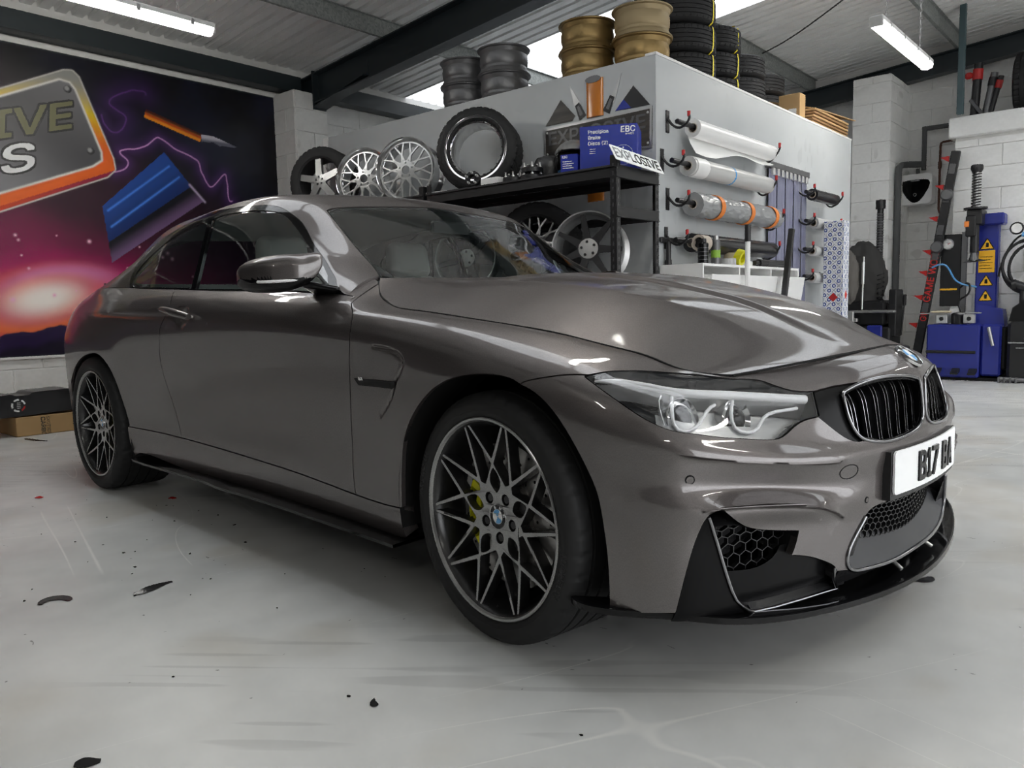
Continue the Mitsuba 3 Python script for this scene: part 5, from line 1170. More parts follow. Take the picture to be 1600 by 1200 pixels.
def tyre_stack(x, y, n, name, strap=False):
    for k in range(n):
        pos = ['bottom', 'second up', 'third up', 'fourth up'][k]
        t = thing('tyre', 'black tyre, %s, in %s on the partition' % (pos if pos != 'bottom' else 'lowest', name), 'tyre', 'stacked tyres on the partition')
        z = PZ + .013 + k * .1945
        put('carcass', TY, 'm_rubber_old', parent=t, tw=T().translate([x + rng.uniform(-.012, .012), y + rng.uniform(-.012, .012), z]).rotate([0, 0, 1], rng.uniform(0, 90)))
        if strap:
            a0 = math.atan2(-.62, .78); c = np.array([math.cos(a0 + .75), math.sin(a0 + .75)]); e = np.array([-c[1], c[0]])
            P_ = [(.20, -.003), (.265, -.008), (.291, .012), (.298, .05), (.299, .14), (.293, .178), (.267, .200), (.20, .196)]
            v = []
            for r_, zz in P_: v += [(x + c[0] * r_ + e[0] * s_, y + c[1] * r_ + e[1] * s_, z + zz) for s_ in (-.011, .011)]
            f = []
            for q in range(len(P_) - 1): f += [(2 * q, 2 * q + 1, 2 * q + 3), (2 * q, 2 * q + 3, 2 * q + 2)]
            put('strap', trimesh.Trimesh(v, f, process=False), 'm_strap_yellow', parent=t, label='yellow strap round the tyre')
tyre_stack(-1.64, 2.95, 4, 'the tall stack beside bronze wheels', True)
tyre_stack(-1.78, 3.66, 3, 'the second stack', True)
tyre_stack(-1.93, 4.50, 3, 'the third stack')
tyre_stack(-2.03, 5.22, 3, 'the stack next to the cardboard')
# cardboard on the partition
t = thing('cardboard_box', 'open brown cardboard box standing on end behind the tyres', 'box')
put('body', cat_(rbox(-1.55, -1.36, 4.66, 4.79, PZ + .013, PZ + .25, .003)), 'm_card', parent=t); put('label', bx(-1.46, -1.39, 4.6565, 4.6595, PZ + .03, PZ + .12), 'm_white_plastic', parent=t)
for k in range(5):
    z = PZ + .014 + k * .026
    m = rbox(-1.72, -1.315 + .008 * k, 4.83, 5.80 - .02 * k, z, z + .020, .003)
    put('flattened_carton', m, 'm_card' if k % 2 == 0 else 'm_card_dark', label='flattened brown carton in a pile on the partition, %s' % ['lowest', 'second up', 'third up', 'fourth up', 'fifth up under the tilted sheet'][k], cat='carton', group='flattened cartons on the partition')
m = bx(-.22, .24, -.52, .50, -.004, .004); put('cardboard_sheet', moved(m, (-1.50, 5.36, PZ + .225), rx=3, ry=17), 'm_card', label='loose brown cardboard sheet resting tilted on the pile of cartons', cat='cardboard')
# ---------------------------------------------------------------- shelving
mat('shelf_black', (.014, .014, .015), .38, spec=.5)
def post(x, y, h, sx_, sy_):
    v = cat_(bx(min(x, x + sx_ * .042), max(x, x + sx_ * .042), y - .001, y + .001, 0, h), bx(x - .001, x + .001, min(y, y + sy_ * .042), max(y, y + sy_ * .042), 0, h))
    return v
SLOT = [moved(slab(Point(0, 0).buffer(.005).union(sbox(-.004, -.012, .004, .012)), .0012))]
def bay(x0, x1, y0, y1, h, label, top=1.68, mid=1.455, low=.985):
    t = thing('shelving_unit', label, 'shelving', 'black shelving units in front of the partition')
    for x, sx_ in ((x0, 1), (x1, -1)):
        for y, sy_ in ((y0, 1), (y1, -1)):
            p = put('upright', post(x, y, h, sx_, sy_), 'm_shelf_black', parent=t, smooth=False)
            ms = [moved(SLOT[0], (x + sx_ * .022, 0, k * .045 + .02), 0) for k in range(int(h / .045))]
            ms = []
            for k in range(int(.9 / .045), int(h / .045)):
                e = basis(SLOT[0], (x + sx_ * .021, y - (.0012 if sy_ == 1 else -.0012) - .0006, k * .045 + .02), (1, 0, 0), (0, .0, 1), (0, -1, 0)); ms.append(e)
                if x == x1: ms.append(basis(SLOT[0], (x + .0004, y + sy_ * .021, k * .045 + .02), (0, 1, 0), (0, 0, 1), (1, 0, 0)))
            k_ = put('slots', cat_(*ms), 'm_alloy_grey', parent=p, smooth=False, kind='stuff'); note(k_, 'row of punched slots', kind='stuff')
    for z, deck in ((top, True), (mid, False), (low, True), (.28, True)):
        for y, s_ in ((y0, 1), (y1, -1)):
            if z == mid and s_ == 1: continue
            put('beam', cat_(bx(x0, x1, y - .003, y + .003, z - .06, z), bx(x0, x1, min(y, y + s_ * .02), max(y, y + s_ * .02), z - .034, z - .030), bx(x0, x1, min(y, y - s_ * .012), max(y, y - s_ * .012), z - .004, z)), 'm_shelf_black', parent=t, smooth=False)
        for x, s_ in ((x0, 1), (x1, -1)):
            put('side_beam', cat_(bx(x - .003, x + .003, y0, y1, z - .06, z), bx(x - .012, x + .012, y0, y1, z - .064, z - .06)), 'm_shelf_black', parent=t, smooth=False)
        if deck: put('deck', bx(x0 + .005, x1 - .005, y0 + .005, y1 - .005, z, z + .012), 'm_dark_trim', parent=t, smooth=False)
    return t
bay(-2.83, -1.242, 1.55, 2.03, 1.745, 'black slotted steel shelving unit with decks, nearest the partition corner')
bay(-4.78, -2.87, 1.55, 2.03, 1.745, 'black slotted steel shelving unit behind the car, further left')
DK = 1.693
# ---------------------------------------------------------------- display wheels
def lip_wheel(r, deep=.075, w=.22):
    return lathe([(r * .84, -.056), (r * .875, -.050), (r * .91, -.022), (r * .95, -.012), (r * .965, -.002), (r * .99, .001), (r, -.004), (r, -.014), (r * .97, -.020), (r * .93, -.04), (r * .88, -.10), (r * .88, -w + .04), (r * .97, -w + .016), (r, -w + .01), (r, -w), (r * .96, -w)], 80)
def lattice_face(r, n=10):
    """cross spoke face: n pairs of Y spokes with a five bolt hub"""
    R = r * .87; ps = [Point(0, 0).buffer(r * .30)]
    for k in range(n):
        a = 360 / n * k
        b = polar(R * .56, a)
        ps += [taper(polar(r * .24, a - 13), b, .0135, .011), taper(polar(r * .24, a + 13), b, .0135, .011), taper(b, polar(R, a - 11), .012, .0105), taper(b, polar(R, a + 11), .012, .0105), Point(b).buffer(.0075)]
    ps.append(Point(0, 0).buffer(R + .006).difference(Point(0, 0).buffer(R - .006)))
    f = unary_union(ps).difference(Point(0, 0).buffer(r * .135))
    for k in range(5): f = f.difference(Point(polar(r * .215, 72 * k + 90)).buffer(.0085))
    return f.buffer(.002).buffer(-.002).simplify(.0003)
def facing_tw(x, y, z, yaw, tilt=0., spin=0.):
    """wheel frame: local z to the viewer side, yaw in degrees from -y towards +x, tilted back"""
    a, b = math.radians(yaw), math.radians(tilt)
    ez = np.array([math.sin(a) * math.cos(b), -math.cos(a) * math.cos(b), math.sin(b)]); ex = np.array([math.cos(a), math.sin(a), 0]); ey = np.cross(ez, ex)
    M_ = np.eye(4); M_[:3, 0], M_[:3, 1], M_[:3, 2], M_[:3, 3] = ex, ey, ez, (x, y, z)
    return T(M_) @ T().rotate([0, 0, 1], spin)
def bowl(m, d0, r, dc):
    q = np.hypot(m.vertices[:, 0], m.vertices[:, 1]) / r; m.vertices[:, 2] += d0 + dc * (1 - np.clip(q, 0, 1)) ** 1.0; return m
LR = .245
L_LIP = shape(lip_wheel(LR), 30); L_FACE = shape(bowl(slab(lattice_face(LR).segmentize(.03), .016), -.052, LR, .018), 25)
L_BOLT = shape(cat_(*[moved(lathe([(0, .001), (.004, .001), (.005, -.002)], 8), (*polar(LR * .865, 360 / 30 * k), -.037)) for k in range(30)]), 30)
def lattice_wheel(x, y, z, yaw, tilt, label, spin=0., tyre=False, mt='m_alloy_bright', g='lattice spoke wheels on the shelving'):
    t = thing('lattice_wheel', label, 'wheel', g); tw = facing_tw(x, y, z, yaw, tilt, spin)
    put('lip', L_LIP, 'm_chrome', parent=t, tw=tw); put('spokes', L_FACE, mt, parent=t, tw=tw); put('rim_bolts', L_BOLT, 'm_chrome_dark', parent=t, tw=tw, kind='stuff')
    if tyre: put('tyre', T_MESH2, 'm_rubber_old', parent=t, tw=tw)
    return t
T_MESH2 = shape(moved(old_tyre(.292, .22), rx=180), 30)
zz = DK + LR
lattice_wheel(-3.80, 1.76, zz + .002, 24, 5, 'silver lattice spoke wheel with polished lip beside the five spoke wheel on the top shelf', 8)
lattice_wheel(-3.27, 1.74, zz + .002, 24, 5, 'silver lattice spoke wheel with polished lip left of the wheel hoop on the top shelf', 0)
lattice_wheel(-2.06, 1.80, .997 + .296, 20, 3, 'lattice spoke wheel in a black tyre on the lower shelf', 5, True, 'm_chrome', 'wheels on the lower shelf')
def spoke_face(r, n, w0, w1, hub, flare=1.):
    ps = [Point(0, 0).buffer(hub)]
    for k in range(n): ps.append(taper(polar(hub * .6, 360 / n * k + 90), polar(r * .93, 360 / n * k + 90), w0, w1))
    f = unary_union(ps).buffer(.010).buffer(-.010)
    for k in range(5): f = f.difference(Point(polar(hub * .62, 72 * k + 90)).buffer(.009))
    return f.simplify(.0004)
def plain_rim(r, w=.20): return lathe([(r * .90, -.03), (r * .935, -.012), (r * .955, -.001), (r * .99, .001), (r, -.004), (r, -.014), (r * .96, -.02), (r * .90, -.06), (r * .86, -.10), (r * .88, -w + .03), (r, -w + .012), (r, -w)], 80)
FIVE = shape(bowl(slab(spoke_face(.235, 5, .062, .050, .052).segmentize(.03), .03), -.055, .235, .018), 25); SEVEN = shape(bowl(slab(spoke_face(.232, 7, .050, .026, .070).segmentize(.03), .028), -.045, .232, -.015), 25)
mat('alloy_dark', (.035, .035, .037), .35, metal=.6)
RIM5, RIM7 = shape(plain_rim(.235), 30), shape(plain_rim(.232), 30)
T5 = shape(moved(old_tyre(.292, .21), rx=180), 30)
SEV_CUT = shape(bowl(slab(spoke_face(.232, 7, .036, .016, .05).buffer(-.002), .001), -.0165, .232, -.015), 25)
t = thing('five_spoke_wheel', 'grey five spoke wheel in black tyre at the left end of the top shelf', 'wheel'); tw = facing_tw(-4.38, 1.755, DK + .296, 24, 4, 6)
put('rim', RIM5, 'm_alloy_silver', parent=t, tw=tw); put('spokes', FIVE, 'm_alloy_silver', parent=t, tw=tw); put('tyre', T5, 'm_rubber_old', parent=t, tw=tw); put('hub_cap', moved(lathe([(0, 0), (.022, -.001), (.03, -.008)], 24), (0, 0, -.012)), 'm_alloy_grey', parent=t, tw=tw)
for x, lab, sp_ in ((-1.53, 'dark grey seven spoke wheel on the lower shelf next to the front upright', 10), (-2.58, 'dark grey seven spoke wheel on the lower shelf seen through the windscreen', 0)):
    t = thing('seven_spoke_wheel', lab, 'wheel', 'wheels on the lower shelf'); tw = facing_tw(x, 1.66, .997 + .236, 22, 5, sp_)
    put('rim', RIM7, 'm_alloy_silver', parent=t, tw=tw); put('spokes', SEVEN, 'm_alloy_dark', parent=t, tw=tw); put('hub_face', moved(lathe([(0, .004), (.03, .004), (.062, .002), (.066, -.004)], 40), (0, 0, -.028)), 'm_alloy_silver', parent=t, tw=tw)
    for k in range(5): put('wheel_bolt', cyl((*polar(.043, 72 * k + 90), -.027), (*polar(.043, 72 * k + 90), -.0225), .009, 12), 'm_satin_black', parent=t, tw=tw)
# bare rim hoop with tyre
t = thing('wheel_hoop', 'polished rim hoop without a centre inside a black tyre on the top shelf', 'wheel'); tw = facing_tw(-2.53, 1.74, DK + .296, 26, 5)
put('tyre', shape(moved(old_tyre(.295, .23), rx=180), 30), 'm_rubber', parent=t, tw=tw)
put('hoop', shape(lathe([(.178, -.075), (.182, -.06), (.186, -.03), (.196, -.022), (.203, -.006), (.214, .001), (.228, .003), (.236, -.002), (.238, -.02), (.225, -.03), (.215, -.06), (.208, -.18), (.215, -.21), (.19, -.215), (.182, -.16), (.178, -.075)], 90), 30), 'm_chrome', parent=t, tw=tw)
put('hoop_bolts', cat_(*[moved(rbox(-.006, .006, -.004, .004, -.004, .006, .001), (*polar(.191, 18 * k), -.018)) for k in range(20)]), 'm_satin_black', parent=t, tw=tw, kind='stuff')
# ---------------------------------------------------------------- things on the top deck
def stud_spacer(x, y, z, r, n, label, flat):
    t = thing('wheel_spacer', label, 'wheel spacer', 'black wheel spacers with studs')
    b = lathe([(r * .45, 0), (r, 0), (r, .026), (r * .93, .03), (r * .5, .03), (r * .5, .045), (r * .45, .045), (r * .45, 0)], 40)
    tw = T().translate([x, y, z]) if flat else facing_tw(x, y, z + r, 24, 8)
    put('ring', b, 'm_satin_black', parent=t, tw=tw)
    for k in range(n):
        p = polar(r * .74, 360 / n * k + 20); put('stud', cat_(cyl((*p, .028), (*p, .062), .0062, 10), cyl((*p, .030), (*p, .040), .0095, 6)), 'm_alloy_bright', parent=t, tw=tw)
stud_spacer(-2.42, 1.60, DK, .052, 5, 'black wheel spacer on edge in front of the wheel hoop', False)
stud_spacer(-2.10, 1.64, DK, .070, 5, 'black studded wheel spacer lying beside the white carton', True)
stud_spacer(-1.955, 1.66, DK, .078, 5, 'black studded wheel spacer lying in front of the dark bowl, lower', True)
t = put('carton', rbox(-2.345, -2.19, 1.585, 1.65, DK, DK + .045, .003), 'm_white_plastic', label='small white carton between the wheel spacers', cat='box')
stud_spacer(-1.955, 1.66, DK + .047, .072, 5, 'black studded wheel spacer stacked on another one', True)
t = put('parts_tub', lathe([(.0, .0), (.105, 0), (.115, .01), (.118, .09), (.110, .135), (.095, .165), (.075, .172), (.072, .166), (.09, .155), (.10, .12), (.0, .11)], 40).apply_translation([-1.975, 1.88, DK]), 'm_satin_black', label='dark domed plastic tub behind the studded spacers', cat='tub')
t = put('envelope', moved(rbox(-.10, .10, -.05, .05, 0, .012, .004), (-2.80, 1.64, DK), rz=12), 'm_white_plastic', label='white packet lying left of the wheel hoop', cat='packet')
# helmet, lying on its side with the opening to the front
t = thing('helmet', 'crash helmet with white, black and blue shell on the top shelf', 'helmet')
sph = tc.icosphere(4, .125); sph.apply_scale([1.0, 1.12, .92]); sph.apply_translation([0, 0, .113])
vz = sph.vertices; ctr = sph.triangles_center
op = (ctr[:, 1] < -.045) & (np.abs(ctr[:, 0]) < .095) & (ctr[:, 2] > .062) & (ctr[:, 2] < .165)
def part_of(mask, sc_=1.): m = trimesh.Trimesh(vz * 1.0, sph.faces[mask], process=False); m.remove_unreferenced_vertices(); return m
wht = (ctr[:, 2] > .15) & ~op; blu = (ctr[:, 2] < .055) & ~op
for nm, mk, mt in (('shell', wht, 'm_alloy_bright'), ('band', ~wht & ~blu & ~op, 'm_gloss_black'), ('chin', blu, 'm_sky_blue')): put(nm, part_of(mk), mt, parent=t, tw=T().translate([-1.765, 1.86, DK]).rotate([0, 0, 1], 30), smooth=60)
inn_h = sph.copy(); inn_h.vertices = (inn_h.vertices - [0, 0, .113]) * .93 + [0, 0, .113]; put('lining', inn_h, 'm_matt_black', parent=t, tw=T().translate([-1.765, 1.86, DK]).rotate([0, 0, 1], 30), smooth=60)
vis = tc.icosphere(3, .138); vis.apply_translation([0, 0, .113]); cv = vis.triangles_center; vm = (cv[:, 1] < .02) & (cv[:, 2] > .17)
m = trimesh.Trimesh(vis.vertices, vis.faces[vm], process=False); m.remove_unreferenced_vertices(); m.apply_scale([1, 1.35, 1]); put('peak', m, 'm_alloy_silver', parent=t, tw=T().translate([-1.765, 1.86, DK]).rotate([0, 0, 1], 30), smooth=60)
# blue cartons with white print
def printed(m0, text, h, x, z, mt, parent, d=.0008, bold=True):
    m = meshkit.text_mesh(text, h, d, bold=bold); put('print', basis(m, (x, m0, z), (1, 0, 0), (0, 0, 1), (0, -1, 0)), mt, parent=parent, smooth=False)
t = thing('blue_carton', 'large blue printed brake disc carton standing on the top shelf', 'box')
put('body', rbox(-1.565, -1.215, 1.70, 1.96, DK, DK + .268, .004), 'm_box_blue', parent=t)
for k, tx in enumerate(('Precision', 'Brake', 'Discs (2)')): printed(1.6995, tx, .021, -1.515, DK + .222 - .034 * k, 'm_white_gloss', t)
printed(1.6995, 'EBC', .034, -1.318, DK + .220, 'm_white_gloss', t); printed(1.6995, 'BRAKES', .010, -1.288, DK + .203, 'm_white_gloss', t)
for r_ in (.060, .028): put('print', basis(slab(Point(0, 0).buffer(r_).difference(Point(0, 0).buffer(r_ - .0022)), .0008), (-1.30, 1.6995, DK + .085), (1, 0, 0), (0, 0, 1), (0, -1, 0)), 'm_white_gloss', parent=t, smooth=False)
for k in range(5): put('print', basis(slab(Point(polar(.043, 72 * k + 18)).buffer(.005), .0008), (-1.30, 1.6995, DK + .085), (1, 0, 0), (0, 0, 1), (0, -1, 0)), 'm_white_gloss', parent=t, smooth=False)
put('print', basis(slab(unary_union([taper(np.array([-.018, .012 * q]), np.array([.018, .012 * q]), .005, .002) for q in (-1, 0, 1)]), .0008), (-1.485, 1.6995, DK + .118), (1, 0, 0), (0, 0, 1), (0, -1, 0)), 'm_white_gloss', parent=t, smooth=False)
t = thing('blue_carton', 'small blue printed carton beside the large blue carton', 'box')
put('body', rbox(-1.685, -1.575, 1.62, 1.72, DK, DK + .115, .003), 'm_box_blue', parent=t); printed(1.6195, 'EBC', .014, -1.675, DK + .092, 'm_white_gloss', t)
for k in range(4): put('print', bx(-1.672, -1.60 - .01 * (k % 2), 1.6190, 1.6198, DK + .03 + .013 * k, DK + .034 + .013 * k), 'm_white_gloss', parent=t, smooth=False)
for k_, (cx_, cy_, an) in {'blue_carton': (-1.39, 1.83, 26), 'blue_carton_001': (-1.63, 1.67, 20)}.items():
    for q in [q for q in scene if q.startswith(k_ + '__')]: scene[q]['to_world'] = T().translate([cx_ - (.07 if an == 26 else .02), cy_, 0]).rotate([0, 0, 1], an).translate([-cx_, -cy_, 0])
# show plate on the end of the shelf
t = thing('show_plate', 'white show plate lettered in black leaning on the end of the shelf', 'sign')
tw = T().translate([-1.192, 1.47, 1.70]).rotate([1, 0, 0], -3).rotate([0, 1, 0], -30)
put('plate', moved(slab(sbox(0, 0, .54, .105).buffer(-.01).buffer(.01), .004), (0, 0, 0)).apply_transform(np.array([[0, 0, 1, 0], [1, 0, 0, 0], [0, 1, 0, 0], [0, 0, 0, 1.]])), 'm_plate_white', parent=t, tw=tw, smooth=False)
m = meshkit.text_mesh('EXPLOSIVE', .066, .001, bold=True); b = m.bounds; m.apply_translation([-b[0][0], -b[0][1], 0]); m.apply_scale([.50 / (b[1][0] - b[0][0]), 1, 1])
put('lettering', basis(m, (.004, .02, .02), (0, 1, 0), (0, 0, 1), (1, 0, 0)), 'm_gloss_black', parent=t, tw=tw, smooth=False)
# ---------------------------------------------------------------- the cut-out sign on the front of the partition
t = thing('wall_sign', 'cut out metal look sign with knives and an amber rod on the grey partition', 'sign')
def flat(poly, y, d, name, mt, parent=t, **k): return put(name, basis(slab(poly, d), (0, y, 0), (1, 0, 0), (0, 0, 1), (0, -1, 0)), mt, parent=parent, smooth=False, **k)
def _brushed(p, n, uv): q = fbm(p.x * 4, p.z * 60, p.y, 3); return mix((.018, .017, .017), (.11, .095, .08), smoothstep(.25, .9, q * .5 + .5 * noise(p.x * 5, p.z * 5, 2.)))
mat('sign_plate', proc(_brushed), .35, metal=.4)
pl_ = Polygon([(-2.195, 1.905), (-2.195, 2.115), (-1.322, 2.125), (-1.325, 1.865)])
flat(pl_, 2.098, .006, 'plate', 'm_sign_plate'); flat(pl_.difference(pl_.buffer(-.016)), 2.092, .004, 'rim', 'm_alloy_silver')
for x, z in ((-2.165, 2.085), (-2.165, 1.94), (-1.355, 2.09), (-1.355, 1.90)): put('screw', basis(lathe([(0, .004), (.006, .003), (.009, 0)], 14), (x, 2.092, z), (1, 0, 0), (0, 0, 1), (0, -1, 0)), 'm_alloy_bright', parent=t)
for tx, h, x0, x1, z, mt in (('EXPLOSIVE', .085, -2.15, -1.37, 1.995, 'm_alloy_grey'), ('WRAPS', .07, -2.0, -1.5, 1.885, 'm_alloy_silver')):
    m = meshkit.text_mesh(tx, h, .003, bold=True); b = m.bounds; m.apply_translation([-b[0][0], -b[0][1], 0]); m.apply_scale([(x1 - x0) / (b[1][0] - b[0][0]), 1, 1]); put('lettering', basis(m, (x0, 2.0925, z), (1, 0, 0), (0, 0, 1), (0, -1, 0)), mt, parent=t, smooth=False)
mat('amber', (.52, .17, .02), .2, coat=1.)
for z0, z1, cap_ in ((2.13, 2.375, True), (1.575, 1.87, False)):
    a_ = np.linspace(0, np.pi, 17); hr = slab(Polygon(np.c_[np.cos(a_) * .067, np.sin(a_) * .022]), z1 - z0)
    put('rod', basis(hr, (-1.761, 2.098, z0), (1, 0, 0), (0, -1, 0), (0, 0, 1)), 'm_amber', parent=t, smooth=40)
    if cap_: flat(pscale(Point(-1.761, 2.37).buffer(.062), 1, .36), 2.075, .0012, 'rod_end', 'm_alloy_grey')
for s_, (tx, tz), (bx_, bz) in ((1, (-1.97, 2.375), (-1.86, 2.14)), (-1, (-1.552, 2.37), (-1.672, 2.145))):
    p, q = np.array([bx_, bz]), np.array([tx, tz]); mdl = p + (q - p) * .42
    flat(Polygon([q, mdl + [.030, 0], mdl + [.012, -.05], mdl - [.022, .02]]), 2.099, .004, 'knife_blade', 'm_alloy_silver'); flat(taper(p, mdl, .060, .040), 2.0985, .004, 'knife_handle', 'm_satin_black')
    flat(taper(p + (mdl - p) * .2, p + (mdl - p) * .85, .026, .02), 2.0945, .001, 'knife_grip', 'm_alloy_grey')
flat(Polygon([(-2.18, 2.135), (-2.045, 2.29), (-1.925, 2.165), (-1.95, 2.135)]), 2.099, .004, 'scraper', 'm_sign_plate')
flat(Polygon([(-1.60, 2.14), (-1.462, 2.275), (-1.34, 2.135)]), 2.099, .004, 'film_corner', 'm_satin_black'); flat(Polygon([(-1.60, 2.14), (-1.535, 2.203), (-1.478, 2.14)]), 2.0945, .001, 'film_blue', 'm_box_blue')
# ---------------------------------------------------------------- film rolls on the side of the partition
mat('vinyl_white', (.80, .80, .79), .3, coat=.3); mat('vinyl_grey', (.50, .50, .49), .3, coat=.4); mat('vinyl_black', (.012, .012, .013), .25, coat=.5)
mat('core', (.46, .40, .34), .7); mat('cling', (.26, .265, .27), .16, spec=.7, coat=1.)
mat('pipe_lag', (.085, .088, .09), .7); mat('copper_dark', (.10, .045, .03), .5, metal=.4)
def roll_hook(y, z, t, x=PX):
    put('bar', cyl((x + .10, y - .05, z), (x + .10, y + .30, z), .016, 14), 'm_satin_black', parent=t)
    put('bracket', cat_(tube(curve([(x, y, z + .05), (x + .05, y, z - .015), (x + .10, y, z - .03), (x + .15, y, z), (x + .155, y, z + .045)], 16), .008, 8), bx(x, x + .006, y - .02, y + .02, z - .05, z + .09)), 'm_satin_black', parent=t)
    put('hook_tip', cyl((x + .155, y, z + .03), (x + .155, y, z + .062), .0105, 10), 'm_red', parent=t)
def film_roll(y0, y1, z, r, mt, label, hy=None, g='film rolls on the left of the curtain', wob=0.):
    t = thing('film_roll', label, 'film roll', g); x = PX + .10
    roll_hook(y0 - (hy or .16), z, t)
    put('bracket', cat_(tube(curve([(PX, y1 - .02, z + .05), (PX + .05, y1 - .02, z - r - .01), (PX + .10, y1 - .02, z - r - .015), (PX + .155 + r * .3, y1 - .02, z), (PX + .16 + r * .3, y1 - .02, z + .035)], 16), .007, 8)), 'm_satin_black', parent=t)
    put('hook_tip', cyl((PX + .16 + r * .3, y1 - .02, z + .02), (PX + .16 + r * .3, y1 - .02, z + .055), .010, 10), 'm_red', parent=t)
    ri = .030
    m = lathe([(ri, 0), (r, 0), (r, y1 - y0), (ri, y1 - y0), (ri, 0)], 40, 'y'); m.apply_translation([x, y1 if m.bounds[0][1] < -.1 else y0, z - .01])
    if wob:
        m = m.subdivide_to_size(.03); q = meshkit.fbm(m.vertices * 34, 3, 2) - .5; d = m.vertices - [x, 0, z - .01]; d[:, 1] = 0; rr = np.linalg.norm(d, axis=1)
        m.vertices += d / np.maximum(rr, 1e-6)[:, None] * (q * wob * (rr > r * .8))[:, None]
    put('film', m, mt, parent=t, smooth=35); put('core', lathe([(ri + .001, 0), (ri + .001, y1 - y0 + .004), (ri - .004, y1 - y0 + .004), (ri - .004, -.004), (ri + .004, -.004)], 30, 'y').apply_translation([x, y1, z - .01]), 'm_core', parent=t)
    return t
t1 = film_roll(2.40, 3.66, 2.025, .058, 'm_vinyl_white', 'white film roll with a loose hanging edge, topmost of the left column')
fv = []; ys = np.linspace(2.41, 3.64, 30)
for y_ in ys:
    k = (y_ - 2.41) / 1.23; l = .075 * (1 - k) + .025 + .02 * math.sin(k * 9)
    fv += [(PX + .10 - .058, y_, 2.015), (PX + .075, y_, 2.015 - .05 - l * .4), (PX + .115 + .02 * k, y_, 2.015 - .06 - l)]
f = []
for q in range(29):
    for c_ in (0, 1): a = 3 * q + c_; f += [(a, a + 1, a + 4), (a, a + 4, a + 3)]
put('loose_edge', trimesh.Trimesh(np.array(fv), f, process=False), 'm_vinyl_white', parent=t1, smooth=50)
t2 = film_roll(2.33, 3.60, 1.775, .062, 'm_vinyl_grey', 'pale grey film roll, second from the top of the left column')
put('collar', lathe([(.063, 0), (.066, 0), (.066, .16), (.063, .16)], 36, 'y').apply_translation([PX + .10, 2.52, 1.765]), 'm_vinyl_white', parent=t2); put('tape', lathe([(.0625, 0), (.0632, 0), (.0632, .02), (.0625, .02)], 36, 'y').apply_translation([PX + .10, 2.93, 1.765]), 'm_sky_blue', parent=t2)
t3 = film_roll(2.40, 3.74, 1.535, .078, 'm_cling', 'film roll in crinkled clear wrap with orange bands', wob=.022)
for yb in (2.66, 3.14, 3.58): put('band', lathe([(.081, 0), (.085, 0), (.085, .055), (.081, .055)], 36, 'y').apply_translation([PX + .10, yb + .055, 1.525]), 'm_orange', parent=t3)
film_roll(2.38, 3.68, 1.285, .062, 'm_vinyl_black', 'black film roll behind the cabinet clutter, lowest of the left column')
film_roll(4.55, 5.12, 1.795, .050, 'm_vinyl_black', 'short black film roll, topmost of the right column', .10, 'film rolls right of the curtain')
mat('pattern_grey', (.40, .40, .40), .5)
film_roll(4.58, 5.10, 1.555, .050, 'm_pattern_grey', 'grey film roll behind the patterned carton, second of the right column', .12, 'film rolls right of the curtain')
film_roll(4.56, 5.06, 1.315, .045, 'm_vinyl_grey', 'pale film roll behind the patterned carton, third of the right column', .12, 'film rolls right of the curtain')
film_roll(4.56, 5.06, 1.085, .045, 'm_vinyl_grey', 'pale film roll behind the patterned carton, lowest of the right column', .12, 'film rolls right of the curtain')
# strip curtain
scene['m_strip'] = {'type': 'twosided', 'b': {'type': 'principled', 'base_color': {'type': 'rgb', 'value': [.17, .175, .26]}, 'roughness': .18, 'specular': .6, 'clearcoat': 1.}}
t = thing('strip_curtain', 'translucent violet grey strip curtain hanging in the partition doorway', 'curtain')
put('rail', cat_(rbox(PX + .004, PX + .05, 3.78, 4.63, 1.935, 1.985, .006)), 'm_steel_grey', parent=t)
for k in range(9):
    y = 3.80 + k * .088; dx = .012 if k % 2 else .026
    ys = np.linspace(0, .115, 8); xs = .010 * np.sin(np.pi * ys / .115)
    v = np.vstack([np.c_[PX + dx + xs, y + ys, np.full(8, z)] for z in (1.93, .05)]); i = np.arange(7)
    put('strip', trimesh.Trimesh(v, np.vstack([np.stack([i, i + 1, i + 9], 1), np.stack([i, i + 9, i + 8], 1)]), process=False), 'm_strip', parent=t, smooth=60)
    put('clip', rbox(PX + .03, PX + .056, y + .03, y + .07, 1.88, 1.935, .003), 'm_alloy_bright', parent=t)
# ---------------------------------------------------------------- white drawer cabinet and its clutter
CX0, CX1, CY0, CY1, CZ = -1.285, -.985, 2.12, 3.70, 1.125
t = thing('drawer_cabinet', 'low white cabinet with open bins standing against the partition side', 'cabinet')
put('carcass', cat_(bx(CX0, CX1, CY0, CY1, CZ - .016, CZ), bx(CX0, CX0 + .012, CY0, CY1, .05, CZ), bx(CX0, CX1, CY0, CY1, .03, .05), *[bx(CX0, CX1, y - .008, y + .008, .05, CZ) for y in np.linspace(CY0 + .008, CY1 - .008, 4)]), 'm_white_plastic', parent=t, smooth=False)
for k in range(3):
    for j in range(3):
        y0 = CY0 + .02 + k * .521; z0 = .09 + j * .34
        v = trimesh.convex.convex_hull(np.array([(x, y, z) for y in (y0, y0 + .50) for x, z in ((CX1 - .05, z0), (CX1 + .015, z0 + .03), (CX1 + .055, z0 + .285), (CX1 - .03, z0 + .285))]))
        put('bin', v, 'm_white_plastic', parent=t, smooth=False)
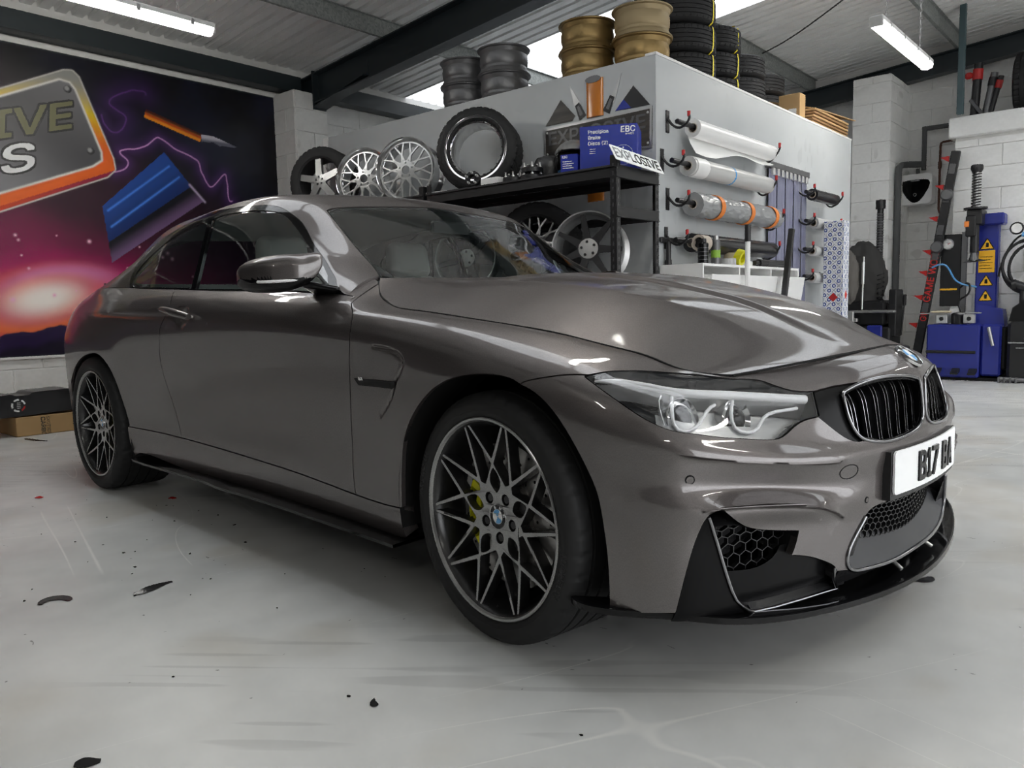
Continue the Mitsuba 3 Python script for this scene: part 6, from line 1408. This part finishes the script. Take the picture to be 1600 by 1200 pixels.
def can(x, y, z, r, h, mt, mt2, label, cat='can', noz=True):
    t = thing('spray_can' if noz else 'bottle', label, cat)
    put('body', lathe([(0, 0), (r, 0), (r, h * .78), (r * .9, h * .82), (r * .4, h * .86), (0, h * .86)], 24).apply_translation([x, y, z]), mt, parent=t); put('cap', lathe([(0, h * .82), (r * .62, h * .82), (r * .6, h * .98), (0, h)], 20).apply_translation([x, y, z]), mt2, parent=t)
    return t
t = can(-1.10, 2.35, CZ, .034, .17, 'm_gloss_black', 'm_satin_black', 'black printed can at the left end of the white cabinet')
for k in range(4): put('print', lathe([(.0345, .03 + .025 * k), (.0348, .03 + .025 * k), (.0348, .035 + .025 * k)], 24).apply_translation([-1.10, 2.35, CZ]), 'm_alloy_grey', parent=t)
mat('label_green', (.25, .45, .05), .5)
t = can(-1.10, 2.53, CZ, .030, .20, 'm_steel_grey', 'm_alloy_silver', 'grey spray bottle with green label on the white cabinet', 'bottle', False); put('label', lathe([(.0305, .05), (.0308, .05), (.0308, .10), (.0305, .10)], 24).apply_translation([-1.10, 2.53, CZ]), 'm_label_green', parent=t)
def tape(x, y, z, r, w_, mt, label, flat=True):
    m = lathe([(r * .62, 0), (r, 0), (r, w_), (r * .62, w_), (r * .62, 0)], 36)
    m = moved(m, (x, y, z)) if flat else moved(m, (x + w_ / 2, y, z + r), ry=-70)
    return put('tape_roll', m, mt, label=label, cat='tape', group='tape rolls on the white cabinet')
mat('tape_cream', (.60, .52, .36), .5); mat('tape_clear', (.42, .42, .42), .25, coat=1.)
tape(-1.10, 2.70, CZ, .06, .05, 'm_tape_clear', 'clear tape roll lying left of the yellow tape'); tape(-1.08, 2.86, CZ, .055, .048, 'm_yellow', 'yellow tape roll standing on the cabinet', False)
tape(-1.16, 2.90, CZ, .055, .10, 'm_tape_cream', 'cream tape roll behind the yellow one'); tape(-1.12, 3.06, CZ, .05, .04, 'm_white_plastic', 'white tape roll right of the yellow one')
put('heat_gun', cat_(cyl((-1.06, 3.12, CZ + .03), (-1.03, 3.60, CZ + .03), .028, 16), rbox(-1.09, -1.02, 3.22, 3.62, CZ + .002, CZ + .052, .012), cyl((-1.06, 3.05, CZ + .028), (-1.06, 3.13, CZ + .03), .018, 14)), 'm_satin_black', label='long black tool lying at the right end of the white cabinet', cat='tool')
put('roll_core', basis(lathe([(.036, 0), (.052, 0), (.052, .10), (.036, .10), (.036, 0)], 30), (PX + .16, 2.36, 1.27), (0, 0, 1), (1, 0, 0), (0, 1, 0)), 'm_core', label='short cardboard core hung beside the squeegee', cat='core')
t = thing('squeegee', 'black squeegee with red and white tag hanging at the partition corner', 'squeegee')
put('blade', rbox(PX + .01, PX + .03, 2.115, 2.40, 1.27, 1.305, .005), 'm_satin_black', parent=t); put('handle', cat_(cyl((PX + .03, 2.20, 1.28), (PX + .03, 2.205, 1.02), .017, 14), cyl((PX + .03, 2.20, 1.16), (PX + .03, 2.205, 1.03), .022, 14)), 'm_satin_black', parent=t); put('tag', rbox(PX + .012, PX + .05, 2.185, 2.225, .97, 1.02, .003), 'm_white_plastic', parent=t); put('tag_mark', rbox(PX + .05, PX + .052, 2.194, 2.216, .98, 1.008, .001), 'm_red', parent=t)
t = thing('broom_pole', 'white pole with black grip standing in front of the cabinet', 'pole'); put('pole', cyl((-.895, 2.58, .0), (-.895, 2.57, 1.30), .017, 16), 'm_white_plastic', parent=t); put('grip', cyl((-.895, 2.57, 1.27), (-.895, 2.57, 1.38), .020, 16), 'm_satin_black', parent=t)
put('tube_pole', moved(cat_(rbox(-.020, .020, -.016, .016, 0, 1.44, .004)), (-.885, 2.93, .0), rx=-14.5), 'm_satin_black', label='black square tube leaning at an angle against the cabinet', cat='pole')
# tall printed carton
def _pat(p, n, uv):
    h = dr.select(dr.abs(n.x) > .5, p.y, p.x)
    a, b = h * 12.5 + p.z * 12.5, h * 12.5 - p.z * 12.5
    fa, fb = a - dr.floor(a) - .5, b - dr.floor(b) - .5
    k = dr.floor(a) + 2 * dr.floor(b); odd = cell_rand(dr.floor(a), dr.floor(b), 3.)
    c = mi.Color3f(.74, .75, .77)
    r = dr.sqrt(fa * fa + fb * fb)
    c = dr.select((r < .30) & (r > .13), mi.Color3f(.06, .09, .28), c)
    ln_ = (dr.abs(fa) > .42) | (dr.abs(fb) > .42); dash = noise(p.z * 160, h * 160, 2.) > .45
    return dr.select(ln_ & dash, mi.Color3f(.30, .32, .36), c)
mat('pattern', proc(_pat), .4)
t = thing('tall_carton', 'tall narrow white carton printed with blue rings standing by the partition', 'box')
put('body', rbox(-1.135, -.962, 4.66, 4.80, 0, 1.555, .004), 'm_pattern', parent=t, smooth=False)
for m_ in (basis(slab(sbox(-.028, -.028, .028, .028), .0008), (-1.045, 4.6598, .90), (.707, 0, .707), (-.707, 0, .707), (0, -1, 0)), basis(slab(sbox(-.026, -.026, .026, .026), .0008), (-.9618, 4.73, .92), (0, .707, .707), (0, -.707, .707), (1, 0, 0))): put('red_mark', m_, 'm_red', parent=t, smooth=False)
# ---------------------------------------------------------------- back wall: heater, pipes, tyre machines
t = thing('water_heater', 'white wall hung water heater with a black shield shaped panel', 'water heater')
hb = slab(sbox(-.185, -.18, .185, .18).buffer(-.05).buffer(.05), .20); hb.vertices[:, :2] *= np.interp(hb.vertices[:, 2], [0, .2], [.98, 1.])[:, None]
put('body', basis(hb, (-1.275, 8.36, 2.185), (1, 0, 0), (0, 0, 1), (0, -1, 0)), 'm_white_gloss', parent=t, smooth=40)
sh = Polygon(curve([(-.155, .085), (0, .112), (.155, .085), (.125, -.04), (.035, -.150), (-.035, -.150), (-.125, -.04)], 60, closed=True)); put('panel', basis(slab(sh, .006), (-1.275, 8.162, 2.185), (1, 0, 0), (0, 0, 1), (0, -1, 0)), 'm_gloss_black', parent=t)
put('dial', basis(slab(Point(0, -.065).buffer(.018).difference(Point(0, -.065).buffer(.013)), .003), (-1.275, 8.155, 2.185), (1, 0, 0), (0, 0, 1), (0, -1, 0)), 'm_alloy_bright', parent=t); put('glint_strip', basis(slab(sbox(-.05, .095, .05, .103), .002), (-1.275, 8.155, 2.185), (1, 0, 0), (0, 0, 1), (0, -1, 0)), 'm_alloy_silver', parent=t)
put('outlet', cyl((-1.275, 8.27, 2.36), (-1.275, 8.27, 2.44), .022, 14), 'm_pipe_lag', parent=t)
P1 = [(-1.372, 7.80, .05), (-1.372, 7.80, 2.34), (-1.37, 7.82, 2.41), (-1.36, 7.90, 2.45), (-1.33, 8.05, 2.47), (-1.26, 8.27, 2.49), (-1.20, 8.28, 2.49)]
put('lagged_pipe', cat_(tube(P1, .038, 12), cyl((-1.215, 8.28, 2.42), (-1.215, 8.28, 2.93), .028, 12), cyl((-1.24, 8.28, 2.905), (-.86, 8.28, 2.905), .028, 12), cyl((-.87, 8.28, 2.92), (-.87, 8.28, 2.70), .03, 12)), 'm_pipe_lag', label='dark lagged pipe running round the water heater', cat='pipe')
put('copper_pipe', cat_(tube([(-.84, 8.33, 2.735), (-1.02, 8.33, 2.73), (-1.045, 8.33, 2.715), (-1.05, 8.33, 2.68), (-1.05, 8.33, 1.93), (-1.04, 8.33, 1.90), (-.98, 8.33, 1.895)], .013, 10), cyl((-1.05, 8.33, 2.42), (-1.05, 8.33, 2.50), .022, 10)), 'm_copper_dark', label='thin dark copper pipe right of the water heater', cat='pipe')
mat('machine_blue', (.014, .022, .21), .32, coat=.5); mat('warn_yellow', (.80, .42, .02), .5)
t = thing('tyre_changer', 'blue tyre changing machine with a column and spring arm', 'tyre changer')
put('cabinet', rbox(-.83, -.33, 6.98, 7.36, .03, .59, .015), 'm_machine_blue', parent=t); put('side_pod', rbox(-.325, -.14, 7.02, 7.36, .05, .59, .02), 'm_machine_blue', parent=t); put('plinth', rbox(-.83, -.14, 7.0, 7.36, 0, .03, .004), 'm_matt_black', parent=t)
put('trim_bar', rbox(-.83, -.36, 6.962, 6.985, .285, .315, .006), 'm_satin_black', parent=t)
for x in (-.74, -.57, -.41): put('pedal', trimesh.convex.convex_hull(np.array([(x + a, y, z) for a in (0, .07) for y, z in ((6.98, .13), (6.98, .10), (6.86, .07), (6.86, .085), (6.94, .125))])), 'm_satin_black', parent=t)
put('lever_arm', cyl((-.255, 7.0, .56), (-.205, 6.97, .37), .018, 10), 'm_alloy_silver', parent=t); put('rubber_pad', rbox(-.145, -.09, 7.03, 7.32, .12, .56, .02), 'm_matt_black', parent=t)
put('table', cat_(lathe([(0, 0), (.06, 0), (.06, .012), (.0, .012)], 30).apply_translation([-.56, 7.14, .70]), *[moved(rbox(-.03, .38, -.035, .035, 0, .014, .004), (-.56, 7.14, .70), rz=a) for a in (15, 105, 195, 285)]), 'm_alloy_silver', parent=t); put('spindle', cyl((-.56, 7.14, .59), (-.56, 7.14, .71), .07, 20), 'm_satin_black', parent=t)
for k, (x, y) in enumerate(((-.70, 7.05), (-.44, 7.05), (-.70, 7.24), (-.42, 7.24))):
    put('jaw', cat_(rbox(x - .055, x + .055, y - .03, y + .03, .60, .695, .006)), 'm_alloy_bright', parent=t); put('jaw_bolt', cyl((x, y - .035, .65), (x, y - .02, .65), .022, 12), 'm_satin_black', parent=t)
put('lid', rbox(-.80, -.62, 7.0, 7.1, .715, .735, .006), 'm_tape_cream', parent=t)
put('column', rbox(-.435, -.235, 7.24, 7.37, .50, 1.70, .012), 'm_machine_blue', parent=t); put('column_head', rbox(-.46, -.18, 7.18, 7.37, 1.62, 1.74, .015), 'm_machine_blue', parent=t); put('column_foot', trimesh.convex.convex_hull(np.array([(x, y, z) for y in (7.16, 7.37) for x, z in ((-.46, .5), (-.13, .5), (-.16, .74), (-.40, .80))])), 'm_machine_blue', parent=t)
tri = Polygon([(-.07, 0), (.07, 0), (0, .125)]).buffer(-.008).buffer(.008)
for z in (1.37, .99, .83): put('warning_sign', basis(slab(tri, .002), (-.335, 7.239, z), (1, 0, 0), (0, 0, 1), (0, -1, 0)), 'm_warn_yellow', parent=t, smooth=False); put('sign_mark', basis(slab(tri.difference(tri.buffer(-.008)).union(sbox(-.012, .025, .014, .07)), .001), (-.335, 7.2365, z), (1, 0, 0), (0, 0, 1), (0, -1, 0)), 'm_matt_black', parent=t, smooth=False)
put('notice', rbox(-.41, -.26, 7.234, 7.24, 1.13, 1.36, .002), 'm_warn_yellow', parent=t, smooth=False)
for k in range(5): put('notice_line', bx(-.40, -.28 - .02 * (k % 2), 7.232, 7.2345, 1.17 + .03 * k, 1.176 + .03 * k), 'm_matt_black', parent=t, smooth=False)
ax, ay = -.425, 7.08
put('arm_spring', cat_(*[tube(np.stack([ax + .040 * np.cos(np.linspace(0, 2 * np.pi * 13, 160)), ay + .040 * np.sin(np.linspace(0, 2 * np.pi * 13, 160)), np.linspace(1.80, 2.17, 160)], 1), .007, 6)]), 'm_satin_black', parent=t); put('arm_rod', cyl((ax, ay, 1.25), (ax, ay, 2.18), .024, 16), 'm_alloy_silver', parent=t); put('arm_cap', lathe([(0, 0), (.045, 0), (.058, .03), (.058, .06), (.05, .075), (0, .075)], 24).apply_translation([ax, ay, 2.16]), 'm_satin_black', parent=t)
put('arm_block', cat_(rbox(ax - .07, ax + .07, ay - .06, ay + .20, 1.62, 1.78, .01), rbox(ax - .075, ax + .02, ay - .08, ay - .02, 1.50, 1.72, .012), lathe([(0, 0), (.11, 0), (.11, .02), (0, .02)], 24).apply_translation([ax, ay, 1.78])), 'm_satin_black', parent=t); put('arm_valve', rbox(ax - .085, ax - .04, ay - .09, ay - .05, 1.60, 1.66, .006), 'm_orange', parent=t); put('arm_lower', cyl((ax, ay, 1.34), (ax, ay, 1.62), .042, 18), 'm_satin_black', parent=t)
put('mount_head', cat_(lathe([(0, 0), (.05, 0), (.035, .06), (.03, .09), (0, .09)], 20).apply_translation([ax, ay, 1.26]), trimesh.convex.convex_hull(np.array([(ax - .10, ay - .03, 1.235), (ax + .12, ay - .03, 1.245), (ax + .12, ay + .03, 1.245), (ax - .10, ay + .03, 1.235), (ax - .03, ay, 1.275), (ax + .05, ay, 1.27)]))), 'm_alloy_grey', parent=t)
# gauge board behind it
t = thing('gauge_board', 'black pressure gauge board on a grey post left of the tyre machine', 'gauge'); put('board', rbox(-.80, -.60, 7.365, 7.395, .78, 1.56, .008), 'm_satin_black', parent=t); put('post', rbox(-.60, -.545, 7.365, 7.395, 0, 1.58, .004), 'm_steel_grey', parent=t)
put('gauge_dial', basis(lathe([(0, 0), (.052, 0), (.052, .004), (0, .004)], 30), (-.73, 7.363, 1.455), (1, 0, 0), (0, 0, 1), (0, -1, 0)), 'm_white_plastic', parent=t); put('gauge_ring', basis(lathe([(.052, -.004), (.060, -.004), (.060, .014), (.052, .014)], 30), (-.73, 7.363, 1.455), (1, 0, 0), (0, 0, 1), (0, -1, 0)), 'm_chrome', parent=t); put('needle', basis(slab(taper(np.array([0., 0]), np.array([.03, .02]), .008, .003), .002), (-.73, 7.357, 1.455), (1, 0, 0), (0, 0, 1), (0, -1, 0)), 'm_red', parent=t)
put('stripe', bx(-.80, -.63, 7.361, 7.364, .955, .975), 'm_warn_yellow', parent=t); put('air_hose', tube(curve([(-.86, 7.26, 1.205), (-.70, 7.24, 1.20), (-.62, 7.24, 1.06), (-.50, 7.24, 1.0), (-.42, 7.22, .98)], 30), .010, 8), 'm_sky_blue', parent=t)
put('black_hose', tube(curve([(-.58, 7.28, .98), (-.48, 7.22, 1.0), (-.50, 7.22, .90), (-.58, 7.25, .84), (-.55, 7.25, .70), (-.50, 7.25, .62)], 30), .010, 8), 'm_satin_black', parent=t)
# leaning black bar with red clips and lettering
t = thing('leaning_bar', 'long black leaning bar with red clips and red lettering beside the tyre machine', 'bar')
pa, pb_ = np.array([-1.025, 7.30, .02]), np.array([-.668, 7.33, 2.44]); d = pb_ - pa; L_ = np.linalg.norm(d); ez = d / L_; ey = np.array([0, -1., 0]); ey -= ez * (ey @ ez); ey /= np.linalg.norm(ey); ex = np.cross(ey, ez) * -1
ex = np.cross(ez, ey); ex = -ex if ex[0] < 0 else ex
put('bar', basis(rbox(-.045, .045, 0, .05, 0, L_, .008), pa, ex, ey, ez), 'm_satin_black', parent=t, smooth=False)
for z in (.55, .86, 1.13, 1.36, 1.72, 2.06, 2.36): put('clip', basis(trimesh.convex.convex_hull(np.array([(-.055, y, z + q) for y in (.01, .045) for q in (-.03, .03)] + [(-.145, y, z + .012) for y in (.02, .035)])), pa, ex, ey, ez), 'm_red', parent=t, smooth=False)
m = meshkit.text_mesh('GAME WORK', .07, .002, bold=True); b = m.bounds; m.apply_translation([-b[0][0], -b[0][1], 0]); put('lettering', basis(m, pa + ez * .82 + ex * .035 + ey * .051, ez, -ex, ey), 'm_red', parent=t, smooth=False)
m = meshkit.text_mesh('GW', .06, .002, bold=True); put('lettering', basis(m, pa + ez * .60 + ex * .03 + ey * .051, ez, -ex, ey), 'm_red', parent=t, smooth=False)
for z in (.70, 1.28, 1.55, 1.9, 2.2): put('plate', basis(rbox(-.035, .03, .05, .056, z, z + .11, .003), pa, ex, ey, ez), 'm_alloy_grey', parent=t, smooth=False)
for z in (1.42, 1.98): put('joint', basis(lathe([(0, 0), (.062, 0), (.066, .02), (.05, .05), (0, .05)], 24), pa + ez * z + ey * .045, ex, ez, ey), 'm_steel_grey', parent=t)
put('floor_bottle', lathe([(0, 0), (.055, 0), (.055, .17), (.05, .20), (.045, .26), (0, .265)], 24).apply_translation([-.95, 7.02, 0]), 'm_red_dark', label='dark red canister with grey lid on the floor left of the blue machine', cat='canister')
# second machine, partly hidden behind the bonnet
t = thing('balancer', 'black second tyre machine draped with hoses behind the bonnet', 'tyre changer')
put('post', cyl((-1.425, 7.32, .30), (-1.425, 7.32, 1.95), .034, 16), 'm_satin_black', parent=t); put('post_cap', cyl((-1.425, 7.32, 1.90), (-1.425, 7.32, 2.0), .052, 16), 'm_satin_black', parent=t)
put('post_ribs', cat_(*[lathe([(.034, 0), (.042, .01), (.034, .02)], 16).apply_translation([-1.425, 7.32, 1.32 + .03 * k]) for k in range(18)]), 'm_steel_grey', parent=t, kind='stuff')
put('housing', cat_(rbox(-1.80, -1.22, 7.05, 7.50, .0, .56, .02), rbox(-1.76, -1.30, 7.15, 7.5, .56, .86, .03)), 'm_satin_black', parent=t); put('clamp_plate', rbox(-1.76, -1.18, 7.05, 7.15, .72, .75, .006), 'm_alloy_silver', parent=t); put('blue_unit', rbox(-1.46, -1.30, 7.02, 7.06, .42, .58, .01), 'm_machine_blue', parent=t)
put('side_screen', rbox(-1.26, -1.18, 7.12, 7.40, .45, .98, .01), 'm_satin_black', parent=t); put('chrome_bar', cat_(rbox(-1.74, -1.56, 7.0, 7.05, .62, .66, .004), rbox(-1.68, -1.60, 6.99, 7.04, .58, .74, .006)), 'm_alloy_bright', parent=t)
put('lever', cat_(cyl((-1.14, 7.2, .50), (-1.10, 7.15, .86), .009, 10), cyl((-1.105, 7.16, .80), (-1.098, 7.145, .92), .018, 12)), 'm_satin_black', parent=t)
tp = rng.normal(size=(900, 3)); tp /= np.linalg.norm(tp, axis=1, keepdims=True)
dr_ = tc.icosphere(4, 1.); q = dr_.vertices; q = q * [.27, .16, .44] * (1 + .35 * (meshkit.fbm(q * 2.6, 4, 4) - .5))[:, None]; dr_.vertices = q + [-1.60, 7.30, 1.10]
mat('canvas', (.035, .034, .033), .8); mat('canvas_grey', (.14, .13, .12), .8)
put('jacket', dr_, 'm_canvas', parent=t, smooth=60, label='dark jacket hung over the machine')
dl = tc.icosphere(3, 1.); q = dl.vertices * [.10, .07, .30]; dl.vertices = q * (1 + .4 * (meshkit.fbm(dl.vertices * 3, 3, 6) - .5))[:, None] + [-1.69, 7.14, 1.12]; put('jacket_lining', dl, 'm_canvas_grey', parent=t, smooth=60)
put('coil_cable', tube(np.stack([-1.37 + .035 * np.cos(np.linspace(0, 50, 130)), 7.20 + .035 * np.sin(np.linspace(0, 50, 130)), np.linspace(.76, 1.16, 130)], 1), .006, 6), 'm_satin_black', parent=t); put('probe', cat_(cyl((-1.545, 7.12, .76), (-1.535, 7.12, 1.36), .010, 10), cyl((-1.54, 7.12, 1.05), (-1.538, 7.12, 1.30), .018, 12)), 'm_alloy_bright', parent=t)
# hose reel, gauge and black wheel lift at the right edge
t = thing('air_hose_coil', 'coil of black air hose hung at the right edge above the black machine', 'hose')
for k in range(9):
    a = np.linspace(0, 2 * np.pi, 50, endpoint=False); r = .20 + .012 * (k % 5)
    put('loop', tube(np.stack([.02 + np.cos(a) * r * 1.0 + .01 * k, 7.22 + .012 * (k - 4) + .01 * np.sin(3 * a + k), 1.20 + np.sin(a) * (r + .03) - .006 * k], 1), .0135, 8, closed=True), 'm_rubber_old', parent=t)
put('feed', tube(curve([(-.215, 7.2, 1.08), (-.18, 7.2, 1.25), (-.08, 7.2, 1.45), (.02, 7.2, 1.50)], 24), .010, 8), 'm_rubber', parent=t)
t = thing('tyre_inflator', 'round tyre inflator gauge with blue fitting above the hose coil', 'gauge'); put('gauge', basis(lathe([(0, 0), (.060, 0), (.064, .02), (.058, .035), (.052, .030), (0, .030)], 30), (-.055, 7.12, 1.56), (1, 0, 0), (0, 0, 1), (0, -1, 0)), 'm_satin_black', parent=t); put('face', basis(lathe([(0, .031), (.048, .031)], 30), (-.055, 7.12, 1.56), (1, 0, 0), (0, 0, 1), (0, -1, 0)), 'm_white_plastic', parent=t); put('fitting', cat_(cyl((-.01, 7.12, 1.50), (.10, 7.12, 1.47), .024, 12), cyl((.03, 7.12, 1.42), (.035, 7.12, 1.53), .018, 12)), 'm_sky_blue', parent=t)
t = thing('wheel_lift', 'black wheel lift machine at the right edge of the room', 'machine'); put('base', rbox(-.08, .75, 6.95, 7.36, .0, .62, .03), 'm_satin_black', parent=t); put('hood', trimesh.convex.convex_hull(np.array([(x, y, z) for y in (7.0, 7.34) for x, z in ((-.08, .62), (.5, .62), (.45, .86), (.05, .84), (-.05, .76))])), 'm_matt_black', parent=t); put('arm', cat_(cyl((-.06, 7.1, 1.0), (.25, 7.1, .86), .045, 16), cyl((.02, 7.1, .60), (.02, 7.1, 1.0), .03, 14), cyl((-.075, 7.1, .985), (-.04, 7.1, .99), .058, 16)), 'm_satin_black', parent=t)
put('chrome_strip', cat_(rbox(-.07, .3, 6.935, 6.952, .40, .412, .002), rbox(.0, .3, 6.935, 6.952, .35, .358, .002)), 'm_alloy_silver', parent=t); put('foot_lever', cat_(cyl((-.12, 6.9, .04), (.10, 6.92, .03), .022, 12), *[rbox(-.14 + .05 * k, -.12 + .05 * k, 6.87, 6.95, .0, .06, .005) for k in range(4)]), 'm_steel_grey', parent=t)
# on the enclosure
t = put('tyre', moved(old_tyre(.335, .27), (-.22, 7.86, 2.80 + .337), ry=90), 'm_rubber', label='large black tyre standing on the white block enclosure', cat='tyre')
t = thing('trolley_jack', 'black and red jack handles standing behind the steel post on the enclosure', 'jack')
for k, (x, tl, h, mt) in enumerate(((-.60, 3, .62, 'm_satin_black'), (-.50, 10, .50, 'm_steel_grey'), (-.46, 14, .46, 'm_satin_black'))):
    put('handle', moved(cyl((0, 0, 0), (0, 0, h), .045 - .008 * k, 16), (x, 7.75, 2.80), ry=tl), mt, parent=t); put('grip', moved(cyl((0, 0, h * .72), (0, 0, h * .9), .052 - .008 * k, 16), (x, 7.75, 2.80), ry=tl), 'm_red' if k != 1 else 'm_satin_black', parent=t)
put('crank', moved(rbox(-.02, .02, -.02, .02, 0, .26, .006), (-.48, 7.70, 2.82), ry=-35), 'm_alloy_grey', parent=t); put('clamp', cat_(rbox(-.70, -.62, 7.72, 7.78, 3.27, 3.34, .02)), 'm_red', parent=t)
# ---------------------------------------------------------------- cartons by the left wall
t = thing('flat_carton', 'brown flat carton on the floor by the left wall under a black part', 'box')
put('body', rbox(-5.62, -5.18, -.43, .25, .002, .145, .004), 'm_card', parent=t)
m = meshkit.text_mesh('CARBON', .030, .0008, bold=True); m2 = meshkit.text_mesh('EXOTICS', .022, .0008)
for mm, yy in ((m, -.265), (m2, -.225)): put('print', basis(mm, (-5.1795, yy + .0, .135), (0, 0, -1), (0, 1, 0), (1, 0, 0)), 'm_mural_dark', parent=t, smooth=False)
t = thing('open_carton', 'brown open carton flap lying at the left edge of the floor', 'box'); put('body', moved(cat_(bx(-.55, .02, -.35, .10, .002, .006), bx(-.55, .02, -.35, -.345, .002, .13), bx(-.55, .02, .095, .10, .002, .13), bx(-.55, -.545, -.35, .10, .002, .13), bx(.015, .02, -.35, .10, .002, .05)), (-5.25, -.62, 0), rz=10), 'm_card', parent=t, smooth=False)
t = thing('body_part', 'glossy black trim panel with a round white and red emblem lying on the flat carton', 'car part')
pts = np.array([(-.72, .155), (-.55, .15), (.02, .165), (.05, .20), (.03, .30), (-.05, .33), (-.30, .325), (-.33, .305), (-.42, .305), (-.45, .32), (-.70, .30)])
put('panel', basis(slab(Polygon(pts).buffer(-.012).buffer(.012), .30), (-5.48, 0, 0), (0, 1, 0), (0, 0, 1), (1, 0, 0)), 'm_vinyl_black', parent=t, smooth=40)
for k in range(5): put('emblem_arc', basis(slab(arc_poly(.036, .048, 72 * k + 8, 72 * k + 60, 10), .001), (-5.1795, -.405, .235), (0, 1, 0), (0, 0, 1), (1, 0, 0)), 'm_red' if k == 4 else 'm_white_gloss', parent=t, smooth=False)
for k in range(4): put('emblem_bar', bx(-5.1800, -5.1788, -.415, -.390, .212 + .013 * k, .219 + .013 * k), 'm_alloy_silver', parent=t, smooth=False)
# ---------------------------------------------------------------- scraps on the floor
def scrap(pts, mt, label, h=.004, th=.0012):
    P_ = curve(pts, 14); w_ = .012 * np.sin(np.linspace(.2, np.pi - .2, 14)) + .004
    d = np.gradient(P_, axis=0); nrm = np.stack([-d[:, 1], d[:, 0]], 1); nrm /= np.linalg.norm(nrm, axis=1, keepdims=True)
    z = .0015 + h * (.5 + .5 * np.sin(np.linspace(0, 5, 14)))
    A_, B_ = np.c_[P_[:, :2] + nrm * w_[:, None], z], np.c_[P_[:, :2] - nrm * w_[:, None], z * .3 + .001]
    v = np.vstack([A_, B_, A_ + [0, 0, th], B_ + [0, 0, th]]); i = np.arange(13); f = []
    for a, b in ((0, 1), (3, 2), (2, 0), (1, 3)): f += [np.stack([a * 14 + i, a * 14 + i + 1, b * 14 + i + 1], 1), np.stack([a * 14 + i, b * 14 + i + 1, b * 14 + i], 1)]
    put('film_scrap', trimesh.Trimesh(v, np.vstack(f), process=False), mt, label=label, cat='scrap', group='film scraps on the floor')
scrap([(-1.32, -1.565, 0), (-1.345, -1.53, 0), (-1.33, -1.50, 0), (-1.30, -1.49, 0), (-1.29, -1.50, 0)], 'm_vinyl_black', 'curled black scrap on the floor at the left foreground')
scrap([(-1.175, -1.345, 0), (-1.17, -1.31, 0), (-1.19, -1.26, 0), (-1.195, -1.21, 0)], 'm_vinyl_black', 'bent black strip scrap right of the curled scrap', .008)
scrap([(.705, .245, 0), (.73, .262, 0), (.735, .29, 0), (.73, .31, 0)], 'm_satin_black', 'dark flat scrap on the floor right of the splitter')
scrap([(-.04, -1.318, 0), (-.032, -1.31, 0), (-.03, -1.306, 0)], 'm_matt_black', 'small black crumb alone in the foreground')
scrap([(-.31, -1.84, 0), (-.30, -1.825, 0), (-.285, -1.80, 0)], 'm_matt_black', 'black sliver at the bottom left edge')
scrap([(-5.05, -.42, 0), (-4.95, -.41, 0), (-4.80, -.36, 0)], 'm_satin_black', 'dark strip on the floor in front of the flat carton')
for k, (x, y) in enumerate(((-2.344, -.646), (-2.909, -1.037))):
    scrap([(x - .012, y - .014, 0), (x, y, 0), (x + .008, y + .014, 0)], 'm_red', 'tiny red scrap on the floor behind the rear wheel, %s' % ('nearer the car' if k == 0 else 'further left'))
crumbs = []
for k in range(46):
    x, y = (-2.6 + 2.0 * rng.random(), -1.35 + .7 * rng.random()) if k < 30 else (-1.5 + 2.6 * rng.random(), -2.0 + .9 * rng.random())
    m = tc.icosphere(0, .003 + .005 * rng.random() ** 2); m.apply_scale([1, .7, .35]); m = moved(m, (x, y, .0018), rz=rng.uniform(0, 180)); crumbs.append(m)
put('grit', cat_(*crumbs), 'm_matt_black', label='dark grit and crumbs scattered on the floor beside the car', cat='grit', kind='stuff', smooth=False)

t = thing('film_offcut', 'white curled film offcut hanging at the left end of the partition', 'offcut')
a_ = np.linspace(0, 9, 60); rr_ = .02 + .009 * a_
put('curl', tube(np.stack([-4.60 + rr_ * np.cos(a_), np.full(60, 2.04), 2.19 + rr_ * np.sin(a_)], 1), .012, 6), 'm_vinyl_grey', parent=t)
put('hook', cyl((-4.66, 2.10, 2.30), (-4.66, 2.02, 2.30), .012, 10), 'm_satin_black', parent=t)
put('timber_strip', rbox(-4.80, -4.72, 2.12, 2.16, 1.2, 2.45, .004), 'm_white_plastic', label='narrow white board standing at the left end of the partition', cat='board')
put('cable', tube(curve([(-2.54, 6.6, 3.70), (-2.0, 6.2, 3.69), (-1.5, 5.8, 3.72), (-.85, 5.3, 3.78), (.2, 4.6, 3.86)], 40), .007, 6), 'm_satin_black', label='thin black cable slung under the roof sheets', cat='cable')
